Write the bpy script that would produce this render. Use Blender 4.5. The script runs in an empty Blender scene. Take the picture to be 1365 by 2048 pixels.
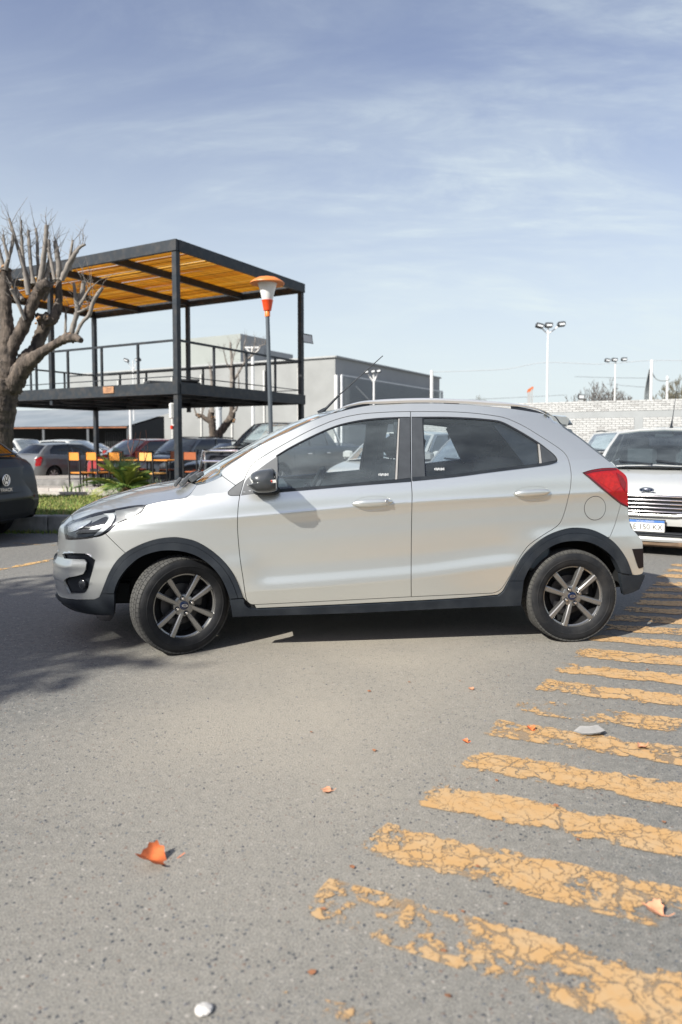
import bpy, math, random
import numpy as np
from mathutils import Vector, Matrix
from mathutils.geometry import delaunay_2d_cdt
random.seed(7)
SC = bpy.context.scene
COL = SC.collection

# ------------------------------------------------------------------ camera, sky, sun, exposure
CAM_H, FPX, PITCH, CX, CY = 1.271, 1430.0, math.radians(3.2), 682.5, 964.9
cam_d = bpy.data.cameras.new('camera')
cam = bpy.data.objects.new('camera', cam_d); COL.objects.link(cam)
cam.location = (0, 0, CAM_H); cam.rotation_euler = (math.pi / 2 - PITCH, 0, 0)
cam_d.sensor_fit = 'VERTICAL'; cam_d.sensor_height = 36; cam_d.sensor_width = 24
cam_d.lens = FPX / 2048 * 36; cam_d.shift_y = -(1024 - CY) / 2048
cam_d.clip_start = 0.05; cam_d.clip_end = 6000
cam_d.dof.use_dof = True; cam_d.dof.focus_distance = 4.45; cam_d.dof.aperture_fstop = 2.2
SC.camera = cam

SUN_EL, SUN_AZ = math.radians(36), math.radians(225)      # azimuth of the sun, clockwise from +Y
world = bpy.data.worlds.new('World'); SC.world = world; world.use_nodes = True
wn, wl = world.node_tree.nodes, world.node_tree.links
wn.clear()
def wnode(t, **k):
    n = wn.new(t)
    for a, b in k.items(): setattr(n, a, b)
    return n
w_out = wnode('ShaderNodeOutputWorld'); w_bg = wnode('ShaderNodeBackground')
sky = wnode('ShaderNodeTexSky', sky_type='NISHITA', sun_disc=False, sun_elevation=SUN_EL, sun_rotation=SUN_AZ,
            altitude=50, air_density=1.0, dust_density=1.6, ozone_density=2.6)
w_bg.inputs['Strength'].default_value = 0.085
tc = wnode('ShaderNodeTexCoord')
sep = wnode('ShaderNodeSeparateXYZ'); wl.new(tc.outputs['Generated'], sep.inputs[0])
def wmath(op, a, b=None, clamp=False):
    n = wnode('ShaderNodeMath', operation=op, use_clamp=clamp)
    for i, v in enumerate((a, b)):
        if v is None: continue
        if isinstance(v, (int, float)): n.inputs[i].default_value = v
        else: wl.new(v, n.inputs[i])
    return n.outputs[0]
# thin cirrus on a high plane: direction projected on to the plane z = 1
zc = wmath('MAXIMUM', sep.outputs['Z'], 0.03)
zz = wmath('ADD', zc, 0.30)
ux = wmath('DIVIDE', sep.outputs['X'], zz); uy = wmath('DIVIDE', sep.outputs['Y'], zz)
comb = wnode('ShaderNodeCombineXYZ'); wl.new(ux, comb.inputs[0]); wl.new(uy, comb.inputs[1])
def wnoise(scale, rot, sx, sy, detail, rough, lo, hi, off=(0, 0, 0), dist=0.0):
    mp = wnode('ShaderNodeMapping'); mp.inputs['Rotation'].default_value = (0, 0, math.radians(rot))
    mp.inputs['Scale'].default_value = (sx, sy, 1); mp.inputs['Location'].default_value = off
    wl.new(comb.outputs[0], mp.inputs[0])
    n = wnode('ShaderNodeTexNoise'); n.inputs['Scale'].default_value = scale
    n.inputs['Detail'].default_value = detail; n.inputs['Roughness'].default_value = rough
    n.inputs['Distortion'].default_value = dist
    wl.new(mp.outputs[0], n.inputs['Vector'])
    r = wnode('ShaderNodeMapRange', interpolation_type='SMOOTHSTEP'); r.inputs['From Min'].default_value = lo; r.inputs['From Max'].default_value = hi
    wl.new(n.outputs['Fac'], r.inputs['Value'])
    return r.outputs['Result']
c1 = wnoise(1.7, 52, 0.75, 1.9, 7, 0.62, 0.38, 0.66, (0.9, 0.35, 0), 0.6)
c2 = wnoise(5.2, 50, 0.7, 2.2, 6, 0.65, 0.38, 0.68, (3.1, 1.7, 0), 0.6)
c3 = wnoise(0.9, 10, 1.0, 1.5, 3, 0.5, 0.38, 0.62, (1.6, 0.2, 0), 0.2)
cl = wmath('MULTIPLY', c1, wmath('ADD', wmath('MULTIPLY', c2, 0.55), 0.45))
cl = wmath('MULTIPLY', cl, wmath('ADD', wmath('MULTIPLY', c3, 0.75), 0.25))
cl = wmath('MULTIPLY', cl, 0.85, True)
hz = wnode('ShaderNodeMapRange', interpolation_type='SMOOTHSTEP')
hz.inputs['From Min'].default_value = 0.56; hz.inputs['From Max'].default_value = -0.04
hz.inputs['To Min'].default_value = 0.0; hz.inputs['To Max'].default_value = 0.95
wl.new(sep.outputs['Z'], hz.inputs['Value'])
veil = wmath('SUBTRACT', 1.0, wmath('MULTIPLY', wmath('MULTIPLY', wmath('SUBTRACT', 1.0, cl), wmath('SUBTRACT', 1.0, hz.outputs['Result'])), 0.90))
mixs = wnode('ShaderNodeMixRGB'); wl.new(veil, mixs.inputs[0]); tint = wnode('ShaderNodeMixRGB', blend_type='MULTIPLY'); tint.inputs[0].default_value = 1; wl.new(sky.outputs[0], tint.inputs[1]); tint.inputs[2].default_value = (1.13, 0.95, 1.02, 1); wl.new(tint.outputs[0], mixs.inputs[1])
mixs.inputs[2].default_value = (5.35, 6.05, 6.2, 1)
wl.new(mixs.outputs[0], w_bg.inputs['Color']); wl.new(w_bg.outputs[0], w_out.inputs[0])

sun_d = bpy.data.lights.new('sun', 'SUN'); sun_d.energy = 4.5; sun_d.angle = math.radians(0.53); sun_d.color = (1.0, 0.965, 0.88)
sun = bpy.data.objects.new('sun', sun_d); COL.objects.link(sun)
sd = Vector((-math.sin(SUN_AZ) * math.cos(SUN_EL), -math.cos(SUN_AZ) * math.cos(SUN_EL), -math.sin(SUN_EL)))
sun.rotation_euler = sd.to_track_quat('-Z', 'Y').to_euler(); sun.location = (-20, -20, 30)
SC.view_settings.view_transform = 'Standard'; SC.view_settings.look = 'None'
SC.view_settings.exposure = 0.8; SC.view_settings.gamma = 1; SC.view_settings.use_curve_mapping = False
SC.render.engine = 'CYCLES'
SC.cycles.use_denoising = True
SC.cycles.max_bounces = 10; SC.cycles.transparent_max_bounces = 24; SC.cycles.caustics_reflective = False; SC.cycles.caustics_refractive = False

# ------------------------------------------------------------------ helpers: picking real-world points
_c, _s = math.cos(PITCH), math.sin(PITCH)
def ray(px, py):
    u = (px - CX) / FPX; w = (CY - py) / FPX
    return Vector((u, _c + w * _s, -_s + w * _c))
def at(px, py, D):                     # world point seen at that pixel, D metres in front of the camera
    d = ray(px, py); t = D / d.y
    return Vector((d.x * t, D, CAM_H + d.z * t))
def gr(px, py, z=0.0):                 # world point on the level z
    d = ray(px, py); t = (z - CAM_H) / d.z
    return Vector((d.x * t, d.y * t, z))
AV = Vector((0.5, 0.866, 0)); BV = Vector((-0.866, 0.5, 0))      # the two main directions of the place

# ------------------------------------------------------------------ helpers: materials
MATS = {}
def mat(name, col, rough=0.5, metal=0.0, var=0.12, scale=6.0, bump=0.0, bscale=60.0, coat=0.0, spec=None, dirt=None, stretch=None):
    if name in MATS: return MATS[name]
    m = bpy.data.materials.new(name); m.use_nodes = True; MATS[name] = m
    n, l = m.node_tree.nodes, m.node_tree.links
    b = n['Principled BSDF']; b.inputs['Roughness'].default_value = rough; b.inputs['Metallic'].default_value = metal
    b.inputs['Coat Weight'].default_value = coat; b.inputs['Coat Roughness'].default_value = 0.04
    if spec is not None: b.inputs['Specular IOR Level'].default_value = spec
    t = n.new('ShaderNodeTexCoord'); src = t.outputs['Object']
    if stretch:
        mp = n.new('ShaderNodeMapping'); mp.inputs['Scale'].default_value = stretch; l.new(src, mp.inputs[0]); src = mp.outputs[0]
    no = n.new('ShaderNodeTexNoise'); no.inputs['Scale'].default_value = scale; no.inputs['Detail'].default_value = 6; no.inputs['Roughness'].default_value = 0.6
    l.new(src, no.inputs['Vector'])
    r = n.new('ShaderNodeMapRange'); r.inputs['From Min'].default_value = 0.3; r.inputs['From Max'].default_value = 0.7
    r.inputs['To Min'].default_value = 1 - var; r.inputs['To Max'].default_value = 1 + var; l.new(no.outputs['Fac'], r.inputs['Value'])
    mx = n.new('ShaderNodeMixRGB'); mx.blend_type = 'MULTIPLY'; mx.inputs[0].default_value = 1; mx.inputs[1].default_value = (*col, 1)
    l.new(r.outputs['Result'], mx.inputs[2]); out = mx.outputs[0]
    if dirt:
        no2 = n.new('ShaderNodeTexNoise'); no2.inputs['Scale'].default_value = dirt[2]; no2.inputs['Detail'].default_value = 8
        l.new(src, no2.inputs['Vector'])
        r2 = n.new('ShaderNodeMapRange'); r2.inputs['From Min'].default_value = 0.45; r2.inputs['From Max'].default_value = 0.72
        r2.inputs['To Max'].default_value = dirt[1]; l.new(no2.outputs['Fac'], r2.inputs['Value'])
        m2 = n.new('ShaderNodeMixRGB'); l.new(r2.outputs['Result'], m2.inputs[0]); l.new(out, m2.inputs[1]); m2.inputs[2].default_value = (*dirt[0], 1); out = m2.outputs[0]
    l.new(out, b.inputs['Base Color'])
    if bump:
        nb = n.new('ShaderNodeTexNoise'); nb.inputs['Scale'].default_value = bscale; nb.inputs['Detail'].default_value = 5; l.new(src, nb.inputs['Vector'])
        bp = n.new('ShaderNodeBump'); bp.inputs['Strength'].default_value = bump; bp.inputs['Distance'].default_value = 0.02
        l.new(nb.outputs['Fac'], bp.inputs['Height']); l.new(bp.outputs[0], b.inputs['Normal'])
    return m
def glass(name, tintc=(0.8, 0.86, 0.88), ior=1.5, boost=1.0, dust=0.0):
    if name in MATS: return MATS[name]
    m = bpy.data.materials.new(name); m.use_nodes = True; MATS[name] = m
    n, l = m.node_tree.nodes, m.node_tree.links; n.clear()
    o = n.new('ShaderNodeOutputMaterial'); mx = n.new('ShaderNodeMixShader'); f = n.new('ShaderNodeFresnel'); f.inputs[0].default_value = ior
    g = n.new('ShaderNodeBsdfGlossy'); g.inputs['Roughness'].default_value = 0.0; g.inputs['Color'].default_value = (1, 1, 1, 1)
    t = n.new('ShaderNodeBsdfTransparent'); t.inputs[0].default_value = (*tintc, 1)
    no = n.new('ShaderNodeTexNoise'); no.inputs['Scale'].default_value = 2.5
    ma = n.new('ShaderNodeMath'); ma.operation = 'MULTIPLY'; ma.inputs[1].default_value = boost; ma.use_clamp = True
    l.new(f.outputs[0], ma.inputs[0]); l.new(ma.outputs[0], mx.inputs[0]); l.new(t.outputs[0], mx.inputs[1]); l.new(g.outputs[0], mx.inputs[2]); l.new(mx.outputs[0], o.inputs[0])
    if dust:                                            # pale film: road dust, with sky reflection put into its colour
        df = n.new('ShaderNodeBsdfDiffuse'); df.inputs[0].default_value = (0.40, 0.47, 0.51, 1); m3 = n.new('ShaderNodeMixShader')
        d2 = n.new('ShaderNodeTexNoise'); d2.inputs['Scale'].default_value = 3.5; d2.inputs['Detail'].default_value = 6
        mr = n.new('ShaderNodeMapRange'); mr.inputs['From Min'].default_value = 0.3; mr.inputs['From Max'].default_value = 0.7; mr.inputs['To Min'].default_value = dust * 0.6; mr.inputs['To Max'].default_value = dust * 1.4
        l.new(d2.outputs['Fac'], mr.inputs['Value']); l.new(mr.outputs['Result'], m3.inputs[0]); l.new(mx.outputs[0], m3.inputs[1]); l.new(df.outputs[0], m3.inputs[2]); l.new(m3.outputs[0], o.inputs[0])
    bp = n.new('ShaderNodeBump'); bp.inputs['Strength'].default_value = 0.012; l.new(no.outputs['Fac'], bp.inputs['Height']); l.new(bp.outputs[0], g.inputs['Normal'])
    return m

SILVER = mat('silver_paint', (0.69, 0.705, 0.68), 0.31, 0.8, 0.012, 3, coat=1.0)
BLACKP = mat('black_trim_plastic', (0.012, 0.016, 0.022), 0.55, 0, 0.14, 9, bump=0.05, bscale=300, spec=.28, dirt=((0.07, 0.078, 0.085), 0.25, 7))
GLOSSB = mat('gloss_black', (0.02, 0.022, 0.026), 0.18, 0, 0.05)
GREYP = mat('grey_mirror_plastic', (0.055, 0.06, 0.065), 0.28, 0.2, 0.05, coat=0.3)
CHROME = mat('chrome', (0.82, 0.82, 0.83), 0.12, 1.0, 0.02)
PEWTER = mat('pewter_alloy', (0.27, 0.268, 0.262), 0.27, 0.8, 0.05, 20, coat=0.25)
BARREL = mat('wheel_barrel', (0.045, 0.045, 0.047), 0.4, 0.6, 0.1)
TYRE = mat('tyre_rubber', (0.008, 0.009, 0.011), 0.7, 0, 0.25, 14, bump=0.15, bscale=120, spec=.3, dirt=((0.07, 0.066, 0.06), 0.28, 9))
TREAD = mat('tyre_tread_dust', (0.055, 0.054, 0.05), 0.85, 0, 0.3, 25, bump=0.2, bscale=90, dirt=((0.04, 0.04, 0.04), 0.6, 14))
DARK = mat('dark_void', (0.008, 0.009, 0.010), 0.8, 0, 0.1)
RED = mat('red_lamp', (0.30, 0.004, 0.007), 0.2, 0, 0.15, 30, coat=0.35)
INTER = mat('interior_cloth', (0.035, 0.042, 0.048), 0.85, 0, 0.12)
INTERL = mat('interior_grey', (0.10, 0.125, 0.14), 0.8, 0, 0.08)
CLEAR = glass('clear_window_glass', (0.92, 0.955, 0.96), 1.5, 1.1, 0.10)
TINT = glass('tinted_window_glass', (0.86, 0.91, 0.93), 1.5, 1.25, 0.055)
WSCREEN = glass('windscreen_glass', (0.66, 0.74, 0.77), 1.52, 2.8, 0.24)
FSCREEN = glass('front_screen_glass', (0.74, 0.82, 0.84), 1.5, 1.0, 0.09)
BLUE = mat('badge_blue', (0.003, 0.012, 0.045), 0.25, 0.2, 0.05, coat=0.6)
WHITE = mat('white_paint', (0.41, 0.42, 0.413), 0.3, 0, 0.02, 3, coat=0.7)

# ------------------------------------------------------------------ helpers: objects
def tag(o, label=None, cat=None, group=None, kind=None):
    if label: o['label'] = label
    if cat: o['category'] = cat
    if group: o['group'] = group
    if kind: o['kind'] = kind
    return o
def empty(name, loc=(0, 0, 0), rz=0.0, label=None, cat=None, group=None):
    o = bpy.data.objects.new(name, None); COL.objects.link(o); o.empty_display_size = 0.1
    o.location = loc; o.rotation_euler = (0, 0, rz)
    return tag(o, label, cat, group)
def mk(name, v, f, m, parent=None, angle=35, normals=None, smooth=True):
    me = bpy.data.meshes.new(name)
    me.from_pydata([tuple(p) for p in v], [], [tuple(int(i) for i in q) for q in f])
    me.materials.append(m) if not isinstance(m, (list, tuple)) else [me.materials.append(q) for q in m]
    if smooth:
        me.shade_smooth()
        if normals is not None: me.normals_split_custom_set_from_vertices([tuple(q) for q in normals])
        elif angle is not None: me.set_sharp_from_angle(angle=math.radians(angle))
    me.update()
    o = bpy.data.objects.new(name, me); COL.objects.link(o)
    if parent is not None: o.parent = parent
    return o
class MB:                                  # collects shapes for ONE mesh
    def __init__(s): s.v = []; s.f = []
    def add(s, v, f):
        k = len(s.v); s.v += [Vector(p) for p in v]; s.f += [tuple(i + k for i in q) for q in f]; return s
    def box(s, c, d, rz=0.0, M=None, bev=0.0):
        x, y, z = d[0] / 2, d[1] / 2, d[2] / 2
        if bev <= 0:
            v = [Vector((a * x, b * y, e * z)) for e in (-1, 1) for a, b in ((-1, -1), (1, -1), (1, 1), (-1, 1))]
            f = [(3, 2, 1, 0), (4, 5, 6, 7), (0, 1, 5, 4), (1, 2, 6, 5), (2, 3, 7, 6), (3, 0, 4, 7)]
        else:
            b_ = min(bev, x * .9, y * .9, z * .9); v = []; f = []
            rings = [(-z, b_), (-z + b_, 0), (z - b_, 0), (z, b_)]
            for (h, i) in rings:
                X, Y = x - i, y - i; c_ = b_
                for (a, b) in ((-1, -1), (1, -1), (1, 1), (-1, 1)):
                    p = [(a * X, b * (Y - c_)), (a * (X - c_), b * Y)]
                    if a * b > 0: p = p[::1]
                    else: p = p[::-1]
                    if (a, b) in ((-1, -1), (1, 1)): v += [Vector((q[0], q[1], h)) for q in p]
                    else: v += [Vector((q[0], q[1], h)) for q in p]
            for r in range(3):
                for k in range(8): f.append((r * 8 + k, r * 8 + (k + 1) % 8, r * 8 + 8 + (k + 1) % 8, r * 8 + 8 + k))
            f.append(tuple(range(7, -1, -1))); f.append(tuple(range(24, 32)))
        R = Matrix.Rotation(rz, 4, 'Z') if M is None else M
        return s.add([R @ p + Vector(c) for p in v], f)
    def tube(s, pts, r, n=8, caps=True):
        pts = [Vector(p) for p in pts]; m = len(pts)
        rr = [r] * m if isinstance(r, (int, float)) else list(r)
        v = []; f = []; up = None
        for i, p in enumerate(pts):
            t = (pts[min(i + 1, m - 1)] - pts[max(i - 1, 0)])
            t = t.normalized() if t.length > 1e-9 else Vector((0, 0, 1))
            if up is None:
                up = Vector((0, 0, 1)) if abs(t.z) < 0.9 else Vector((1, 0, 0))
            a = t.cross(up); a = a.normalized() if a.length > 1e-6 else t.orthogonal().normalized(); b = a.cross(t).normalized(); up = b
            for k in range(n):
                q = 2 * math.pi * k / n; v.append(p + (a * math.cos(q) + b * math.sin(q)) * rr[i])
        for i in range(m - 1):
            for k in range(n): f.append((i * n + k, i * n + (k + 1) % n, (i + 1) * n + (k + 1) % n, (i + 1) * n + k))
        if caps: f.append(tuple(range(n - 1, -1, -1))); f.append(tuple((m - 1) * n + k for k in range(n)))
        return s.add(v, f)
    def bar(s, a, b, w, h=None, up=(0, 0, 1)):            # square section bar
        a, b = Vector(a), Vector(b); h = h or w; t = (b - a).normalized(); u = Vector(up)
        if abs(t.dot(u)) > 0.98: u = Vector((1, 0, 0)) if abs(t.x) < 0.9 else Vector((0, 1, 0))
        x = t.cross(u).normalized(); y = x.cross(t).normalized()
        v = [p + x * i * w / 2 + y * j * h / 2 for p in (a, b) for i, j in ((-1, -1), (1, -1), (1, 1), (-1, 1))]
        return s.add(v, [(3, 2, 1, 0), (4, 5, 6, 7), (0, 1, 5, 4), (1, 2, 6, 5), (2, 3, 7, 6), (3, 0, 4, 7)])
    def bar_axes(s, a, b, ax, w, h):                        # bar whose section follows the horizontal axis ax
        a, b = Vector(a), Vector(b); x = Vector(ax).normalized() * w / 2; t = (b - a).normalized(); y = x.cross(t).normalized() * h / 2
        v = [p + x * i + y * j for p in (a, b) for i, j in ((-1, -1), (1, -1), (1, 1), (-1, 1))]
        return s.add(v, [(3, 2, 1, 0), (4, 5, 6, 7), (0, 1, 5, 4), (1, 2, 6, 5), (2, 3, 7, 6), (3, 0, 4, 7)])
    def lathe(s, prof, n=32, axis='y', ang=None):           # prof: (radius, along axis)
        v = []; f = []; m = len(prof)
        for k in range(n):
            q = 2 * math.pi * k / n
            for (r, h) in prof:
                a, b = r * math.cos(q), r * math.sin(q)
                v.append((a, h, b) if axis == 'y' else ((a, b, h) if axis == 'z' else (h, a, b)))
        for k in range(n):
            for i in range(m - 1): f.append((k * m + i, k * m + i + 1, ((k + 1) % n) * m + i + 1, ((k + 1) % n) * m + i))
        return s.add(v, f)
    def prism(s, poly, y0, y1):                             # polygon (x, z) extruded along y
        n = len(poly); v = [(p[0], y0, p[1]) for p in poly] + [(p[0], y1, p[1]) for p in poly]
        return s.add(v, [tuple(range(n)), tuple(range(2 * n - 1, n - 1, -1))] + [(i, i + n, (i + 1) % n + n, (i + 1) % n) for i in range(n)])
    def build(s, name, m, parent=None, angle=35, smooth=True, fix=True):
        o = mk(name, s.v, s.f, m, parent, None, smooth=False)
        me = o.data
        if fix:
            import bmesh
            bm = bmesh.new(); bm.from_mesh(me); bmesh.ops.recalc_face_normals(bm, faces=bm.faces[:]); bm.to_mesh(me); bm.free()
        if smooth: me.shade_smooth(); me.set_sharp_from_angle(angle=math.radians(angle))
        return o
def place(o, loc=(0, 0, 0), rot=(0, 0, 0)):
    o.location = loc; o.rotation_euler = rot; return o
def copy_tree(o, parent=None):
    c = o.copy(); COL.objects.link(c)
    if parent is not None: c.parent = parent
    for ch in [q for q in COL.objects if q.parent == o]: copy_tree(ch, c)
    return c
def text_mesh(name, body, size, m, parent, M, depth=0.002, align='CENTER', sx=1.0):
    cu = bpy.data.curves.new(name, 'FONT'); cu.body = body; cu.size = size; cu.extrude = depth; cu.align_x = align; cu.align_y = 'CENTER'; cu.resolution_u = 3
    t = bpy.data.objects.new(name, cu); COL.objects.link(t)
    me = bpy.data.meshes.new_from_object(t.evaluated_get(bpy.context.evaluated_depsgraph_get()))
    bpy.data.objects.remove(t); bpy.data.curves.remove(cu)
    me.name = name; me.materials.clear(); me.materials.append(m)
    me.transform(M @ Matrix.Diagonal((sx, 1, 1, 1)))
    o = bpy.data.objects.new(name, me); COL.objects.link(o); o.parent = parent
    return o

def crom(pts, step=None, n=6, closed=False):               # Catmull-Rom through pts
    P = [np.array(p, float) for p in pts]; out = []
    m = len(P)
    for i in range(m if closed else m - 1):
        a, b, c, d = (P[(i - 1) % m], P[i], P[(i + 1) % m], P[(i + 2) % m]) if closed else (P[max(i - 1, 0)], P[i], P[i + 1], P[min(i + 2, m - 1)])
        k = n if step is None else max(1, int(math.ceil(np.linalg.norm(c - b) / step)))
        for j in range(k):
            t = j / k
            out.append(0.5 * ((2 * b) + (c - a) * t + (2 * a - 5 * b + 4 * c - d) * t * t + (3 * b - a - 3 * c + d) * t ** 3))
    if not closed: out.append(P[-1])
    return out
def inpoly(px, py, poly):
    poly = np.asarray(poly); x, y = poly[:, 0], poly[:, 1]; x2, y2 = np.roll(x, -1), np.roll(y, -1)
    ins = np.zeros(len(px), bool)
    for i in range(len(poly)):
        c = ((y[i] > py) != (y2[i] > py))
        with np.errstate(divide='ignore', invalid='ignore'):
            ins ^= c & (px < (x2[i] - x[i]) * (py - y[i]) / (y2[i] - y[i] + 1e-30) + x[i])
    return ins
def shrink(poly, d):                                        # move an outline inwards
    P = np.asarray(poly, float); n = len(P)
    area = 0.5 * np.sum(P[:, 0] * np.roll(P[:, 1], -1) - np.roll(P[:, 0], -1) * P[:, 1])
    if area < 0: P = P[::-1]
    a = P - np.roll(P, 1, 0); b = np.roll(P, -1, 0) - P
    na = np.stack([-a[:, 1], a[:, 0]], 1); nb = np.stack([-b[:, 1], b[:, 0]], 1)
    na /= np.linalg.norm(na, axis=1)[:, None] + 1e-12; nb /= np.linalg.norm(nb, axis=1)[:, None] + 1e-12
    q = na + nb; q /= np.linalg.norm(q, axis=1)[:, None] + 1e-9
    k = np.clip(np.sum(q * na, 1), 0.5, 1)
    return P + q * (d / k)[:, None]
def dedupe(poly, eps=1e-4):
    out = []
    for p in poly:
        if not out or np.hypot(p[0] - out[-1][0], p[1] - out[-1][1]) > eps: out.append(np.array(p, float))
    if np.hypot(*(out[0] - out[-1])) < eps: out.pop()
    return out
def panel(name, outline, mp, m, parent, h=(0.04, 0.015), holes=(), gap=0.0, skirt=0.012, out=(0, -1, 0), both=False, wrap=True, eps=1e-3):
    """A skin cut to an outline in (u, v) and laid on the surface mp(u, v); returns the object(s)."""
    outline = dedupe(outline); 
    if gap: outline = shrink(outline, gap)
    holes = [dedupe(q) for q in holes]
    V = []; E = []
    for loop in [outline] + list(holes):
        k = len(V); n = len(loop); V += [Vector((p[0], p[1])) for p in loop]; E += [(k + i, k + (i + 1) % n) for i in range(n)]
    O = np.array([tuple(v) for v in V]); lo = O.min(0); hi = O.max(0)
    gu, gv = np.meshgrid(np.arange(lo[0] + h[0] / 2, hi[0], h[0]), np.arange(math.ceil(lo[1] / h[1]) * h[1], hi[1], h[1])); gu, gv = gu.ravel(), gv.ravel()
    if len(gu):
        ok = inpoly(gu, gv, outline)
        for q in holes: ok &= ~inpoly(gu, gv, q)
        gu, gv = gu[ok], gv[ok]
        if len(gu):
            d = np.min(np.hypot((gu[:, None] - O[None, :, 0]) / h[0], (gv[:, None] - O[None, :, 1]) / h[1]), axis=1)
            gu, gv = gu[d > 0.35], gv[d > 0.35]
        V += [Vector((a, b)) for a, b in zip(gu, gv)]
    r = delaunay_2d_cdt(V, E, [], 0, 1e-6)
    W = np.array([tuple(p) for p in r[0]]); F = np.array([t for t in r[2] if len(t) == 3])
    c = W[F].mean(1); ok = inpoly(c[:, 0], c[:, 1], outline)
    for q in holes: ok &= ~inpoly(c[:, 0], c[:, 1], q)
    F = F[ok]
    X = mp(W[:, 0], W[:, 1])
    Nn = np.cross(mp(W[:, 0] + eps, W[:, 1]) - mp(W[:, 0] - eps, W[:, 1]), mp(W[:, 0], W[:, 1] + eps) - mp(W[:, 0], W[:, 1] - eps))
    Nn /= np.linalg.norm(Nn, axis=1)[:, None] + 1e-12
    sg = np.sign(np.sum(Nn * np.array(out), 1)); sg[sg == 0] = 1; Nn *= sg[:, None]
    fn = np.cross(X[F[:, 1]] - X[F[:, 0]], X[F[:, 2]] - X[F[:, 0]])
    flip = np.sum(fn * Nn[F].mean(1), 1) < 0; F[flip] = F[flip][:, ::-1]
    verts = X; faces = [tuple(t) for t in F]; norms = Nn
    if skirt:
        cnt = {}
        for t in F:
            for i in range(3): 
                e = (t[i], t[(i + 1) % 3]); cnt[e] = 1
        be = [e for e in cnt if (e[1], e[0]) not in cnt]
        idx = {}; v2 = []; n2 = []
        for a, b in be:
            ed = X[b] - X[a]; sn = np.cross(ed, (Nn[a] + Nn[b])); sn /= np.linalg.norm(sn) + 1e-12
            k = len(verts) + len(v2)
            v2 += [X[a], X[b], X[b] - Nn[b] * skirt, X[a] - Nn[a] * skirt]; n2 += [sn] * 4
            faces.append((k + 3, k + 2, k + 1, k))
        if v2: verts = np.vstack([verts, v2]); norms = np.vstack([norms, n2])
    o = mk(name, verts, faces, m, parent, normals=norms)
    if both:
        v3 = verts * np.array([1, -1, 1]); n3 = norms * np.array([1, -1, 1])
        return o, mk(name, v3, [f[::-1] for f in faces], m, parent, normals=n3)
    return o
class PC:                                                   # smooth monotone interpolation
    def __init__(s, pts):
        s.x = np.array([p[0] for p in pts], float); s.y = np.array([p[1] for p in pts], float)
        h = np.diff(s.x); d = np.diff(s.y) / h; m = np.zeros(len(s.x))
        m[0], m[-1] = d[0], d[-1]
        for i in range(1, len(d)):
            if d[i - 1] * d[i] > 0:
                w1, w2 = 2 * h[i] + h[i - 1], h[i] + 2 * h[i - 1]; m[i] = (w1 + w2) / (w1 / d[i - 1] + w2 / d[i])
        s.m = m
    def __call__(s, x):
        x = np.clip(np.asarray(x, float), s.x[0], s.x[-1]); i = np.clip(np.searchsorted(s.x, x) - 1, 0, len(s.x) - 2)
        h = s.x[i + 1] - s.x[i]; t = (x - s.x[i]) / h
        return s.y[i] * (1 + 2 * t) * (1 - t) ** 2 + s.m[i] * h * t * (1 - t) ** 2 + s.y[i + 1] * t * t * (3 - 2 * t) + s.m[i + 1] * h * t * t * (t - 1)
def smooth01(x): x = np.clip(x, 0, 1); return x * x * (3 - 2 * x)
# ================================================================== the silver hatchback
CAR_X, CAR_Y, CAR_YAW, RT = -1.092, 5.023, 0.11477, 0.2934
car = empty('hatchback_car', (CAR_X, CAR_Y, 0), CAR_YAW, 'silver five-door hatchback with black wheel arch cladding and roof rails parked side-on in front', 'car')
_cc, _ss = math.cos(CAR_YAW), math.sin(CAR_YAW)
CO = np.array([-CAR_X * _cc - CAR_Y * _ss, CAR_X * _ss - CAR_Y * _cc, CAM_H])
def cray(px, py):
    d = ray(px, py); return np.array([d.x * _cc + d.y * _ss, -d.x * _ss + d.y * _cc, d.z])
ZL = PC([(-1, .34), (.42, .377), (1.435, .429), (2.1, .50), (3.2, .54)])
ZU = PC([(-1, .74), (0, .80), (.40, .825), (1.44, .905), (2.5, .95), (3.2, .97)])
ZB = PC([(-.75, .76), (-.4, .84), (0, .93), (.5, .985), (1.44, 1.046), (2.3, 1.14), (3.1, 1.20)])
PROF = PC([(-1, .10), (0, .045), (.5, .022), (.93, .0065), (1.0, .004), (1.05, .006), (1.2, .0175), (1.32, .0215), (1.46, .0185), (1.62, .0165), (1.74, .0185), (1.84, .0185), (1.93, .0145), (2.0, .009), (2.08, .0125), (2.5, .022), (3, .045)])
PLAIN = PC([(-1, .12), (0, .05), (.5, .022), (1, .010), (1.5, .002), (2, .005), (2.5, .02), (3, .048)])
def back(px, py, y):
    d = cray(px, py); t = (y - CO[1]) / d[1]; return CO + d * t
def outline_x(pts, y, d=0.0):
    q = sorted([(float(p[2]), float(p[0]) + d) for p in [back(a, b, y) for a, b in pts]]); out = []
    for z, x in q:
        if not out or z > out[-1][0] + .004: out.append((z, x))
    return PC(out)
NOSE = outline_x([(143, 1030), (131, 1043), (121, 1053), (117.5, 1066), (116.5, 1085), (115.2, 1108), (111, 1118), (107.5, 1126), (107, 1150), (110, 1167), (114, 1183), (113, 1194), (130, 1212), (184, 1229)], -.53)
TAIL = outline_x([(1112, 833), (1140, 852), (1166, 872), (1184, 887), (1208, 907), (1242, 938), (1256.5, 964), (1257.5, 1014), (1262, 1050), (1271, 1062), (1287, 1085), (1288.5, 1145), (1288, 1156), (1278, 1180)], -.48)
SLOPE = PC([(-1, 1.2), (.15, .95), (.55, .42), (.9, .30), (2.0, .30), (2.6, .42), (3.2, .55)])
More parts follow.
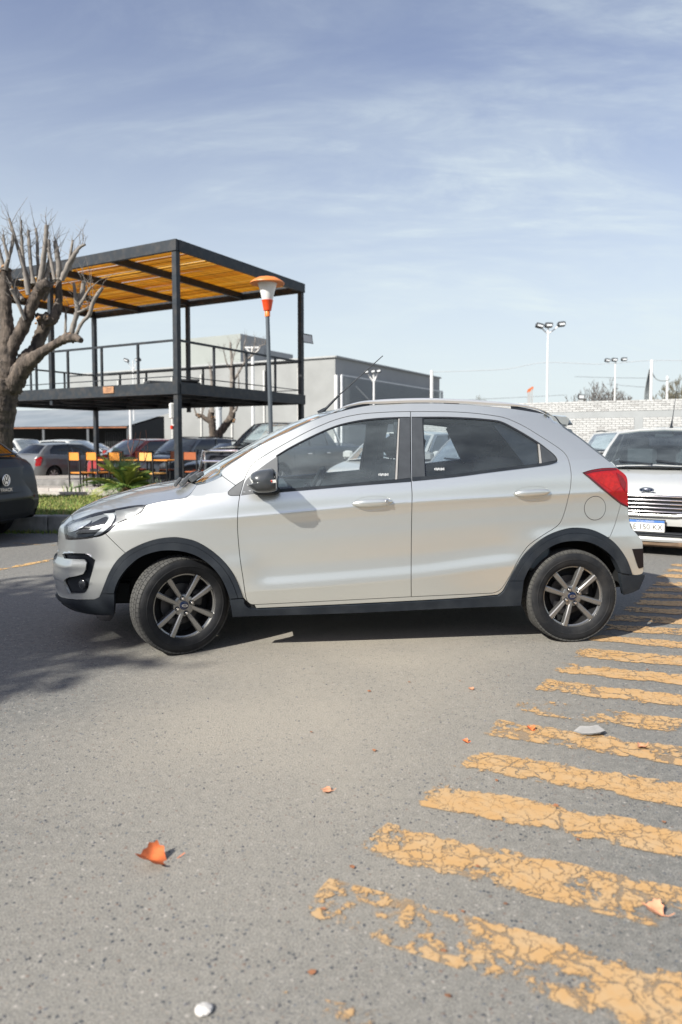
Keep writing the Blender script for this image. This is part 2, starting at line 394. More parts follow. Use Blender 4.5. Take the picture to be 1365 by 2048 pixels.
def YN(x, z):
    x = np.asarray(x, float); z = np.asarray(z, float)
    zl, zu, zb = ZL(x), ZU(x), ZB(x)
    s = np.where(z < zl, (z - .2) / (zl - .2), np.where(z < zu, 1 + (z - zl) / (zu - zl), np.where(z < zb, 2 + (z - zu) / (zb - zu), 3.0)))
    s = np.maximum(s, -1)
    wu = smooth01((x - .02) / .45); wd = smooth01((x - .36) / .22) * (1 - smooth01((x - 2.02) / .3))
    w = np.where(s > 1.6, wu, np.where(s < 1.3, wd, wd + (wu - wd) * smooth01((s - 1.3) / .3)))
    ins = PROF(s) * w + PLAIN(s) * (1 - w)
    h = np.maximum(z - zb, 0)
    ins = ins + SLOPE(x) * h + .35 * h * h
    xf = x - (NOSE(z) + .745)                      # front plan taper
    t = np.maximum((.25 - xf), 0)
    ins = ins + .02 * t + .165 * t ** 3.6 + 2.2 * np.maximum(-.60 - xf, 0) ** 1.5
    xr = x - (TAIL(z) - 3.085)
    q = np.maximum(xr - 2.05, 0)
    ins = ins + .03 * q + .05 * q ** 3 + 4.0 * np.maximum(xr - 2.96, 0) ** 1.3
    return np.maximum(.838 - ins, .30)
def sideN(P, off=0.0):
    P = np.asarray(P, float); u = (P[:, 0] - CX) / FPX; w = (CY - P[:, 1]) / FPX
    dx, dy, dz = u, _c + w * _s, -_s + w * _c
    D = np.stack([dx * _cc + dy * _ss, -dx * _ss + dy * _cc, dz], 1); y = np.full(len(P), -.83)
    for k in range(60):
        t = (y - CO[1]) / D[:, 1]; q = CO + D * t[:, None]
        y = .55 * y + .45 * -(YN(q[:, 0], q[:, 2]) + off)
    return q[:, [0, 2]]
def side(px, py, off=0.0): return sideN([(px, py)], off)[0]
def T(pts, smooth=True, step=2.5):                # trace in photo pixels -> (x, z) on the side skin
    q = crom(pts, step=step) if smooth and len(pts) > 2 else [np.array(p, float) for p in pts]
    if len(pts) == 2:
        a, b = np.array(pts[0], float), np.array(pts[1], float); n = max(1, int(np.linalg.norm(b - a) / 6)); q = [a + (b - a) * i / n for i in range(n + 1)]
    return list(sideN(q))
def rv(l): return list(l)[::-1]
def SK(off): return lambda x, z: np.stack([x, -(YN(x, z) + off), z], -1)
def skin(name, outl, m, off=0.0, parent=None, **k):
    if k.pop('follow', False):                           # rows of the mesh run along the shoulder line
        o2 = [(p[0], p[1] - float(ZU(p[0]))) for p in outl]; k['holes'] = [[(p[0], p[1] - float(ZU(p[0]))) for p in q] for q in k.get('holes', ())]
        f_ = SK(off); return panel(name, o2, lambda x, w: f_(x, w + ZU(x)), m, parent if parent is not None else car, h=(.05, .009), **k)
    return panel(name, outl, SK(off), m, parent if parent is not None else car, **k)

# ---- shut lines
L_door_f = T([(821.6, 823), (796, 823.4), (756, 825.2), (716, 829), (676, 838), (636, 853.6), (604, 869), (573, 886), (543, 903), (515, 920.5), (503, 931), (496, 943), (489, 960), (484, 977), (480, 992), (476.6, 1016), (475.4, 1050), (477, 1080), (481, 1120), (487, 1160), (491, 1188), (494.5, 1201), (501, 1208), (509, 1209.3)])
L_door_b = T([(509, 1209.3), (640, 1203), (823, 1193.6)])
L_door_b2 = T([(823, 1193.6), (900, 1190), (985, 1186.4)])
L_bp = T([(821.6, 823), (822, 890), (823, 960), (824.6, 986), (824.4, 1010), (823.4, 1060), (822.8, 1135), (823, 1193.6)])
L_door_r = T([(985, 1186.4), (997, 1182.5), (1006, 1174), (1016, 1159), (1026, 1142), (1036, 1122), (1046.5, 1105), (1060, 1089), (1084, 1072), (1111, 1055), (1121, 1045), (1127, 1032), (1131.5, 1018), (1136, 1000), (1141, 978), (1143, 954), (1142, 940), (1139.4, 926), (1135, 914), (1127, 903.5), (1109, 890), (1079, 871), (1053, 855), (1029, 843), (1009, 835.4), (989, 831.4), (949, 826.4), (909, 823.8), (860, 823), (821.6, 823)])
# ---- windows
W_f = T([(557.5, 979), (556, 945), (555, 912)]) + T([(555, 912), (583, 895.5), (636, 869), (676, 852.5), (716, 843.5), (756, 838.8), (797, 836.8)]) + T([(797, 836.8), (793, 900), (790.5, 958.5)]) + T([(790.5, 958.5), (716, 965.5), (636, 973), (557.5, 979)])
W_r = T([(852, 953), (850, 900), (847.5, 836.2)]) + T([(847.5, 836.2), (880, 836), (909, 836.8), (949, 838.8), (989, 842.8), (1005, 846.6), (1025, 856.5), (1049, 870), (1076, 887)]) + T([(1076, 887), (1079.5, 926.5)]) + T([(1079.5, 926.5), (989, 938.5), (909, 948.4), (852, 953)])
O_f = T([(554, 985), (553, 945), (552.5, 911)]) + T([(552.5, 911), (583, 892.5), (636, 866), (676, 849.8), (716, 840.6), (756, 835.8), (800, 833.8), (821, 833.5)]) + T([(821, 833.5), (822, 963)]) + T([(822, 963), (716, 971), (636, 978), (554, 985)])
O_r = T([(824.5, 961.6), (823.5, 833.5)]) + T([(823.5, 833.5), (880, 833.2), (909, 833.8), (949, 835.8), (989, 839.6), (1007, 844), (1027, 854), (1051, 867.6), (1078, 884.5), (1096, 898), (1109, 909), (1115, 917), (1114.5, 922.5), (1101, 928.2)]) + T([(1101, 928.2), (1069, 933.4), (989, 943.4), (909, 953), (824.5, 961.6)])
# ---- doors with openings
both = dict(both=True)
door_f, door_f2 = skin('front_door', rv(L_bp)[:0] + L_door_f + L_door_b[1:] + rv(L_bp)[1:], SILVER, holes=[O_f], gap=.0022, follow=True, **both)
door_r, door_r2 = skin('rear_door', L_bp + L_door_b2[1:] + L_door_r[1:], SILVER, holes=[O_r], gap=.0022, follow=True, **both)
def ribbon(name, line, w, off, m=None):
    P = np.array(line); t = np.gradient(P, axis=0); n = np.stack([-t[:, 1], t[:, 0]], 1); n /= np.linalg.norm(n, axis=1)[:, None] + 1e-9
    a, b = P + n * w, P - n * w; A = SK(off)(a[:, 0], a[:, 1]); B = SK(off)(b[:, 0], b[:, 1]); k = len(P)
    v = np.vstack([A, B]); f = [(i, i + 1, k + i + 1, k + i) for i in range(k - 1)]
    mb = MB()
    mb.add(v, f); mb.add(v * np.array([1, -1, 1]), [q[::-1] for q in f])
    return mb
for sg in (1, -1):
    jam = MB()
    for ln in (L_door_f, L_bp, L_door_b, L_door_b2, L_door_r[:-1]):
        r_ = ribbon('', ln, .022, -.013); h_ = len(r_.v) // 2; fh = len(r_.f) // 2
        jam.add(r_.v[:h_] if sg > 0 else r_.v[h_:], r_.f[:fh])
    jam.build('door_jamb', DARK, car, fix=False)

def glassp(name, o, m, parents, off=-.010):
    a, b = skin(name, o, m, off, both=True, skirt=0, h=(.06, .06))
    a.parent, b.parent = parents; return a, b
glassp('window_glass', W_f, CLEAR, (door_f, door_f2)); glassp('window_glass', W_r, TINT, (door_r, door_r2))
def on(name, o, m, off, pr, h=(.03, .03), skirt=.012, holes=(), gap=0.0):
    a, b = skin(name, o, m, off, both=True, skirt=skirt, h=h, holes=holes, gap=gap); a.parent, b.parent = pr; return a
DP, DR = (door_f, door_f2), (door_r, door_r2)
# black rubber around the openings (frame seen as a thin dark line), belt moulding, pillar covers
sail = T([(555, 912.5), (535, 926), (514, 941), (499, 953), (491, 963), (486, 978), (482.5, 991)]) + T([(482.5, 991), (515, 987), (553.5, 984.5)]) + T([(553.5, 984.5), (555.5, 950), (555, 912.5)])
on('window_frame', O_f, GLOSSB, -.004, DP, holes=[W_f]); on('window_frame', O_r, GLOSSB, -.004, DR, holes=[W_r])
on('sail_panel', sail, mat('sail_grey', (.11, .115, .12), .45, 0, .06), .001, DP)
on('belt_moulding', T([(557, 978.5), (636, 972), (716, 965.4), (794, 959), (821.5, 956)]) + T([(821.5, 956), (822.4, 962.4)]) + T([(822.4, 962.4), (716, 970.5), (636, 977.4), (555, 984.6)]) + T([(555, 984.6), (557, 978.5)]), BLACKP, .006, DP)
on('belt_moulding', T([(825, 954), (909, 948.4), (989, 938.4), (1078, 927), (1113.5, 921.5)]) + T([(1113.5, 921.5), (1114, 923.5), (1101, 928.4), (1069, 933.4), (989, 943.2), (909, 953.6), (825.3, 961.6)]) + T([(825.3, 961.6), (825, 954)]), BLACKP, .006, DR)
on('pillar_cover', T([(800.5, 835.5), (820.2, 835)]) + T([(820.2, 835), (821.2, 955.5)]) + T([(821.2, 955.5), (796.5, 958.4)]) + T([(796.5, 958.4), (800.5, 835.5)]), mat('pillar_film', (.045, .05, .056), .4, 0, .15, 20), .002, DP)
on('pillar_cover', T([(824, 835), (844.6, 835.4)]) + T([(844.6, 835.4), (850.4, 953)]) + T([(850.4, 953), (825.4, 955)]) + T([(825.4, 955), (824, 835)]), MATS['pillar_film'], .002, DR)
on('window_channel', T([(797.2, 837.5), (799.6, 837.2)]) + T([(799.6, 837.2), (794.8, 958.4)]) + T([(794.8, 958.4), (791, 958.8)]) + T([(791, 958.8), (797.2, 837.5)]), mat('channel_alloy', (.55, .52, .47), .35, .6), .001, DP)
on('window_channel', T([(1076.5, 887.5), (1080, 889.5)]) + T([(1080, 889.5), (1084, 926)]) + T([(1084, 926), (1080, 926.6)]) + T([(1080, 926.6), (1076.5, 887.5)]), MATS['channel_alloy'], .001, DR)
on('quarter_cover', T([(1081.5, 890.5), (1095, 899.5), (1107, 910), (1113, 917.5), (1112, 921)]) + T([(1112, 921), (1085, 926)]) + T([(1085, 926), (1081.5, 890.5)]), MATS['pillar_film'], 0, DR)
for zc_, tx in ((W_f, (768, 951)), (W_r, (880, 940))):          # etched registration marks on the glass
    e = MB()
    for i in range(8):
        p0 = side(tx[0] - 10 + i * 2.6, tx[1] + (i % 3) * .6); p1 = side(tx[0] - 10 + i * 2.6, tx[1] - 3.6 - (i % 2))
        for a in (p0, p1): pass
        q = [SK(-.008)(np.array([v[0]]), np.array([v[1]]))[0] for v in (p0, p0 + [.004, 0], p1 + [.004, 0], p1)]
        e.add(q, [(0, 1, 2, 3)])
    e.build('etched_mark', mat('etch_white', (.6, .62, .63), .6), DP[0] if zc_ is W_f else DR[0], fix=False)

# ---- handles
def handle(cx, cy, rx, lock, pr):
    c = side(cx, cy); k = rx / 330.0
    def ell(a, b, n=36, dx=0, dz=0, tilt=.05):
        return [np.array([c[0] + dx + a * math.cos(q) * math.cos(tilt) - b * math.sin(q) * math.sin(tilt), c[1] + dz + b * math.sin(q) + a * math.cos(q) * math.sin(tilt)]) for q in [2 * math.pi * i / n for i in range(n)]]
    cup = []
    def cupm(x, z):
        d = np.clip(1 - ((x - c[0]) / (k * 1.0)) ** 2 - ((z - c[1] - (x - c[0]) * .05) / (.044)) ** 2, 0, 1)
        return np.stack([x, -(YN(x, z) + .0015 - .020 * d), z], -1)
    for i, p in enumerate(pr):
        sg = 1 if i == 0 else -1
        o = panel('handle_cup', ell(k, .044), cupm, SILVER, p, h=(.012, .008), skirt=0, eps=5e-4)
        mb = MB(); n = 26; P = []; R = []
        for j in range(n + 1):
            u = -1 + 2 * j / n; x = c[0] + u * k * .985; z = c[1] + .050 * u * k + .004
            y = -(float(YN(x, z)) + .004 + .020 * (1 - u ** 4)); P.append((x, y, z)); R.append(.0195 * (1 - abs(u) ** 3.2) ** .5 + .003)
        v = []; f = []; m_ = 12
        for (x, y, z), r in zip(P, R):
            for a in range(m_):
                q = 2 * math.pi * a / m_; v.append((x, y - .011 * math.sin(q), z + r * math.cos(q)))
        for j in range(n):
            for a in range(m_): f.append((j * m_ + a, j * m_ + (a + 1) % m_, (j + 1) * m_ + (a + 1) % m_, (j + 1) * m_ + a))
        mb.add(v, f); h = mb.build('door_handle', SILVER, p, 50)
        if sg < 0:
            for q in (o, h):
                q.data.transform(Matrix.Diagonal((1, -1, 1, 1))); q.data.flip_normals()
        if lock and sg > 0:
            lk = MB(); lk.lathe([(0, -.004), (.010, -.004), (.012, 0), (.014, .001), (.015, .006)], 18); l_ = lk.build('door_lock', CHROME, p)
            x = c[0] + .083; z = c[1] + .012; l_.location = (x, -(float(YN(x, z)) + .034), z)
handle(746, 1006.5, 41, True, DP); handle(1064.6, 986.5, 39, False, DR)

# ---- wheel arch outlines
AF_o = [(203, 1186), (210, 1168), (220, 1144), (234, 1122), (254, 1104), (280, 1090), (310, 1079.5), (340, 1075), (363, 1076), (393, 1083.5), (423, 1101), (447, 1122), (463, 1142), (475, 1164), (486.5, 1195)]
AF_i = [(229, 1186), (234, 1169), (244, 1150), (260, 1131), (280, 1115), (303, 1105.5), (330, 1100.5), (363, 1102), (393, 1111), (419, 1128), (439, 1150), (452, 1174), (460, 1197)]
AR_o = [(1017.5, 1161), (1029.5, 1139), (1046.5, 1112), (1070, 1088.5), (1097.6, 1070), (1131.7, 1058), (1159, 1056), (1186, 1060.4), (1213.5, 1073.5), (1234, 1091), (1251, 1115), (1259.5, 1135), (1264, 1149)]
AR_i = [(1046.5, 1161), (1057, 1138), (1074, 1114), (1097.6, 1095), (1125, 1084), (1159, 1081.6), (1186, 1087.5), (1211, 1102), (1229, 1121), (1240.7, 1145.6)]
afo, afi, aro, ari = T(AF_o), T(AF_i), T(AR_o), T(AR_i)
for (o_, i_) in ((afo, afi), (aro, ari)):
    mid = [.62 * np.array(o_[int(t * (len(o_) - 1))]) + .38 * np.array(i_[int(t * (len(i_) - 1))]) for t in np.linspace(0, 1, 60)]
    cm = np.mean(np.array(i_), 0)
    def clad(x, z, off=.012): return np.stack([x, -(YN(x, z) + off), z], -1)
    skin('wheel_arch_trim', list(o_) + rv(mid), BLACKP, .010, skirt=.016, both=True, h=(.02, .02))
    skin('wheel_arch_trim', list(mid) + rv(i_), BLACKP, .014, skirt=.055, both=True, h=(.02, .02), gap=.0012)

# ---- fender, bumper, headlamp
hl_top = T([(292.5, 1011), (288, 1009.3), (260, 1012), (228, 1018), (190, 1026), (160, 1036.5), (147, 1040.8), (138, 1045.5), (129.5, 1053)])
hl_bot = T([(129.5, 1053), (128.5, 1062), (131, 1073), (136, 1079), (170, 1077.6), (198, 1073), (211, 1067.5), (220, 1061), (234, 1049), (260, 1037), (282, 1026), (292.5, 1011)])
n_hb = len(T([(129.5, 1053), (128.5, 1062), (131, 1073), (136, 1079), (170, 1077.6), (198, 1073), (211, 1067.5)]))
b_f = T([(211.3, 1067.3), (232, 1088), (251, 1105.8)])
def sub(line, a, b):
    P = np.array(line); i = int(np.argmin(np.hypot(*(P - a).T))); j = int(np.argmin(np.hypot(*(P - b).T)))
    return list(P[i:j + 1]) if i <= j else list(P[j:i + 1])[::-1]
pt = lambda x, y: side(x, y)
hood_ln = T([(394, 970), (387, 980), (379, 990), (367, 996.3), (345, 999.5), (320, 1004), (292.5, 1011)])
fend_top = T([(394, 970), (412, 966), (428, 960), (440, 954), (445, 951.6)])
L_ap = T([(445, 951.6), (457, 960.5), (471, 970.5)])
tri = T([(489.5, 958.5), (472, 970.5), (460, 980.5), (456.5, 986), (461, 991), (479.6, 991)])
df_low = sub(L_door_f, pt(480, 992), pt(497, 1205))
fender = fend_top + L_ap[1:] + sub(tri, pt(471, 970.5), pt(479.6, 991))[1:] + df_low[1:] + rv(sub(afo, pt(251, 1105.8), pt(486.5, 1195))) + rv(b_f)[1:] + sub(hl_bot, pt(211.3, 1067.3), pt(292.5, 1011))[1:] + rv(hood_ln)[1:]
skin('front_fender', fender, SILVER, gap=.0018, both=True, follow=True)
on_tri = sub(L_door_f, pt(479.6, 991), pt(489.5, 958.5))
skin('corner_cover', tri + on_tri[1:-1], MATS['sail_grey'], .001, both=True, gap=.0015)
# front bumper: from the lamp down to the black apron
nose_l = T([(143, 1030), (131, 1043), (120, 1053), (117, 1064), (116.5, 1085), (115.5, 1112), (108.5, 1120), (107, 1130), (107, 1150), (109.5, 1165), (113, 1180), (117, 1190), (122, 1194.5)])
ap_top = T([(122, 1194.5), (135, 1197.5), (160, 1199.5), (190, 1198.5)]) + T([(190, 1198.5), (199, 1195)])[1:] + [np.array(afo[0])]
hl_front = rv(sub(hl_top, pt(147, 1040.8), pt(129.5, 1053)))
bump = nose_l + ap_top[1:] + sub(afo, pt(203, 1186), pt(251, 1105.8))[1:] + rv(b_f)[1:] + rv(sub(hl_bot, pt(129.5, 1053), pt(211.3, 1067.3)))[1:] + hl_front[1:] 
rec = [(126, 1108), (131, 1105.8), (170, 1107), (178, 1110), (190.5, 1120), (188, 1131), (176.5, 1176), (172, 1184), (166, 1187.4), (138.5, 1187.4), (128, 1165), (129, 1159.5), (136, 1155), (156, 1151), (167, 1147.5), (171.5, 1140), (174.5, 1124), (170, 1118.5), (130, 1116.6)]
recT = []
for i in range(len(rec)): recT += T([rec[i], rec[(i + 1) % len(rec)]])[:-1]
def bumpmap(x, z):                                        # a proud pad between the recess arms and a fold under it
    y = YN(x, z)
    ww = smooth01((z - .425) / .02) * (1 - smooth01((z - .60) / .012)) * (1 - smooth01((x + .515) / .05))
    fold = smooth01((z - .50) / .05)
    return np.stack([x, -(y + .006 * ww + .006 * ww * fold), z], -1)
panel('front_bumper', bump, bumpmap, SILVER, car, h=(.02, .012), holes=[recT], gap=.0018, skirt=.014, both=True)
skin('bumper_recess', list(shrink(recT, -.004)), BLACKP, -.028, skirt=0, both=True, h=(.02, .02))
rim_ = shrink(recT, -.001)
for sg in (1, -1):
    w_ = MB(); n_ = len(rim_)
    a = SK(.002)(rim_[:, 0], rim_[:, 1]); b = SK(-.03)(rim_[:, 0], rim_[:, 1])
    w_.add(np.vstack([a, b]) * np.array([1, sg, 1]), [(i, (i + 1) % n_, n_ + (i + 1) % n_, n_ + i) for i in range(n_)])
    w_.build('recess_wall', BLACKP, car, fix=False)
    fl = MB(); c = side(165, 1168, -.02); fl.lathe([(0, -.012), (.022, -.010), (.03, -.004), (.032, .02)], 20)
    f_ = fl.build('fog_lamp', GLOSSB, car); f_.location = (c[0], -sg * (float(YN(c[0], c[1])) - .02), c[1]); f_.rotation_euler = (0, 0, -.6 * sg if sg > 0 else math.pi + .6)
apron = ap_top + T([(203, 1186), (229, 1186)])[1:] + T([(229, 1186), (229, 1210), (228, 1231)])[1:] + T([(228, 1231), (184, 1228.5), (150, 1221.5), (130, 1211), (118, 1200), (112.5, 1192), (112.5, 1187.5), (122, 1194.5)])[1:]
skin('bumper_apron', apron, BLACKP, .006, both=True, skirt=.03, h=(.02, .02))
flap = T([(183, 1229), (223, 1232), (222, 1238), (216, 1247.5), (210, 1249), (194, 1247), (187, 1240), (183, 1229)])
fm = glass('cloudy_flap', (.42, .40, .36), 1.4, 1.5)
skin('air_deflector', flap, fm, -.09, both=True, skirt=.006, h=(.05, .05))
# headlamp: bowl with chrome and dark parts, then a clear cover
hl = hl_top + hl_bot[1:-1]
hl_o = panel('headlight', hl, SK(-.035), mat('lamp_bowl', (.34, .36, .38), .28, .5, .1), car, h=(.03, .02), skirt=0, both=True)
def inlay(nm, pts, m, off): 
    a, b = skin(nm, T(pts + [pts[0]]), m, off, skirt=.012, h=(.03, .02), both=True); a.parent, b.parent = hl_o
inlay('lamp_projector', [(176, 1050), (196, 1040), (212, 1034), (213, 1045), (207, 1057), (192, 1068), (165, 1074), (150, 1074), (152, 1066)], GLOSSB, -.026)
inlay('lamp_blade', [(206, 1028), (222, 1027), (228, 1030), (227, 1040), (215, 1056), (201, 1068), (187, 1072), (204, 1056), (215, 1040), (216, 1033)], mat('lamp_chrome', (.6, .62, .63), .3, .4), -.018)
inlay('lamp_blade', [(134, 1053), (150, 1046), (180, 1041), (172, 1050), (150, 1062), (137, 1064)], mat('lamp_grey', (.62, .66, .69), .22, .5), -.020)
inlay('lamp_blade', [(131, 1066), (150, 1066), (152, 1070), (190, 1069), (170, 1076), (137, 1077)], mat('lamp_dark', (.10, .12, .145), .25, .3), -.024)
inlay('lamp_blade', [(176, 1060), (190, 1053), (206, 1050), (203, 1055), (190, 1060)], MATS['lamp_chrome'], -.020)
inlay('lamp_blade', [(230, 1022), (262, 1016), (289, 1011.5), (280, 1024), (256, 1036), (234, 1046), (222, 1056), (232, 1040)], mat('lamp_tail', (.17, .175, .18), .3, .2), -.012)
a, b = skin('lamp_cover', hl, glass('lamp_cover_glass', (.93, .95, .96), 1.5, 1.3), .000, skirt=.02, both=True, gap=.0012, h=(.025, .015)); a.parent, b.parent = hl_o
skin('lamp_seal', list(hl), GLOSSB, -.006, both=True, holes=[list(shrink(hl, .007))], skirt=.03)

# ---- pillar and roof side, rear quarter
glass_edge = T([(445, 951.6), (443, 945), (449, 936.5), (475, 919.5), (523, 889.5), (583, 861), (623, 842.5), (640, 835.5)])
roof_edge = T([(640, 835.5), (658, 829), (700, 818), (733, 811.5), (765, 808.3), (796, 806.6), (850, 806.3), (884, 806.6), (930, 808.6), (960, 811), (1025, 817.5), (1065, 823.5), (1090, 828), (1107, 831.5)])
hatch_e = T([(1107, 831.5), (1112, 835.5), (1118, 844.5), (1124, 851.5), (1132, 858.4), (1158, 875.6), (1182, 894.6), (1204, 911.6), (1225, 928), (1232, 935.6)])
tl_top = T([(1166, 945.5), (1182, 940.5), (1200, 937.3), (1212, 936.3), (1232, 935.8)])
tl_r = T([(1232, 935.8), (1241, 941.5), (1249, 948), (1253.5, 955), (1255.3, 966), (1255.6, 990), (1256.3, 1014)])
tl_b = T([(1256.3, 1014), (1248, 1011), (1241, 1007), (1226, 995.5), (1212, 984), (1192, 967), (1175, 952.5), (1166, 945.5)])
up_f = sub(L_door_f, pt(821.6, 823), pt(489.5, 958.5)); up_r = sub(L_door_r, pt(1142, 940), pt(821.6, 823))
rail_side = glass_edge + roof_edge[1:] + [side(1107, 836)] + rv(sub(L_door_r, pt(1053, 855), pt(821.6, 823)))[::1][:0]
gut = rv(sub(L_door_r, pt(1009, 835.4), pt(821.6, 823)))       # forward to rear along the door top
# one skin: A pillar, roof side, C pillar and rear quarter
b_r = T([(1242, 1009), (1236, 1030), (1230, 1050), (1220, 1074.5)])
drr = sub(L_door_r, pt(985, 1186.4), pt(821.6, 823))
quarter = glass_edge + roof_edge[1:] + hatch_e[1:] + rv(tl_top)[1:] + rv(tl_b)[1:]
quarter = quarter[:len(quarter)] 
tlb = rv(tl_b); k_ = int(np.argmin([np.hypot(*(p - b_r[0])) for p in tlb]))
quarter = glass_edge + roof_edge[1:] + hatch_e[1:] + rv(tl_top)[1:] + tlb[1:k_] + b_r + rv(sub(aro, pt(1017.5, 1161), pt(1220, 1074.5)))[1:] + T([(1017.5, 1161), (1011, 1173), (1005, 1183), (996, 1189.5)])[1:] + T([(996, 1189.5), (900, 1197.5), (700, 1208), (513, 1216.5)])[1:] + T([(513, 1216.5), (509, 1209.5)])[1:] + L_door_b[1:] + L_door_b2[1:] + L_door_r[1:] + L_door_f[1:len(up_f)] + rv(sub(tri, pt(489.5, 958.5), pt(471, 970.5)))[::-1][1:] + rv(L_ap)[1:-1]
side_panel, side_panel2 = skin('body_side', quarter, SILVER, gap=.0018, both=True, follow=True)
# fuel flap ring
fc = side(1190.4, 1016.2)
for p, sg in ((side_panel, 1),):
    ring = [np.array([fc[0] + .0765 * math.cos(q), fc[1] + .078 * math.sin(q)]) for q in np.linspace(0, 2 * math.pi, 49)[:-1]]
    ring2 = [np.array([fc[0] + .0725 * math.cos(q), fc[1] + .074 * math.sin(q)]) for q in np.linspace(0, 2 * math.pi, 49)[:-1]]
    panel('fuel_flap_gap', ring, SK(.0012), mat('gap_dark', (.05, .05, .05), .6), p, skirt=0, h=(.03, .03))
    panel('fuel_flap', ring2, SK(.0030), SILVER, p, skirt=.004, h=(.03, .03))
# tail lamp
tl = tl_top + tl_r[1:] + tl_b[1:-1]
tlo, tlo2 = panel('tail_light', tl, SK(.006), RED, car, h=(.02, .015), skirt=.03, gap=.0015, both=True)
def tin(nm, pts, m, off):
    a, b = skin(nm, T(pts + [pts[0]], smooth=False), m, off, skirt=.006, h=(.03, .02), both=True); a.parent, b.parent = tlo, tlo2
tin('lamp_edge', [(1167, 945.6), (1182, 941), (1212, 937), (1231, 936.6), (1233, 939.5), (1212, 940.5), (1184, 944), (1170, 948)], mat('lamp_edge_dark', (.10, .012, .02), .25), .009)
tin('lamp_edge', [(1170, 948.5), (1176, 950), (1195, 966), (1214, 982.5), (1241, 1004), (1255, 1011), (1256, 1013.5), (1241, 1007), (1212, 984), (1192, 967)], MATS['lamp_edge_dark'], .009)
tin('lamp_facet', [(1178, 948), (1222, 944), (1230, 950), (1240, 973), (1228, 985), (1200, 965)], mat('red_bright', (.36, .006, .005), .25, 0, .3, 40, coat=.3), .008)
tin('lamp_facet', [(1232, 945), (1243, 952), (1251, 965), (1248, 982), (1240, 968)], mat('red_deep', (.16, .003, .006), .2, 0, .2, 40, coat=.4), .009)
# rear bumper
rb_r = T([(1256.3, 1014), (1258, 1030), (1260, 1045), (1263, 1055), (1270, 1063), (1279, 1074), (1285.5, 1083), (1286.3, 1097), (1287.2, 1135), (1287.5, 1142)])
rbump = rb_r + T([(1287.5, 1142), (1284, 1148), (1273, 1150.5), (1264, 1149)])[1:] + rv(sub(aro, pt(1220, 1074.5), pt(1264, 1149)))[1:] + rv(b_r)[1:] + rv(tlb[k_:-1])[::-1]
skin('rear_bumper', rbump, SILVER, both=True, gap=.0018)
skin('bumper_reflector', T([(1265, 1098), (1286, 1097)]) + T([(1286, 1097), (1287, 1134)]) + T([(1287, 1134), (1280, 1136.5), (1276, 1133), (1265, 1098)]), mat('reflector_black', (.010, .007, .008), .35, spec=.3), .004, both=True)
rap = T([(1240.5, 1147), (1264, 1149.5), (1273, 1151), (1284, 1149), (1288.6, 1149), (1288, 1156), (1278, 1178.5)]) + T([(1278, 1178.5), (1264, 1185), (1247, 1189.6)])[1:] + T([(1247, 1189.6), (1242, 1160), (1240.5, 1147)])[1:]
skin('rear_apron', rap, BLACKP, .006, both=True, skirt=.03, h=(.02, .02))
# sill cladding
sill = T([(460, 1199), (486.5, 1198), (489, 1206), (495, 1213.5), (503, 1218), (515, 1218.8)]) + T([(515, 1218.8), (700, 1210.3), (900, 1199.5), (996, 1191.5)])[1:] + T([(996, 1191.5), (1006, 1184), (1012, 1173), (1017.8, 1162.4)])[1:] + T([(1017.8, 1162.4), (1046.5, 1161.4)])[1:] + T([(1046.5, 1161.4), (1043, 1190), (1040.5, 1210.5)])[1:] + T([(1040.5, 1210.5), (900, 1216), (700, 1225.4), (513, 1231), (466, 1233.4)])[1:] + T([(466, 1233.4), (463, 1215), (460, 1199)])[1:]
skin('sill_trim', sill, BLACKP, .012, both=True, skirt=.05, h=(.03, .01))

# ---- lofts between the two sides
def curve3(line, off=0.0):
    P = np.array(line); return SK(off)(P[:, 0], P[:, 1])
def resample(P, n):
    P = np.asarray(P, float); d = np.r_[0, np.cumsum(np.linalg.norm(np.diff(P, axis=0), axis=1))]; t = np.linspace(0, d[-1], n)
    return np.stack([np.interp(t, d, P[:, i]) for i in range(P.shape[1])], 1)
def loft(name, E, Cn, m, parent=None, n=36, k=14, pw=2.0, lin=0.0, y0=1.0, sag=None, keep=True):
    E = resample(E, n); Cn = resample(Cn, n); v = []; f = []; K = 2 * k + 1
    for i in range(n):
        for j in range(K):
            a = (j - k) / k; q = 1 - abs(a)
            g = (1 - lin) * (1 - (1 - q) ** pw) + lin * q
            xz = E[i, [0, 2]] + (Cn[i, [0, 2]] - E[i, [0, 2]]) * g
            v.append((xz[0], E[i, 1] * abs(a) * (1 if a <= 0 else -1) * y0, xz[1]))
    for i in range(n - 1):
        for j in range(K - 1): f.append((i * K + j, i * K + j + 1, (i + 1) * K + j + 1, (i + 1) * K + j))
    mb = MB(); mb.add(v, f); return mb.build(name, m, parent if parent is not None else car, 60)
def c2(pts, y=0.0, step=5): return np.array([back(p[0], p[1], y) for p in crom(pts, step=step)])
hood_E = curve3(rv(hood_ln[:-1] + sub(hl_top, pt(292.5, 1011), pt(147, 1040.8)) + T([(147, 1040.8), (144.5, 1035), (143, 1030)])[1:]), -.001)
hood_C = c2([(150, 1027), (165, 1014), (186, 1003.5), (210, 993.5), (240, 984.5), (270, 976.5), (300, 969.5), (330, 964.5), (356, 959.5), (372, 955)], -.05)
hood_C = np.vstack([back(143.5, 1030.5, -.12), hood_C]); hood_C[:, 1] = 0
hood = loft('hood', hood_E, hood_C, SILVER, pw=2.3)
ws_E = curve3([np.array(p) for p in rv(T([(640, 835.5), (623, 842.5), (583, 861), (523, 889.5), (475, 919.5), (449, 936.5), (443, 945), (444, 951), (438, 955), (428, 960), (412, 966), (396, 969.5)]))], -.004)
ws_C = c2([(388, 953), (400, 946.5), (443, 920.5), (503, 887), (563, 855.5), (609, 836), (630, 829)], 0.0)
ws_C[:, 1] = 0
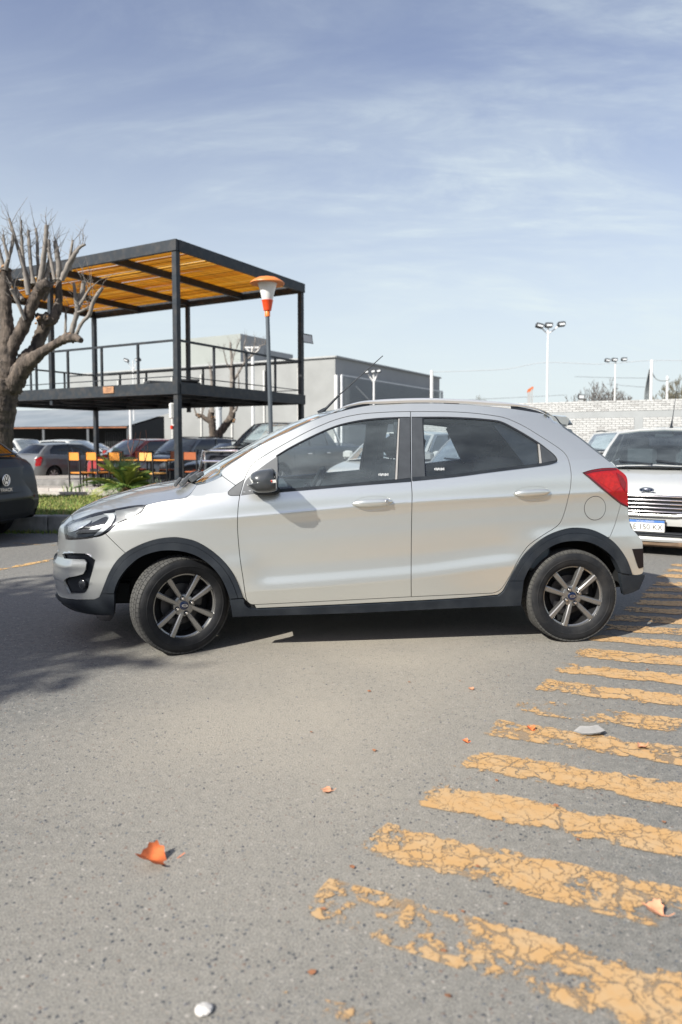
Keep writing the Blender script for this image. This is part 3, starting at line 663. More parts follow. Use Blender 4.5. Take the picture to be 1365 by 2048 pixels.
loft('windscreen', ws_E, ws_C, WSCREEN, pw=2.4)
roof_E = curve3(rv(rv(roof_edge)), -.001)
rc_x = roof_E[:, 0]
ROOFZ = PC([(ws_C[-1][0] - .02, ws_C[-1][2] - .004), (1.05, 1.505), (1.5, 1.525), (2.0, 1.515), (2.5, 1.475), (2.7, 1.45)])
rx_ = np.linspace(ws_C[-1][0], roof_E[-1][0] + .03, 40); roof_C = np.stack([rx_, rx_ * 0, ROOFZ(rx_)], 1)
roof = loft('roof', roof_E, roof_C, SILVER, pw=2.2)
# tailgate: glass and metal between the rear edges
he = curve3(hatch_e, -.002); cut_ = int(len(he) * .9)
hc = he.copy(); hc[:, 0] += .20; hc[:, 1] = 0
loft('rear_window', he[8:cut_], hc[8:cut_], mat('rear_glass_black', (.010, .013, .017), .35, 0, .02, spec=.22), pw=2.4)
loft('rear_window_frame', he[:9], hc[:9], GLOSSB, pw=2.4, n=4)
re_ = np.vstack([curve3(tl_r), curve3(rb_r[1:])]); rcn = re_.copy(); rcn[:, 0] += .075; rcn[:, 1] = 0
loft('tailgate', np.vstack([he[cut_ - 1:], re_]), np.vstack([hc[cut_ - 1:], rcn]), SILVER, pw=2.6)
nf_ = curve3(nose_l, -.004); nc_ = nf_.copy(); nc_[:, 0] -= .075; nc_[:, 1] = 0; nc_[:, 2] = np.minimum(nc_[:, 2], hood_C[0][2] - .002 - .5 * np.maximum(0, nf_[0, 2] - nf_[:, 2]))
loft('front_fascia', nf_, nc_, SILVER, pw=2.6)
loft('grille', nf_[int(len(nf_) * .34):int(len(nf_) * .52)] + np.array([-.004, .0, 0]), nc_[int(len(nf_) * .34):int(len(nf_) * .52)] + np.array([-.004, 0, 0]), GLOSSB, pw=2.6, y0=.93, n=10)
na_ = curve3(rv(apron[len(ap_top) + 20:]), .004)
fa = curve3(T([(122, 1194.5), (112.5, 1190), (118, 1200), (130, 1211)]), .005); fac = fa.copy(); fac[:, 0] -= .05; fac[:, 1] = 0
loft('front_apron', fa, fac, BLACKP, pw=2.6)
ra = curve3(T([(1288.4, 1149.5), (1284, 1165), (1278, 1178)]), .004); rac = ra.copy(); rac[:, 0] += .06; rac[:, 1] = 0
loft('rear_apron', ra, rac, BLACKP, pw=2.6, n=6)
# cowl, wipers, screen edge strip
cow = MB()
cow.add([(.08, -.60, .975), (.08, .60, .975), (.30, .60, .93), (.30, -.60, .93)], [(0, 1, 2, 3)])
cow.build('cowl_panel', BLACKP, car, fix=False)
def wscr(t, a, lift=0.0):
    E = resample(ws_E, 60); Cn = resample(ws_C, 60); i = min(59, int(t * 59)); q = 1 - abs(a); g = 1 - (1 - q) ** 2.4
    p = E[i] + (Cn[i] - E[i]) * g; return Vector((p[0] - lift * .5, E[i, 1] * abs(a) * (1 if a >= 0 else -1), p[2] + lift))
wp = MB()
wp.tube([wscr(.02, .80, .012), wscr(.03, .45, .02), wscr(.05, .1, .018)], .010, 6); wp.tube([wscr(.0, .78, .02), wscr(.03, .50, .03), wscr(.05, .30, .02)], .012, 6)
wp.build('wiper', BLACKP, car)
wp = MB()
p0 = wscr(0, .86); 
for dx, dy, dz, sx, sz in ((-.06, .05, .015, .09, .030), (.0, .02, .035, .07, .045), (.03, .0, .05, .045, .03), (-.11, .06, .004, .06, .022)):
    wp.box(p0 + Vector((dx, dy, dz)), (sx, .05, sz), M=Matrix.Rotation(-.6 + dx * 3, 4, 'Y') @ Matrix.Rotation(.4, 4, 'Z'), bev=.006)
wp.build('wiper_pivot', mat('wiper_grey', (.09, .095, .10), .35, .1, .2), car)
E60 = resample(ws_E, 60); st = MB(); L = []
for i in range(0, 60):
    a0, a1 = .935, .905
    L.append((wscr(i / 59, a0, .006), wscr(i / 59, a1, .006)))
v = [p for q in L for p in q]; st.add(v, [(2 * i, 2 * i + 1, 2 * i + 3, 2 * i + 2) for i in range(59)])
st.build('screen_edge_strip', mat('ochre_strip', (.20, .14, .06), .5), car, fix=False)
# roof rails
for sg in (1, -1):
    rl = MB(); top = c2([(658, 828), (676, 819), (690, 811.5), (716, 804), (736, 801), (786, 797.6), (850, 796), (909, 797.6), (969, 801), (1029, 806.5), (1069, 814), (1089, 822), (1098, 828)], -.555)
    top = resample(top, 44); v = []; f = []; n_ = len(top)
    for i, p in enumerate(top):
        th = .030 * min(1, .18 + 3.2 * min(i, n_ - 1 - i) / n_)
        for (dy, dz) in ((-.020, -th), (-.024, -th * .5), (-.014, -.004), (.004, 0), (.020, -.006), (.022, -th)): v.append((p[0], (p[1] + dy) * sg, p[2] + dz))
    for i in range(n_ - 1):
        for k in range(6): f.append((i * 6 + k, i * 6 + (k + 1) % 6, (i + 1) * 6 + (k + 1) % 6, (i + 1) * 6 + k))
    f += [tuple(range(6)), tuple((n_ - 1) * 6 + k for k in range(5, -1, -1))]
    rl.add(v, f); ro = rl.build('roof_rail', mat('rail_silver', (.72, .72, .71), .3, .6, .02, coat=.5), car, 40)
    for (a, b) in (((680, 824.5), (735, 812)), ((884, 808.5), (916, 811)), ((1024, 817.5), (1097, 829))):
        ft = MB(); P0, P1 = back(*a, -.57), back(*b, -.57)
        i0 = np.argmin(abs(top[:, 0] - P0[0])); i1 = np.argmin(abs(top[:, 0] - P1[0]))
        for i in range(min(i0, i1), max(i0, i1)):
            for p_, q_ in ((top[i], top[i + 1]),): ft.add([(p_[0], -.565 * sg, p_[2] - .02), (q_[0], -.565 * sg, q_[2] - .02), (q_[0], -.575 * sg, q_[2] - .062), (p_[0], -.575 * sg, p_[2] - .062)], [(0, 1, 2, 3)])
        ft.build('rail_foot', GLOSSB, ro, fix=False)
# spoiler
sp = MB(); spo = [(1107, 831.8), (1120, 832.6), (1135, 833.4), (1140, 839), (1139, 846), (1135.5, 853), (1130, 857), (1124, 852), (1118, 845), (1112, 836)]
SPE = [side(*p) for p in spo]; n_ = len(SPE); K = 15; v = []; f = []
ybase = float(YN(SPE[0][0], SPE[0][1])) - .012
for j in range(K):
    a = -1 + 2 * j / (K - 1)
    for p in SPE: v.append((p[0] + .06 * (1 - a * a), a * ybase * 1.0, p[1] + .02 * (1 - a * a)))
for j in range(K - 1):
    for i in range(n_): f.append((j * n_ + i, j * n_ + (i + 1) % n_, (j + 1) * n_ + (i + 1) % n_, (j + 1) * n_ + i))
f += [tuple(range(n_)), tuple((K - 1) * n_ + k for k in range(n_ - 1, -1, -1))]
sp.add(v, f); sp.build('roof_spoiler', SILVER, car, 40)
# aerial
ar = MB(); b0 = back(644, 826, 0.0); b1 = back(678, 791, 0.0); b2 = back(765, 712.5, 0.0)
ar.tube([b0 + np.array([-.02, 0, -.006]), b0 + np.array([.015, 0, .02]), b0 + (b1 - b0) * .3], [.022, .016, .007], 8); ar.tube([b0 + (b1 - b0) * .25, b1], [.009, .0075], 8); ar.tube([b1, b2], [.0048, .0036], 6); ar.tube([b2, b2 + (b2 - b1) * .01], .0045, 6)
ar.build('aerial', BLACKP, car)

# ---- door mirrors
for sg in (1, -1):
    y0 = -.945
    def mp_(px, py, y=y0): return back(px, py, y)
    hs = MB(); ol = crom([(500, 957), (503, 948), (515, 941), (533, 937.6), (544, 937.2), (551, 943), (555, 957), (556.5, 972), (553, 981), (540, 984.5), (518, 985), (507, 981), (497, 973), (494, 969), (503, 966)], n=3, closed=True)
    P = np.array([mp_(p[0], p[1]) for p in ol]); c = P.mean(0); n_ = len(P); v = []; f = []
    rings = [(-.845, .78), (-.87, .95), (-.91, 1.0), (-.955, 1.0), (-.995, .93), (-1.025, .78), (-1.042, .5), (-1.048, .15)]
    for (yy, s_) in rings:
        for p in P: q = c + (p - c) * s_; v.append((q[0], yy * sg, q[2]))
    for r in range(len(rings) - 1):
        for i in range(n_): f.append((r * n_ + i, r * n_ + (i + 1) % n_, (r + 1) * n_ + (i + 1) % n_, (r + 1) * n_ + i))
    f += [tuple(range(n_)), tuple((len(rings) - 1) * n_ + k for k in range(n_))]
    hs.add(v, f); mo = hs.build('door_mirror', GREYP, car, 50)
    ft = MB(); a0 = mp_(500, 984, -.80); ft.box(((a0[0] + .10), -.835 * sg, a0[2] + .012), (.16, .09, .05), bev=.015); ft.build('mirror_foot', BLACKP, mo)
    ind = MB(); po = [(522, 967.5), (529, 962.5), (540, 960.5), (552, 959), (553, 965), (540, 966.5)]
    Q = np.array([mp_(p[0], p[1], -1.03) for p in po]); ctr = Q.mean(0); ind.prism([(q[0], q[2]) for q in Q], -1.036 * sg, -1.02 * sg); io = ind.build('mirror_indicator', mat('indicator_clear', (.75, .73, .70), .15, .2), mo)
    lo = MB(); q = [mp_(p[0], p[1], -1.0385) for p in ((536, 961.5), (539, 965), (542, 962), (544, 960.5), (544.5, 964.5))]
    for a_, b_ in zip(q[:-1], q[1:]): lo.tube([Vector((a_[0], a_[1] * sg, a_[2])), Vector((b_[0], b_[1] * sg, b_[2]))], .0022, 5)
    lo.build('red_emblem', mat('emblem_red', (.6, .03, .01), .4), io)
    gl = MB(); gx = mp_(553, 960)[0] ; gl.box((gx - .004, -.95 * sg, mp_(550, 960)[2]), (.008, .15, .09), bev=.003); gl.build('mirror_glass', CHROME, mo)

# ---- wheels
def wheel_mesh():
    W2 = .0925; R = RT; prof = [(.196, -.074), (.205, -.083), (.225, -.089), (.245, -.0915), (.262, -.090), (.274, -.0845), (.281, -.0775)]
    ty = MB(); n = 60; v = []; f = []
    full = prof + [(R - .0045, -.070), (R - .0015, -.050)]
    full = full + [(r, -h) for r, h in full[::-1]]
    m = len(full)
    for k in range(n * 2):
        q = math.pi * k / n
        for (r, h) in full: v.append((r * math.cos(q), h, r * math.sin(q)))
    for k in range(n * 2):
        for i in range(m - 1): f.append((k * m + i, k * m + i + 1, ((k + 1) % (2 * n)) * m + i + 1, ((k + 1) % (2 * n)) * m + i))
    ty.add(v, f)
    # raised ring lettering band and bead
    ty.lathe([(.236, -.0912), (.238, -.0928), (.242, -.0930), (.244, -.0916)], 90)
    tyre = ty.build('tyre', TYRE, None, 30)
    tr = MB(); nb = 66
    cols = [(-.0805, -.058, .0), (-.053, -.022, .5), (-.017, .017, .25), (.022, .053, .6), (.058, .0805, .1)]
    def rad(h): return R - .0005 - 1.1 * max(0, abs(h) - .05) ** 1.35
    for (h0, h1, ph) in cols:
        for k in range(nb):
            q0 = 2 * math.pi * (k + ph + .07) / nb; q1 = 2 * math.pi * (k + ph + .93) / nb
            vv = []
            for q in (q0, (q0 + q1) / 2, q1):
                for h in (h0, h1):
                    for rr in (rad(h) + .0035, R - .016): vv.append((rr * math.cos(q), h, rr * math.sin(q)))
            ff = []
            for s_ in (0, 4): ff += [(s_, s_ + 2, s_ + 6, s_ + 4), (s_ + 0, s_ + 4, s_ + 5, s_ + 1), (s_ + 2, s_ + 3, s_ + 7, s_ + 6)]
            ff += [(0, 1, 3, 2), (8, 10, 11, 9)]
            tr.add(vv, ff)
    tread = tr.build('tread', TREAD, None, 30, fix=False)
    tread['kind'] = 'stuff'
    rm = MB(); rm.lathe([(.207, -.066), (.2075, -.073), (.203, -.0755), (.1985, -.074), (.196, -.068), (.192, -.060), (.184, -.056)], 80)
    hub_y = -.058
    prs = [55.5, -31.5 + 0, -120.5, 146]
    def spoke(q0, q1, r0, r1, w0, w1):
        a0, a1 = math.radians(q0), math.radians(q1)
        p0 = Vector((r0 * math.cos(a0), 0, r0 * math.sin(a0))); p1 = Vector((r1 * math.cos(a1), 0, r1 * math.sin(a1)))
        t = (p1 - p0).normalized(); s_ = Vector((t.z, 0, -t.x)); vv = []; ff = []
        N = 6
        for i in range(N + 1):
            u = i / N; p = p0 + (p1 - p0) * u; w = w0 + (w1 - w0) * u; y = hub_y - .010 * math.sin(u * 1.6) - .003 * u
            for (sx, dy) in ((-1.25, .030), (-1.0, .004), (-.62, 0), (.62, 0), (1.0, .004), (1.25, .030)): vv.append(p + s_ * w * sx / 2 + Vector((0, y + dy, 0)))
        for i in range(N):
            for k in range(5): ff.append((i * 6 + k, i * 6 + k + 1, i * 6 + k + 7, i * 6 + k + 6))
        rm.add(vv, ff)
    for c_ in prs:
        spoke(c_ + 27, c_ + 16.5, .040, .200, .025, .034); spoke(c_ - 27, c_ - 16.5, .040, .200, .025, .034)
    rm.lathe([(.0, hub_y + .002), (.028, hub_y + .001), (.055, hub_y - .001), (.066, hub_y + .004), (.070, hub_y + .03)], 48)
    rim = rm.build('wheel', PEWTER, None, 30)
    br = MB(); br.lathe([(.1985, -.072), (.192, -.05), (.186, -.02), (.182, .03), (.190, .07)], 64); barrel = br.build('rim_barrel', BARREL, rim, 40)
    bk = MB(); bk.lathe([(0, .0), (.05, -.001), (.125, .0), (.126, .012)], 48); bk.build('brake_disc', mat('brake_steel', (.05, .05, .053), .5, .5, .15), rim)
    cal = MB(); cal.box((.09, -.012, .045), (.07, .05, .10), bev=.012); cal.box((-.03, -.02, -.1), (.10, .03, .05), bev=.01); cal.build('brake_caliper', mat('caliper_grey', (.06, .057, .054), .6, .3, .3), rim)
    dk = MB(); dk.lathe([(0, .03), (.185, .035)], 40); dk.build('back_plate', DARK, rim)
    hc_ = MB(); hc_.lathe([(0, hub_y - .008), (.018, hub_y - .0078), (.0255, hub_y - .006), (.027, hub_y)], 32); cap = hc_.build('hub_cap', BLUE, rim)
    ov = MB(); N = 28; vv = []
    for s_, yy in ((1.0, 0), (.80, 0)):
        for k in range(N): q = 2 * math.pi * k / N; vv.append((.0185 * s_ * math.cos(q), hub_y - .0090, .0085 * s_ * math.sin(q)))
    ov.add(vv, [(k, (k + 1) % N, N + (k + 1) % N, N + k) for k in range(N)]); e1 = ov.build('badge_oval', CHROME, rim, fix=False)
    e2 = text_mesh('badge_text', 'Ford', .0125, CHROME, rim, Matrix.Translation((0, hub_y - .0094, .0)) @ Matrix.Rotation(math.pi / 2, 4, 'X'), .0003)
    for k, q in enumerate((117, 27, -67, -151)):
        a = math.radians(q); nt = MB(); nt.lathe([(0, -.016), (.007, -.0155), (.0095, -.012), (.0105, 0)], 12); o = nt.build('wheel_nut', CHROME, rim); o.location = (.0475 * math.cos(a), hub_y, .0475 * math.sin(a))
        wl_ = MB(); wl_.lathe([(.0115, -.0015), (.015, -.002), (.0155, .001)], 16); ring = wl_.build('nut_seat', GLOSSB, rim); ring.location = (.0475 * math.cos(a), hub_y - .001, .0475 * math.sin(a))
    tyre.parent = rim; tread.parent = rim
    return rim
wh = wheel_mesh()
def put_wheel(o, x, sg, steer, roll):
    o.parent = car; px, py = x, -.668
    Rm = Matrix.Rotation(steer, 4, 'Z') @ Matrix.Rotation(-roll, 4, 'Y')
    off = Matrix.Rotation(steer, 4, 'Z') @ Vector((0, -.075, 0))
    if sg > 0: o.matrix_local = Matrix.Translation(Vector((px, py, RT)) + off) @ Rm
    else: 
        off = Matrix.Rotation(steer, 4, 'Z') @ Vector((0, .075, 0))
        o.matrix_local = Matrix.Translation(Vector((px, -py, RT)) + off) @ Matrix.Rotation(steer + math.pi, 4, 'Z') @ Matrix.Rotation(roll, 4, 'Y')
STEER = math.radians(27)
w2 = copy_tree(wh); w3 = copy_tree(wh); w4 = copy_tree(wh)
put_wheel(wh, 2.49, 1, 0, 0); put_wheel(w2, 0.0, 1, STEER, math.radians(-10)); put_wheel(w3, 2.49, -1, 0, .4); put_wheel(w4, 0.0, -1, STEER, .9)
for o in (wh, w2): pass
# wheel wells and underbody
for x0 in (0.0, 2.49):
    for sg in (1, -1):
        ww = MB(); n = 24; v = []; R_ = .385
        for i in range(n + 1):
            q = math.radians(2 + 176 * i / n)
            ahead = (math.cos(q) < -.1) if x0 == 0 else (math.cos(q) > .1)
            for yy in (-.70 if ahead else -.78, -.48): v.append((x0 + (R_ - .012 if ahead else R_ + .085) * math.cos(q), yy * sg, RT + .02 + (R_ + .02) * math.sin(q)))
        k = len(v); v.append((x0, -.48 * sg, RT))
        ww.add(v, [(2 * i, 2 * i + 2, 2 * i + 3, 2 * i + 1) for i in range(n)] + [(2 * i + 1, 2 * i + 3, k) for i in range(n)])
        ww.build('wheel_well', DARK, car, fix=False)
ub = MB(); ub.box((1.245, 0, .30), (1.55, 1.46, .12)); ub.box((1.2, 0, .33), (3.3, .98, .16)); ub.box((-.45, 0, .33), (.30, 1.1, .12)); ub.box((2.90, 0, .37), (.22, 1.1, .16))
ub.build('underbody', DARK, car)
ex = MB(); ex.tube([(2.6, .35, .22), (3.02, .35, .24)], .024, 10); ex.build('exhaust', BARREL, car)

# ---- cabin
fl_ = MB(); fl_.box((1.26, 0, .42), (1.50, 1.46, .06)); fl_.build('cabin_floor', INTER, car)
for sg in (1, -1):
    tr_ = MB(); tr_.box((1.00, -.735 * sg, .70), (.98, .05, .56), bev=.02); tr_.box((1.93, -.735 * sg, .74), (.86, .05, .58), bev=.02); tr_.build('door_lining', INTERL, car)
    for (x, yy) in ((1.10, .37),):
        se = MB(); se.box((x, -yy * sg, .60), (.52, .50, .16), bev=.05)
        M = Matrix.Rotation(.20, 4, 'Y')
        se.box((x + .35, -yy * sg, .86), (.14, .46, .58), M=M, bev=.05); so = se.build('front_seat', INTER, car)
        hd = MB(); hd.box((x + .45, -yy * sg, 1.245), (.11, .27, .19), M=M, bev=.045); hd.tube([(x + .43, (-yy - .05) * sg, 1.10), (x + .44, (-yy - .05) * sg, 1.2)], .007, 6); hd.tube([(x + .43, (-yy + .05) * sg, 1.10), (x + .44, (-yy + .05) * sg, 1.2)], .007, 6); hd.build('headrest', INTER, so)
rs = MB(); rs.box((1.98, 0, .60), (.50, 1.30, .16), bev=.05); rs.box((2.27, 0, .88), (.13, 1.28, .56), M=Matrix.Rotation(.25, 4, 'Y'), bev=.05)
rso = rs.build('rear_seat', INTER, car)
for yy in (-.36, .36):
    hd = MB(); hd.box((2.36, yy, 1.22), (.09, .26, .14), M=Matrix.Rotation(.25, 4, 'Y'), bev=.04); hd.build('headrest', INTER, rso)
da = MB(); da.add([(.28, -.70, .97), (.28, .70, .97), (.70, .70, .985), (.70, -.70, .985), (.78, -.70, .90), (.78, .70, .90), (.70, .70, .60), (.70, -.70, .60)], [(0, 1, 2, 3), (3, 2, 5, 4), (4, 5, 6, 7)]); da.build('dashboard', INTERL, car, fix=False)
sw = MB(); N = 28; cen = Vector((.86, -.36, .93)); Mt = Matrix.Translation(cen) @ Matrix.Rotation(.45, 4, 'Y')
pts = [Mt @ Vector((0, .185 * math.cos(2 * math.pi * k / N), .185 * math.sin(2 * math.pi * k / N))) for k in range(N + 1)]
sw.tube(pts, .016, 8, caps=False); sw.tube([Mt @ Vector((0, -.18, 0)), Mt @ Vector((-.03, 0, -.01)), Mt @ Vector((0, .18, 0))], .018, 6); sw.box(Mt @ Vector((-.03, 0, -.01)), (.05, .15, .13), bev=.02); sw.tube([Mt @ Vector((-.03, 0, -.02)), (.66, -.36, .82)], .03, 8); sw.build('steering_wheel', INTER, car)
rm_ = MB(); rm_.box((.98, 0, 1.395), (.02, .22, .07), bev=.008); rm_.build('rear_view_mirror', INTER, car)
hdl = MB(); hdl.add([(1.0, -.50, 1.44), (1.0, .50, 1.44), (2.4, .50, 1.42), (2.4, -.50, 1.42)], [(0, 1, 2, 3)]); hdl.build('headlining', INTERL, car, fix=False)
for sg in (1, -1):                                     # inner faces of the middle and rear pillars
    pl = MB()
    for (xa, xb, za, zb_, w) in ((1.42, 1.42, 1.03, 1.42, .10), (2.28, 2.10, 1.14, 1.42, .16)):
        pl.bar((xa, -(float(YN(xa, za)) - .05) * sg, za), (xb, -(float(YN(xb, zb_)) - .055) * sg, zb_), w, .035, up=(0, 1, 0))
    pl.build('pillar_lining', INTERL, car)
    ql = MB(); ql.add([(2.20, -(float(YN(2.20, 1.40)) - .04) * sg, 1.41), (2.6, -.50 * sg, 1.36), (2.72, -.6 * sg, 1.10), (2.2, -.72 * sg, 1.10), (2.33, -(float(YN(2.3, 1.15)) - .04) * sg, 1.15)], [(0, 1, 2, 3, 4)]); ql.build('rear_pillar_lining', INTERL, car, fix=False)
# ================================================================== ground
def gz(y):                                                  # the far car park lies a little lower
    return -0.22 * float(smooth01((y - 15.0) / 8.0))
def ground_mat():
    m = bpy.data.materials.new('asphalt'); m.use_nodes = True; MATS['asphalt'] = m
    n, l = m.node_tree.nodes, m.node_tree.links; b = n['Principled BSDF']; b.inputs['Roughness'].default_value = .92; b.inputs['Specular IOR Level'].default_value = .25
    tc = n.new('ShaderNodeTexCoord'); O = tc.outputs['Object']
    def N(t, **k):
        q = n.new(t)
        for a, v in k.items(): setattr(q, a, v)
        return q
    def noise(s, d=5, r=.6, off=(0, 0, 0), sc=(1, 1, 1)):
        mp = N('ShaderNodeMapping'); mp.inputs['Location'].default_value = off; mp.inputs['Scale'].default_value = sc; l.new(O, mp.inputs[0])
        q = N('ShaderNodeTexNoise'); q.inputs['Scale'].default_value = s; q.inputs['Detail'].default_value = d; q.inputs['Roughness'].default_value = r; l.new(mp.outputs[0], q.inputs['Vector']); return q.outputs['Fac']
    def rng(v, a, b_, c=0, d=1, sm=True):
        q = N('ShaderNodeMapRange', interpolation_type='SMOOTHSTEP' if sm else 'LINEAR'); q.inputs['From Min'].default_value = a; q.inputs['From Max'].default_value = b_; q.inputs['To Min'].default_value = c; q.inputs['To Max'].default_value = d
        l.new(v, q.inputs['Value']); return q.outputs['Result']
    def mix(f, a, c, bl='MIX'):
        q = N('ShaderNodeMixRGB', blend_type=bl)
        for i, v in enumerate((f, a, c)):
            if isinstance(v, (int, float)): q.inputs[i].default_value = v
            elif isinstance(v, tuple): q.inputs[i].default_value = (*v, 1)
            else: l.new(v, q.inputs[i])
        return q.outputs[0]
    def math_(op, a, c):
        q = N('ShaderNodeMath', operation=op)
        for i, v in enumerate((a, c)):
            if isinstance(v, (int, float)): q.inputs[i].default_value = v
            else: l.new(v, q.inputs[i])
        return q.outputs[0]
    # dusty wheel track between the crossing and the car: a broad curved band of pale dust on the asphalt
    sx = N('ShaderNodeSeparateXYZ'); l.new(O, sx.inputs[0])
    lat = math_('ADD', sx.outputs['X'], math_('MULTIPLY', sx.outputs['Y'], -.30))
    band = math_('ABSOLUTE', math_('ADD', lat, 1.05), 0)
    dustm = rng(math_('ADD', band, math_('MULTIPLY', noise(1.1, 6, .62), 1.4)), 2.6, .8)
    dustm = math_('MULTIPLY', dustm, rng(sx.outputs['Y'], 1.5, 3.4, .40, 1))
    dust2 = rng(noise(.55, 6, .6, (3, 1, 0)), .38, .62)
    dust = math_('MULTIPLY', dustm, math_('ADD', math_('MULTIPLY', dust2, .35), .65))
    base = mix(rng(noise(.35, 5, .6, (7, 3, 0)), .3, .7), (.126, .126, .118), (.176, .172, .158))
    base = mix(rng(noise(26, 4, .7), .35, .75), base, (.215, .208, .190))
    # aggregate: stones of two sizes
    v1 = N('ShaderNodeTexVoronoi'); v1.inputs['Scale'].default_value = 165; l.new(O, v1.inputs['Vector'])
    v2 = N('ShaderNodeTexVoronoi'); v2.inputs['Scale'].default_value = 84; l.new(O, v2.inputs['Vector'])
    def stones(v, lo, hi):
        r = N('ShaderNodeSeparateColor'); l.new(v.outputs['Color'], r.inputs[0]); core = rng(math_('ADD', v.outputs['Distance'], math_('MULTIPLY', r.outputs[2], .30)), .52, .34)
        return r, core
    s1, k1 = stones(v1, 0, 1); s2, k2 = stones(v2, 0, 1)
    cr = N('ShaderNodeValToRGB'); e = cr.color_ramp; e.elements[0].position = 0; e.elements[0].color = (.040, .048, .060, 1); e.elements[1].position = 1; e.elements[1].color = (.36, .33, .29, 1)
    for p, c in ((.16, (.07, .075, .085, 1)), (.30, (.15, .148, .142, 1)), (.62, (.20, .195, .185, 1)), (.80, (.28, .225, .18, 1)), (.90, (.36, .335, .30, 1))): q = e.elements.new(p); q.color = c
    e.interpolation = 'CONSTANT'; l.new(s1.outputs[0], cr.inputs[0])
    cr2 = N('ShaderNodeValToRGB'); e = cr2.color_ramp; e.interpolation = 'CONSTANT'; e.elements[0].color = (.040, .048, .060, 1); e.elements[1].position = .13; e.elements[1].color = (.17, .12, .095, 1)
    for p, c in ((.21, (.085, .10, .12, 1)), (.28, (.36, .335, .30, 1))): q = e.elements.new(p); q.color = c
    l.new(s2.outputs[0], cr2.inputs[0])
    m1 = math_('MULTIPLY', k1, rng(s1.outputs[1], .15, .30, .15, .75)); m2 = math_('MULTIPLY', k2, rng(s2.outputs[0], .34, .345, 1, 0, False))
    expo = math_('SUBTRACT', 1, math_('MULTIPLY', dust, .50))
    col = mix(math_('MULTIPLY', dust, .78), base, (.342, .309, .254))
    speck = rng(noise(230, 3, .8), .32, .68, .55, 1.45); col = mix(1.0, col, speck, 'MULTIPLY')
    col = mix(math_('MULTIPLY', m1, expo), col, cr.outputs[0])
    col = mix(math_('MULTIPLY', m2, math_('MULTIPLY', expo, rng(noise(.9, 5, .6, (1, 9, 0)), .32, .58, .4, 1.0))), col, cr2.outputs[0])
    l.new(col, b.inputs['Base Color'])
    h = math_('ADD', math_('MULTIPLY', k1, .5), math_('ADD', math_('MULTIPLY', m2, .6), math_('MULTIPLY', noise(60, 5, .7), .9)))
    bp = N('ShaderNodeBump'); bp.inputs['Strength'].default_value = .30; bp.inputs['Distance'].default_value = .005; l.new(h, bp.inputs['Height']); l.new(bp.outputs[0], b.inputs['Normal'])
    return m
ASPH = ground_mat()
ys = [-40, -10, 0, 5, 10, 15] + list(np.linspace(16, 24, 9)) + [30, 60, 150, 600, 2500]; xs = [-2500, -600, -100, -30, 0, 30, 100, 600, 2500]
v = [(x, y, gz(y)) for y in ys for x in xs]; nx = len(xs)
tag(mk('asphalt_ground', v, [(j * nx + i, j * nx + i + 1, (j + 1) * nx + i + 1, (j + 1) * nx + i) for j in range(len(ys) - 1) for i in range(nx - 1)], ASPH), kind='structure')

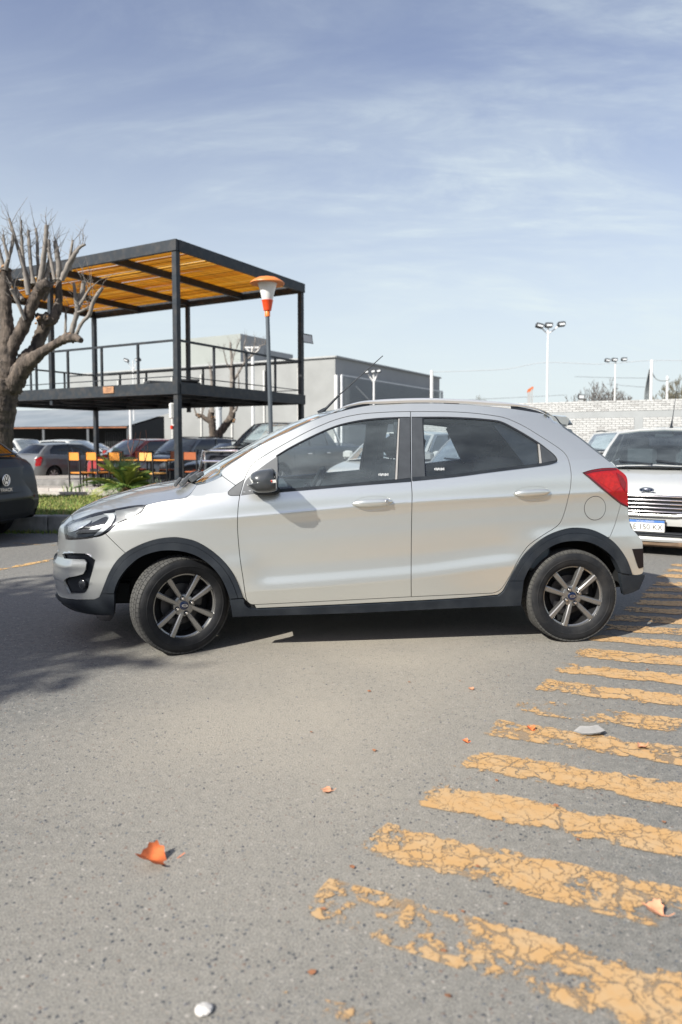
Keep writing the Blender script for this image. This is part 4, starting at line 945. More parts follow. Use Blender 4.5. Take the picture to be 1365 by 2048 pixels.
# ---- painted crossing bars: thin coats of worn yellow paint
def paint_mat(name, wear, col=(.465, .278, .115)):
    m = bpy.data.materials.new(name); m.use_nodes = True
    n, l = m.node_tree.nodes, m.node_tree.links; b = n['Principled BSDF']; b.inputs['Roughness'].default_value = .75
    o = n['Material Output']; tc = n.new('ShaderNodeTexCoord')
    def nz(s, d, off=0, r=.6):
        q = n.new('ShaderNodeTexNoise'); q.inputs['Scale'].default_value = s; q.inputs['Detail'].default_value = d; q.inputs['Roughness'].default_value = r
        mp = n.new('ShaderNodeMapping'); mp.inputs['Location'].default_value = (off, off * .7, 0); l.new(tc.outputs['Object'], mp.inputs[0]); l.new(mp.outputs[0], q.inputs['Vector']); return q
    def M(op, a, c, cl=False):
        q = n.new('ShaderNodeMath'); q.operation = op; q.use_clamp = cl
        for i, v in enumerate((a, c)):
            if isinstance(v, (int, float)): q.inputs[i].default_value = v
            else: l.new(v, q.inputs[i])
        return q.outputs[0]
    def R(v, a, c, d=0, e=1):
        q = n.new('ShaderNodeMapRange'); q.interpolation_type = 'SMOOTHSTEP'; q.inputs['From Min'].default_value = a; q.inputs['From Max'].default_value = c; q.inputs['To Min'].default_value = d; q.inputs['To Max'].default_value = e; l.new(v, q.inputs['Value']); return q.outputs['Result']
    wob = nz(7, 4, 3); add = n.new('ShaderNodeVectorMath'); add.operation = 'MULTIPLY_ADD'; l.new(wob.outputs['Color'], add.inputs[0]); add.inputs[1].default_value = (.13, .13, 0); l.new(tc.outputs['Object'], add.inputs[2])
    wob2 = nz(34, 4, 6, .7); add2 = n.new('ShaderNodeVectorMath'); add2.operation = 'MULTIPLY_ADD'; l.new(wob2.outputs['Color'], add2.inputs[0]); add2.inputs[1].default_value = (.055, .055, 0); l.new(add.outputs[0], add2.inputs[2]); add = add2
    def crack(s):
        v = n.new('ShaderNodeTexVoronoi'); v.feature = 'DISTANCE_TO_EDGE'; v.inputs['Scale'].default_value = s; l.new(add.outputs[0], v.inputs['Vector']); return v.outputs['Distance']
    big = nz(1.7, 4, 11).outputs['Fac']; mid = nz(6.5, 5, 5).outputs['Fac']; fine = nz(38, 5, 2, .7).outputs['Fac']
    big2 = nz(3.1, 5, 23, .65).outputs['Fac']
    w = M('ADD', R(big, .36, .66, 0, .50), wear)                                     # local wear
    cw = M('MULTIPLY', M('ADD', w, .14), .115)                                      # crack half-width
    k1 = M('SUBTRACT', crack(9), M('MULTIPLY', cw, R(big2, .40, .62, .0, 1.1))); k2 = M('SUBTRACT', crack(21), M('MULTIPLY', cw, R(big2, .66, .40, -.05, .9)))
    crk = M('MULTIPLY', R(k1, -.006, .010), R(k2, -.01, .016))
    patch = R(M('SUBTRACT', M('ADD', M('MULTIPLY', mid, .55), M('MULTIPLY', fine, .45)), M('MULTIPLY', w, .46)), .235, .30)
    uv = n.new('ShaderNodeSeparateXYZ'); l.new(tc.outputs['UV'], uv.inputs[0])
    ev = M('MINIMUM', uv.outputs['Y'], M('SUBTRACT', 1, uv.outputs['Y'])); eu = M('MULTIPLY', uv.outputs['X'], 2.2)
    ed = R(M('ADD', M('MINIMUM', ev, eu), M('MULTIPLY', M('ADD', M('SUBTRACT', mid, .54), M('MULTIPLY', M('SUBTRACT', fine, .5), .5)), 1.15)), -.03, .05)
    al = M('MULTIPLY', M('MULTIPLY', M('ADD', M('MULTIPLY', crk, .66), .34), patch), ed, True)
    cr = n.new('ShaderNodeMixRGB'); cr.inputs[1].default_value = (*col, 1); cr.inputs[2].default_value = (.46, .325, .185, 1); l.new(R(nz(12, 6, 8, .7).outputs['Fac'], .35, .7, 0, .75), cr.inputs[0]); l.new(cr.outputs[0], b.inputs['Base Color'])
    t = n.new('ShaderNodeBsdfTransparent'); mx = n.new('ShaderNodeMixShader'); l.new(al, mx.inputs[0]); l.new(t.outputs[0], mx.inputs[1]); l.new(b.outputs[0], mx.inputs[2]); l.new(mx.outputs[0], o.inputs[0])
    bp = n.new('ShaderNodeBump'); bp.inputs['Strength'].default_value = .12; bp.inputs['Distance'].default_value = .003; l.new(al, bp.inputs['Height']); l.new(bp.outputs[0], b.inputs['Normal'])
    return m
def bar_mark(name, a, b, c, d, m, z=.004, n=10):            # a,b far side start/end; d,c near side start/end
    v = []; f = []
    for i in range(n + 1):
        t = i / n; p = a.lerp(b, t); q = d.lerp(c, t); v += [(p.x, p.y, gz(p.y) + z), (q.x, q.y, gz(q.y) + z)]
    f = [(2 * i + 1, 2 * i + 3, 2 * i + 2, 2 * i) for i in range(n)]
    o = mk(name, v, f, m, None, None, smooth=False); uv = o.data.uv_layers.new(name='UVMap'); L = (b - a).length
    for lp in o.data.loops: i = lp.vertex_index; uv.data[lp.index].uv = ((i // 2) / n * L, 1 - (i % 2))
    return tag(o, kind='structure')
PM = [paint_mat('worn_yellow_paint_%s' % k, w) for k, w in (('light', -.08), ('middle', -.02), ('heavy', .15), ('traces', .68))]
# (far-left corner, near-left corner, far edge point to the right, near edge point to the right, wear)
BARS = [((1345, 1128), (1338, 1133), (1420, 1129.5), (1420, 1135), 0), ((1334, 1138), (1325, 1144), (1420, 1140), (1420, 1147), 0), ((1322, 1148.5), (1312, 1155.5), (1420, 1151), (1420, 1159), 0),
        ((1308, 1163), (1300, 1171), (1420, 1166), (1420, 1175), 1), ((1298, 1175), (1291, 1182.5), (1420, 1178), (1420, 1187), 0), ((1283, 1187), (1275, 1196), (1420, 1191), (1420, 1201), 1), ((1268, 1200), (1260, 1209), (1420, 1205), (1420, 1216), 0),
        ((1254, 1214), (1242, 1224), (1420, 1221), (1420, 1233), 1), ((1230, 1230), (1218, 1242), (1420, 1239), (1420, 1253), 0), ((1206, 1249), (1196, 1261), (1420, 1260), (1420, 1276), 1), ((1190, 1270), (1172, 1281), (1420, 1287), (1420, 1304), 0),
        ((1156, 1296), (1147, 1315), (1420, 1317), (1420, 1340), 0), ((1121, 1326), (1104, 1345), (1420, 1354), (1420, 1377), 0), ((1093, 1358), (1069, 1381), (1420, 1397), (1420, 1424), 1), ((1043, 1397), (1023, 1424), (1420, 1446), (1420, 1478), 2),
        ((996, 1440), (964, 1470), (1420, 1503), (1420, 1542), 2), ((940, 1497), (899, 1534), (1420, 1577), (1420, 1626), 1), ((873, 1565), (821, 1609), (1420, 1668), (1420, 1730), 1), ((775, 1647), (704, 1706), (1420, 1790), (1420, 1884), 2), ((660, 1758), (592, 1832), (1420, 1962), (1420, 2110), 2)]
for i, (a, d, b, c, w) in enumerate(BARS):
    A, D_, B, C_ = (gr(*p) for p in (a, d, b, c))
    e1 = A + (B - A).normalized() * 3.2; e2 = D_ + (C_ - D_).normalized() * 3.2
    bar_mark('crossing_stripe', A, e1, e2, D_, PM[w])
A, B, C_, D_ = gr(470, 1965), gr(840, 2040), gr(790, 2110), gr(420, 2030)
bar_mark('crossing_stripe', A, B, C_, D_, PM[3])
bar_mark('parking_line', gr(107, 1117.5), gr(-160, 1166), gr(-160, 1171.5), gr(107, 1121.5), paint_mat('line_paint_thin', .06, (.60, .36, .13)))
bar_mark('parking_line', gr(20, 1085.5), gr(112, 1090.5), gr(112, 1092), gr(20, 1088), paint_mat('line_paint_worn', .45, (.5, .33, .15)))

# ---- kerb, lawn, gravel terrace
CONC = mat('kerb_concrete', (.27, .265, .255), .9, 0, .25, 5, bump=.4, bscale=25, dirt=((.09, .09, .085), .8, 3))
CONCL = mat('pale_concrete', (.42, .39, .36), .9, 0, .15, 5, bump=.3, bscale=25)
kx0, kx1 = -16.0, -.9; kb = MB(); kY = 10.02
n_k = 14
kerb = tag(empty('kerb', (kx0, kY, 0)), kind='structure')
for i in range(n_k):
    w_ = (kx1 - kx0) / n_k; q = MB(); q.box((i * w_ + w_ / 2, .09, .12), (w_ - .012, .18, .245 + random.uniform(-.006, .006)), bev=.012); q.build('kerb_stone', CONC, kerb)
grass_m = mat('turf_soil', (.085, .105, .035), .95, 0, .4, 3, bump=.5, bscale=40)
lz = .225
lawn_poly = [(-16, kY + .18), (-.9, kY + .18), (-.9, 13.1), (-6.3, 14.25), (-16, 15.5)]
tag(mk('lawn', [(x, y, lz) for x, y in lawn_poly], [tuple(range(5))], grass_m), kind='structure')
GR = [mat('grass_green', (.13, .20, .035), .75, 0, .35, 2), mat('grass_olive', (.24, .25, .06), .75, 0, .3, 2), mat('grass_straw', (.32, .27, .11), .8, 0, .3, 2)]
def blades(name, pts, h, w, mats, lean=.5, n=1, z=lz):
    v = []; f = []; mi = []
    for (x, y) in pts:
        q = random.uniform(0, 6.28); hh = h * random.uniform(.5, 1.2); a = Vector((math.cos(q), math.sin(q), 0)) * w / 2; q2 = random.uniform(0, 6.28); le = Vector((math.cos(q2), math.sin(q2), 0)) * hh * random.uniform(0, lean)
        b = Vector((x, y, z - .003)); k = len(v)
        v += [b - a, b + a, b + le * .4 + a * .6 + Vector((0, 0, hh * .6)), b + le * .4 - a * .6 + Vector((0, 0, hh * .6)), b + le + Vector((0, 0, hh))]
        f += [(k, k + 1, k + 2, k + 3), (k + 3, k + 2, k + 4)]; i = random.choices(range(len(mats)), (5, 3, 2)[:len(mats)])[0]; mi += [i, i]
    o = mk(name, v, f, mats, None, None, smooth=False); o.data.polygons.foreach_set('material_index', mi); return o
gp = []
while len(gp) < 26000:
    x, y = random.uniform(-9, -.9), random.uniform(kY + .19, 14.6)
    if inpoly(np.array([x]), np.array([y]), lawn_poly)[0] and x / y < -.20: gp.append((x, y))
tag(blades('lawn_grass', gp, .05, .012, GR, .8), kind='stuff')
gp = [(random.uniform(-7, -3), kY - abs(random.gauss(0, .07))) for i in range(900)]
tag(blades('kerb_grass', gp, .06, .012, GR[:2], .8, z=0), kind='stuff')
# terrace of pale gravel with two low pale edgings
tz = .06
GRAV = mat('gravel', (.34, .315, .285), .95, 0, .35, 30, bump=.9, bscale=70)
ter = [(-16, 15.55), (-6.3, 14.3), (-.9, 13.15), (.6, 13.0), (3.2, 19.5), (-2, 24.5), (-12, 27)]
tv = [(x, y, .20 if y < 15.6 else tz) for x, y in ter]
tag(mk('gravel_terrace', tv + [(x, y, -.5) for x, y in ter], [tuple(range(7))] + [(i, i + 7, (i + 1) % 7 + 7, (i + 1) % 7) for i in range(7)], GRAV, None, None, smooth=False), kind='structure')
def edging(name, P, z0, z1, w, m, seg=1.1):
    e = tag(empty(name, P[0]), kind='structure'); L = []
    for a, b in zip(P[:-1], P[1:]):
        a, b = Vector(a), Vector(b); n = max(1, int((b - a).length / seg))
        for i in range(n):
            p, q = a.lerp(b, i / n), a.lerp(b, (i + .985) / n); mb = MB(); o = Vector(P[0])
            mb.bar_axes(Vector((p.x, p.y, (z0 + z1) / 2)) - o, Vector((q.x, q.y, (z0 + z1) / 2 + random.uniform(-.004, .004))) - o, (Vector((q.y - p.y, p.x - q.x, 0))), w, z1 - z0); mb.build('kerb_stone', m, e, smooth=False)
edging('garden_edging', [(-12, 14.98, 0), (-6.3, 14.27, 0), (-4.0, 13.78, 0), (-.9, 13.12, 0)], 0, .30, .12, CONCL)
edging('garden_edging', [(-12, 16.0, 0), (-6.2, 15.25, 0), (-1.0, 14.3, 0)], 0, .30, .14, CONCL)
edging('car_park_kerb', [tuple(at(50, 970, 18.6).xy) + (0,), tuple(at(192, 967, 18.6).xy) + (0,)], -.1, .30, .25, CONC, 1.5)

# ================================================================== steel pergola deck
STEEL = mat('dark_blue_steel', (.018, .024, .031), .5, 0, .2, 4, dirt=((.085, .072, .06), .35, 7), spec=.35)
P0 = at(357, 900, 16.5); P0 = Vector((P0.x, P0.y, 0)); LB, LA = 8.63, 5.17; ZD, ZR = 2.66, 5.86
pg = empty('pergola_deck', (P0.x, P0.y, tz), 0, 'two-storey dark steel pergola deck with yellow slatted roof beside the leafless tree', 'pergola')
def pp(b, a, z): q = BV * b + AV * a; return Vector((q.x, q.y, z - tz))
def pbar(name, p, q, w, h, ax, m=STEEL):
    mb = MB(); mb.bar_axes(p, q, ax, w, h); return mb.build(name, m, pg, smooth=False)
PW = .13
for (b, a) in ((0, 0), (0, LA), (LB, LA), (LB, 0)): pbar('post', pp(b, a, tz - .06), pp(b, a, ZR - .26), PW, PW, BV)
for (b, a) in ((LB / 2, LA), (LB / 2, 0)):
    pbar('post', pp(b, a, ZD), pp(b, a, ZR - .26), .11, .11, BV); pbar('post_stub', pp(b, a, ZD - .42), pp(b, a, ZD - .28), .10, .10, BV)
e = .09
for nm, z, h, w in (('roof_beam', ZR - .13, .25, .09), ('deck_beam', ZD - .145, .27, .10)):
    pbar(nm, pp(-e, 0, z), pp(LB + e, 0, z), w, h, AV).location = (-AV * .05)
    pbar(nm, pp(-e, LA, z), pp(LB + e, LA, z), w, h, AV).location = (AV * .05)
    pbar(nm, pp(-.02, .0, z), pp(-.02, LA, z), w, h - .004, BV).location = (-BV * .04); pbar(nm, pp(LB, 0, z), pp(LB, LA, z), w, h - .004, BV)
for k in range(1, 4): pbar('cross_beam', pp(LB * k / 4, .0, ZR - .14), pp(LB * k / 4, LA, ZR - .14), .09, .17, BV)
for k in range(1, 6): pbar('joist', pp(LB * k / 6, .0, ZD - .15), pp(LB * k / 6, LA, ZD - .15), .08, .16, BV)
for k in range(1, 4): pbar('joist', pp(0, LA * k / 4, ZD - .14), pp(LB, LA * k / 4, ZD - .14), .06, .10, AV)
pbar('deck_board', pp(-.02, LA / 2, ZD - .02), pp(LB, LA / 2, ZD - .02), LA + .02, .03, AV, mat('deck_ply', (.14, .13, .12), .8, 0, .2))
# cane slats of the roof, uneven, a few missing
CANE = [mat('cane_yellow', (.80, .53, .10), .55, 0, .3, 3, stretch=(1, 12, 12)), mat('cane_ochre', (.70, .40, .06), .6, 0, .3, 3, stretch=(1, 12, 12)), mat('cane_pale', (.84, .62, .22), .6, 0, .3, 3, stretch=(1, 12, 12)), mat('cane_brown', (.42, .20, .04), .7, 0, .3, 3, stretch=(1, 12, 12))]
for c_ in CANE:                                         # thin cane lets some daylight through
    n, l = c_.node_tree.nodes, c_.node_tree.links; b = n['Principled BSDF']; tr = n.new('ShaderNodeBsdfTranslucent'); mx = n.new('ShaderNodeMixShader'); mx.inputs[0].default_value = .55
    l.new(b.inputs['Base Color'].links[0].from_socket, tr.inputs[0]); l.new(b.outputs[0], mx.inputs[1]); l.new(tr.outputs[0], mx.inputs[2]); l.new(mx.outputs[0], n['Material Output'].inputs[0])
def slat_mesh(L, m):
    mb = MB(); mb.bar((0, 0, 0), (BV.x * L, BV.y * L, 0), .056, .014); o = mb.build('slat', m, None, smooth=False); me = o.data; bpy.data.objects.remove(o); return me
SLM = [slat_mesh(LB / 2 - .01, c) for c in CANE]; NS = 82
for r in range(2):
    for k in range(NS):
        if (r, k) in ((0, 13), (1, 9), (1, 10), (1, 24), (0, 25)): continue
        o = bpy.data.objects.new('slat', random.choices(SLM, (5, 4, 3, 1))[0]); COL.objects.link(o); o.parent = pg
        q = pp(LB / 2 * r, .06 + (LA - .12) * (k + .5) / NS, ZR - .035 + random.uniform(-.006, .006)); o.location = q; o.rotation_euler = (0, random.uniform(-.003, .003), random.uniform(-.002, .002))
# railings
RL = ((0, 0, LB, 0), (0, 0, 0, LA), (0, LA, LB, LA), (LB, 0, LB, LA))
for (b0, a0, b1, a1) in RL:
    ax = AV if a0 == a1 else BV
    pbar('handrail', pp(b0, a0, ZD + .95), pp(b1, a1, ZD + .95), .05, .05, ax); pbar('lower_rail', pp(b0, a0, ZD + .13), pp(b1, a1, ZD + .13), .022, .022, ax)
    n_b = 7 if ax is AV else 4
    for k in range(1, n_b):
        if ax is AV and k * 1.0 / n_b == .5: continue
        t = k / n_b; pbar('baluster', pp(b0 + (b1 - b0) * t, a0 + (a1 - a0) * t, ZD - .02), pp(b0 + (b1 - b0) * t, a0 + (a1 - a0) * t, ZD + .93), .05, .05, ax)
sg_ = MB(); c = at(227.5, 777.5, 16.5); tb = (227.5 - CX) / FPX; tt = (P0.x - tb * P0.y) / (tb * .5 + .866); q = pp(tt, 0, ZD - .115) - AV * .115
sg_.bar_axes(q - BV * .18, q + BV * .18, AV, .02, .16); so = sg_.build('sign_plate', mat('sign_copper', (.36, .19, .10), .5, .1, .25, 9), pg, smooth=False)
for k in range(2):
    s2 = MB(); s2.bar_axes(q - AV * .012 - BV * (.10 - .02 * k) + Vector((0, 0, .025 - .05 * k)), q - AV * .012 + BV * (.06 + .03 * k) + Vector((0, 0, .025 - .05 * k)), AV, .004, .012); s2.build('sign_line', mat('sign_ink', (.12, .07, .05), .6), so, smooth=False)
# flood lamp on the right rear post
fl = MB(); q = pp(0, LA, ZD + 1.62) - BV * .22; fl.add([q + Vector(d) for d in ((-.13, 0, .12), (.13, .05, .08), (.16, .05, -.12), (-.10, 0, -.10))] , [(0, 1, 2, 3)])
fq = [q + Vector(d) for d in ((-.13, 0, .13), (.13, .05, .09), (.17, .05, -.15), (-.11, 0, -.11))]
fl = MB(); fl.tube(fq + [fq[0]], .016, 6); fl.tube([pp(0, LA, ZD + 1.62), q - Vector((.12, 0, 0))], .02, 6); lo = fl.build('flood_lamp', STEEL, pg); MBg = MB(); MBg.add(fq, [(0, 1, 2, 3)]); MBg.build('lamp_glass', mat('lamp_pane', (.55, .57, .58), .3), lo, fix=False)
ld = MB(); q = pp(1.0, .9, ZD + .06)
ld.box(q, (1.3, .5, .08), rz=.52, bev=.02); ld.box(q + Vector((.35, .1, .08)), (.55, .40, .06), rz=.4, bev=.02)
o = ld.build('rolled_tarp', mat('tarp_black', (.03, .035, .04), .7, 0, .2, 6), None); o.location = pg.location
tag(o, 'black folded tarp lying on the upper deck behind the near post', 'tarp')
# light bollard box on the near post
bx = MB(); q = pp(.0, 0, 2.0) + BV * .16
bx.box(q, (.14, .12, .36), rz=.52, bev=.02); bx.box(q + Vector((.03, -.03, -.36)), (.06, .05, .10), rz=.5, bev=.01); o = bx.build('meter_box', mat('box_white', (.6, .6, .58), .5), pg)
bx = MB(); bx.lathe([(0, -.05), (.035, -.04), (.04, .03), (.0, .05)], 12, 'z'); o = bx.build('red_bell', mat('bell_red', (.5, .03, .01), .4), pg); o.location = pp(.0, 0, 1.62) + BV * .14 - AV * .05

# ---- orange and white garden lamp
D_l = 13.6; b0 = at(541, 880, D_l); t0 = at(535.5, 632, D_l)
lamp = empty('lamp_post', (b0.x + .05, D_l, 0), 0, 'slim grey lamp post with white funnel shade and orange cap in front of the deck', 'lamp post')
base = Vector(lamp.location)
zt = t0.z; tp = Vector((t0.x - base.x, 0, zt)); ml = D_l / FPX
lm = MB(); lm.tube([(0, 0, 0), tp], [.045, .038], 14); lm.build('pole', mat('lamp_grey_steel', (.085, .10, .115), .4, .2, .1), lamp)
def lth(nm, prof, m, par=lamp): 
    q = MB(); q.lathe(prof, 40, 'z'); o = q.build(nm, m, par, 40); o.location = tp; return o
OR1 = mat('lamp_orange_red', (.72, .065, .012), .35, 0, .05, coat=.3); OR2 = mat('lamp_cap_orange', (.62, .20, .045), .45, 0, .10)
lth('collar', [(0, -.01), (.050, -.01), (.050, .10), (.046, .105)], mat('collar_orange', (.75, .17, .02), .4))
lth('socket', [(.0, .10), (.072, .10), (.078, .13), (.105, .28), (.112, .29), (.0, .29)], OR1)
lth('diffuser', [(.095, .29), (.10, .30), (.13, .43), (.165, .56), (.185, .615), (0, .615)], mat('lamp_milk', (.70, .70, .68), .35, 0, .04, spec=.4))
lth('cap', [(.185, .60), (.30, .585), (.325, .60), (.322, .615), (.27, .655), (.19, .70), (.09, .725), (0, .73)], OR2)
lth('cap_underside', [(.0, .622), (.18, .607), (.315, .597)], mat('lamp_under', (.6, .58, .55), .5))

# ---- chairs and tables under the deck
WOOD = [mat('chair_orange_wood', (.62, .235, .035), .45, 0, .2, 5, coat=.2), mat('chair_red_wood', (.40, .055, .012), .45, 0, .2, 5, coat=.2), mat('chair_honey_wood', (.66, .35, .10), .45, 0, .2, 5, coat=.2), mat('chair_brown_wood', (.30, .085, .03), .5, 0, .2, 5)]
IRON = mat('chair_black_iron', (.012, .013, .015), .5, 0, .1)
def chair(px, D, rz, m, label, seatm=None, w=.46):
    c = at(px, 900, D); t = empty('chair', (c.x, D, tz), rz, label, 'chair', 'wooden chairs under the deck')
    s = MB(); s.box((0, .02, .45), (w, .40, .035), bev=.008); s.build('seat', seatm or m, t)
    s = MB(); s.box((0, -.20, .86), (w - .04, .022, .20), bev=.008); s.build('backrest', m, t)
    for sx in (-1, 1):
        f = MB(); f.bar((sx * (w / 2 - .005), -.19, 0), (sx * (w / 2 - .005), -.215, .97), .03); f.build('leg', IRON, t, smooth=False)
        f = MB(); f.bar((sx * (w / 2 - .01), .20, 0), (sx * (w / 2 - .01), .20, .43), .03); f.build('leg', IRON, t, smooth=False)
        f = MB(); f.bar((sx * (w / 2 - .01), -.19, .42), (sx * (w / 2 - .01), .20, .42), .025); f.build('side_rail', IRON, t, smooth=False)
    return t
R30 = math.radians(-35)
chair(163, 18.0, R30, WOOD[0], 'orange wooden chair with black legs, leftmost of the row under the deck')
chair(197, 18.2, R30, WOOD[0], 'orange wooden chair second from the left, partly behind the palm')
chair(243, 18.0, R30, WOOD[0], 'orange wooden chair rising behind the middle of the palm')
chair(305, 17.6, R30, WOOD[2], 'pale honey wooden chair to the left of the near steel post', w=.52)
chair(391, 18.6, R30 + .1, WOOD[3], 'brown wooden chair just right of the near steel post')
chair(223, 20.3, R30 + math.pi, WOOD[1], 'dark red chair across the table behind the palm')
chair(271, 20.3, R30 + math.pi, WOOD[1], 'dark red chair whose back shows right of the palm above the table', w=.52)
chair(341, 20.2, R30 + math.pi, WOOD[3], 'reddish brown chair across the table left of the near steel post')
chair(405, 20.0, R30 + math.pi, WOOD[1], 'red chair half hidden behind the brown chair by the near post', w=.32)
TABL = ['narrow wooden table between the two left orange chairs and the red chair', 'wooden table top right of the palm with slim black legs', 'wooden table beside the honey coloured chair']
for (px, D, L), lb in zip(((212, 19.2, .7), (272, 19.1, .8), (334, 18.9, .7)), TABL):
    c = at(px, 900, D); t = empty('table', (c.x, D, tz), R30, lb, 'table', 'tables under the deck')
    s = MB(); s.box((0, 0, .745), (L, .62, .035), bev=.008); s.build('tabletop', WOOD[0], t)
    for sx in (-1, 1):
        for sy in (-1, 1): f = MB(); f.bar((sx * (L / 2 - .08), sy * .24, 0), (sx * (L / 2 - .08), sy * .24, .73), .035); f.build('leg', IRON, t, smooth=False)

# ---- plants of the bed
PALM = [mat('frond_green', (.13, .21, .04), .55, 0, .3, 8), mat('frond_yellow', (.33, .36, .08), .55, 0, .3, 8), mat('frond_dark', (.07, .125, .03), .6, 0, .3, 8)]
pc = at(252, 992, 14.15); pc.z = .20
palm = empty('palm_plant', pc, 0, 'low bushy palm with arching feathery green fronds in front of the chairs', 'palm')
rng = random.Random(3)
tk = MB(); tk.lathe([(0, 0), (.11, 0), (.13, .08), (.09, .20), (.0, .24)], 10, 'z'); tk.build('trunk', mat('palm_trunk', (.16, .10, .05), .9, 0, .3), palm)
for i in range(46):
    az = 2 * math.pi * i / 46 * 2.4 + rng.uniform(-.2, .2); el = rng.uniform(.15, 1.25); L = rng.uniform(.62, 1.02) * (1.12 if math.cos(az) < 0 else .8)
    d = Vector((math.cos(az) * math.cos(el), math.sin(az) * math.cos(el), math.sin(el))); pts = []
    for k in range(9):
        t = k / 8; p = d * L * t + Vector((0, 0, .16 - .42 * L * t * t * math.cos(el))); pts.append(p)
    fr = MB(); fr.tube(pts, [.010 * (1 - .8 * k / 8) for k in range(9)], 4, caps=False)
    for k in range(2, 21):
        t = k / 21; q = t * 8; i0 = min(7, int(q)); p = pts[i0].lerp(pts[i0 + 1], q - i0); tan = (pts[i0 + 1] - pts[i0]).normalized(); s_ = tan.cross(Vector((0, 0, 1))).normalized(); up = s_.cross(tan)
        ll = .36 * math.sin(math.pi * min(1, t * .9 + .12)) * rng.uniform(.8, 1.1)
        for sd_ in (-1, 1):
            dr = (tan * .85 + s_ * sd_ * .62 + up * .25).normalized(); w_ = tan.cross(dr).cross(dr).normalized() * .0078
            fr.add([p - w_ * .6, p + w_ * .6, p + dr * ll * .55 + w_, p + dr * ll + Vector((0, 0, -.22 * ll)), p + dr * ll * .55 - w_], [(0, 1, 2, 3, 4)])
    fr.build('frond', PALM[rng.choices((0, 1, 2), (5, 3, 3))[0]], palm, fix=False, smooth=False)
def tuft(px, py, D, n, h, w, m, name, label, cat, spread=.2, z=.2):
    c = at(px, py, D); c.z = z; t = empty(name, c, 0, label, cat)
    for i in range(n):
        az = rng.uniform(0, 6.28); le = rng.uniform(.05, .5); hh = h * rng.uniform(.6, 1.1); b = Vector((rng.uniform(-spread, spread) * .5, rng.uniform(-spread, spread) * .3, 0)); dd = Vector((math.cos(az), math.sin(az), 0)); a = Vector((-dd.y, dd.x, 0)) * w
        pts = [b, b + dd * hh * le * .35 + Vector((0, 0, hh * .55)), b + dd * hh * le + Vector((0, 0, hh * (1 - le * .4)))]; q = MB()
        q.add([pts[0] - a * .6, pts[0] + a * .6, pts[1] + a, pts[1] - a, pts[2]], [(0, 1, 2, 3), (3, 2, 4)]); q.build('leaf', m[i % len(m)], t, fix=False, smooth=False)
IRIS = [mat('iris_leaf', (.20, .27, .12), .55, 0, .2), mat('iris_pale', (.34, .38, .20), .55, 0, .2)]
tuft(133, 975, 14.75, 7, .26, .016, IRIS, 'iris_plant', 'small tuft of pale sword leaves at the left end of the bed', 'plant')
tuft(156, 980, 14.55, 13, .30, .018, IRIS, 'iris_plant', 'larger tuft of pale sword leaves left of the palm', 'plant', .35)
tuft(183, 975, 14.8, 6, .22, .014, IRIS, 'iris_plant', 'thin pale leaf tuft against the left side of the palm', 'plant')
SAGE = [mat('sage_leaf', (.17, .20, .13), .7, 0, .25), mat('sage_dark', (.10, .13, .08), .7, 0, .25)]
tuft(308, 972, 15.0, 150, .38, .012, SAGE, 'lavender_bush', 'low greyish green bush right of the palm', 'shrub', 1.5)
# bare reddish twig shrub
ts = MB(); c = at(268, 955, 14.9); bsh = empty('bare_shrub', (c.x, c.y, .2), 0, 'thin leafless reddish shrub standing right of the palm', 'shrub')
def tw(pts, r0, r1):
    q = [at(a, b, 14.9) - Vector((c.x, c.y, .2)) for a, b in pts]; n = len(q); ts.tube(q, [r0 + (r1 - r0) * i / (n - 1) for i in range(n)], 5)
for pts in ([(262, 985), (266, 952), (263, 910), (268, 880)], [(266, 955), (278, 940), (290, 925), (288, 880)], [(263, 940), (264, 900), (272, 865)], [(290, 925), (296, 900), (292, 860)], [(266, 952), (280, 945), (292, 935)], [(268, 905), (279, 885), (282, 862)], [(263, 912), (256, 890), (258, 870)]): tw(pts, .010, .004)
ts.build('stem', mat('twig_red', (.22, .09, .06), .8, 0, .2), bsh, fix=False)
# ================================================================== trees
BARK = mat('poplar_bark', (.105, .084, .068), .95, 0, .6, 9, bump=1.0, bscale=26, dirt=((.022, .019, .018), .9, 13), stretch=(1, 1, .35))
BARKG = mat('grey_shoot_bark', (.20, .18, .16), .9, 0, .3, 8)
CUT = mat('fresh_cut_wood', (.42, .24, .12), .8, 0, .3, 9)
def limb(mb, pts, D, dz=0.0, n=12, rough=.06, seed=0, sub=4):
    r = random.Random(seed); P = crom([(a, b, c) for a, b, c in pts], n=sub); out = []; rad = []
    for i, p in enumerate(P):
        d = D + dz * i / len(P); q = at(p[0], p[1], d); out.append(q); rad.append(max(.004, p[2] * d / FPX))
    k0 = len(mb.v); mb.tube(out, rad, n)
    for i in range(k0, len(mb.v)):
        j = (i - k0) // n; 
        if j < len(out): mb.v[i] = out[j] + (mb.v[i] - out[j]) * (1 + r.uniform(-rough, rough))
    return out, rad
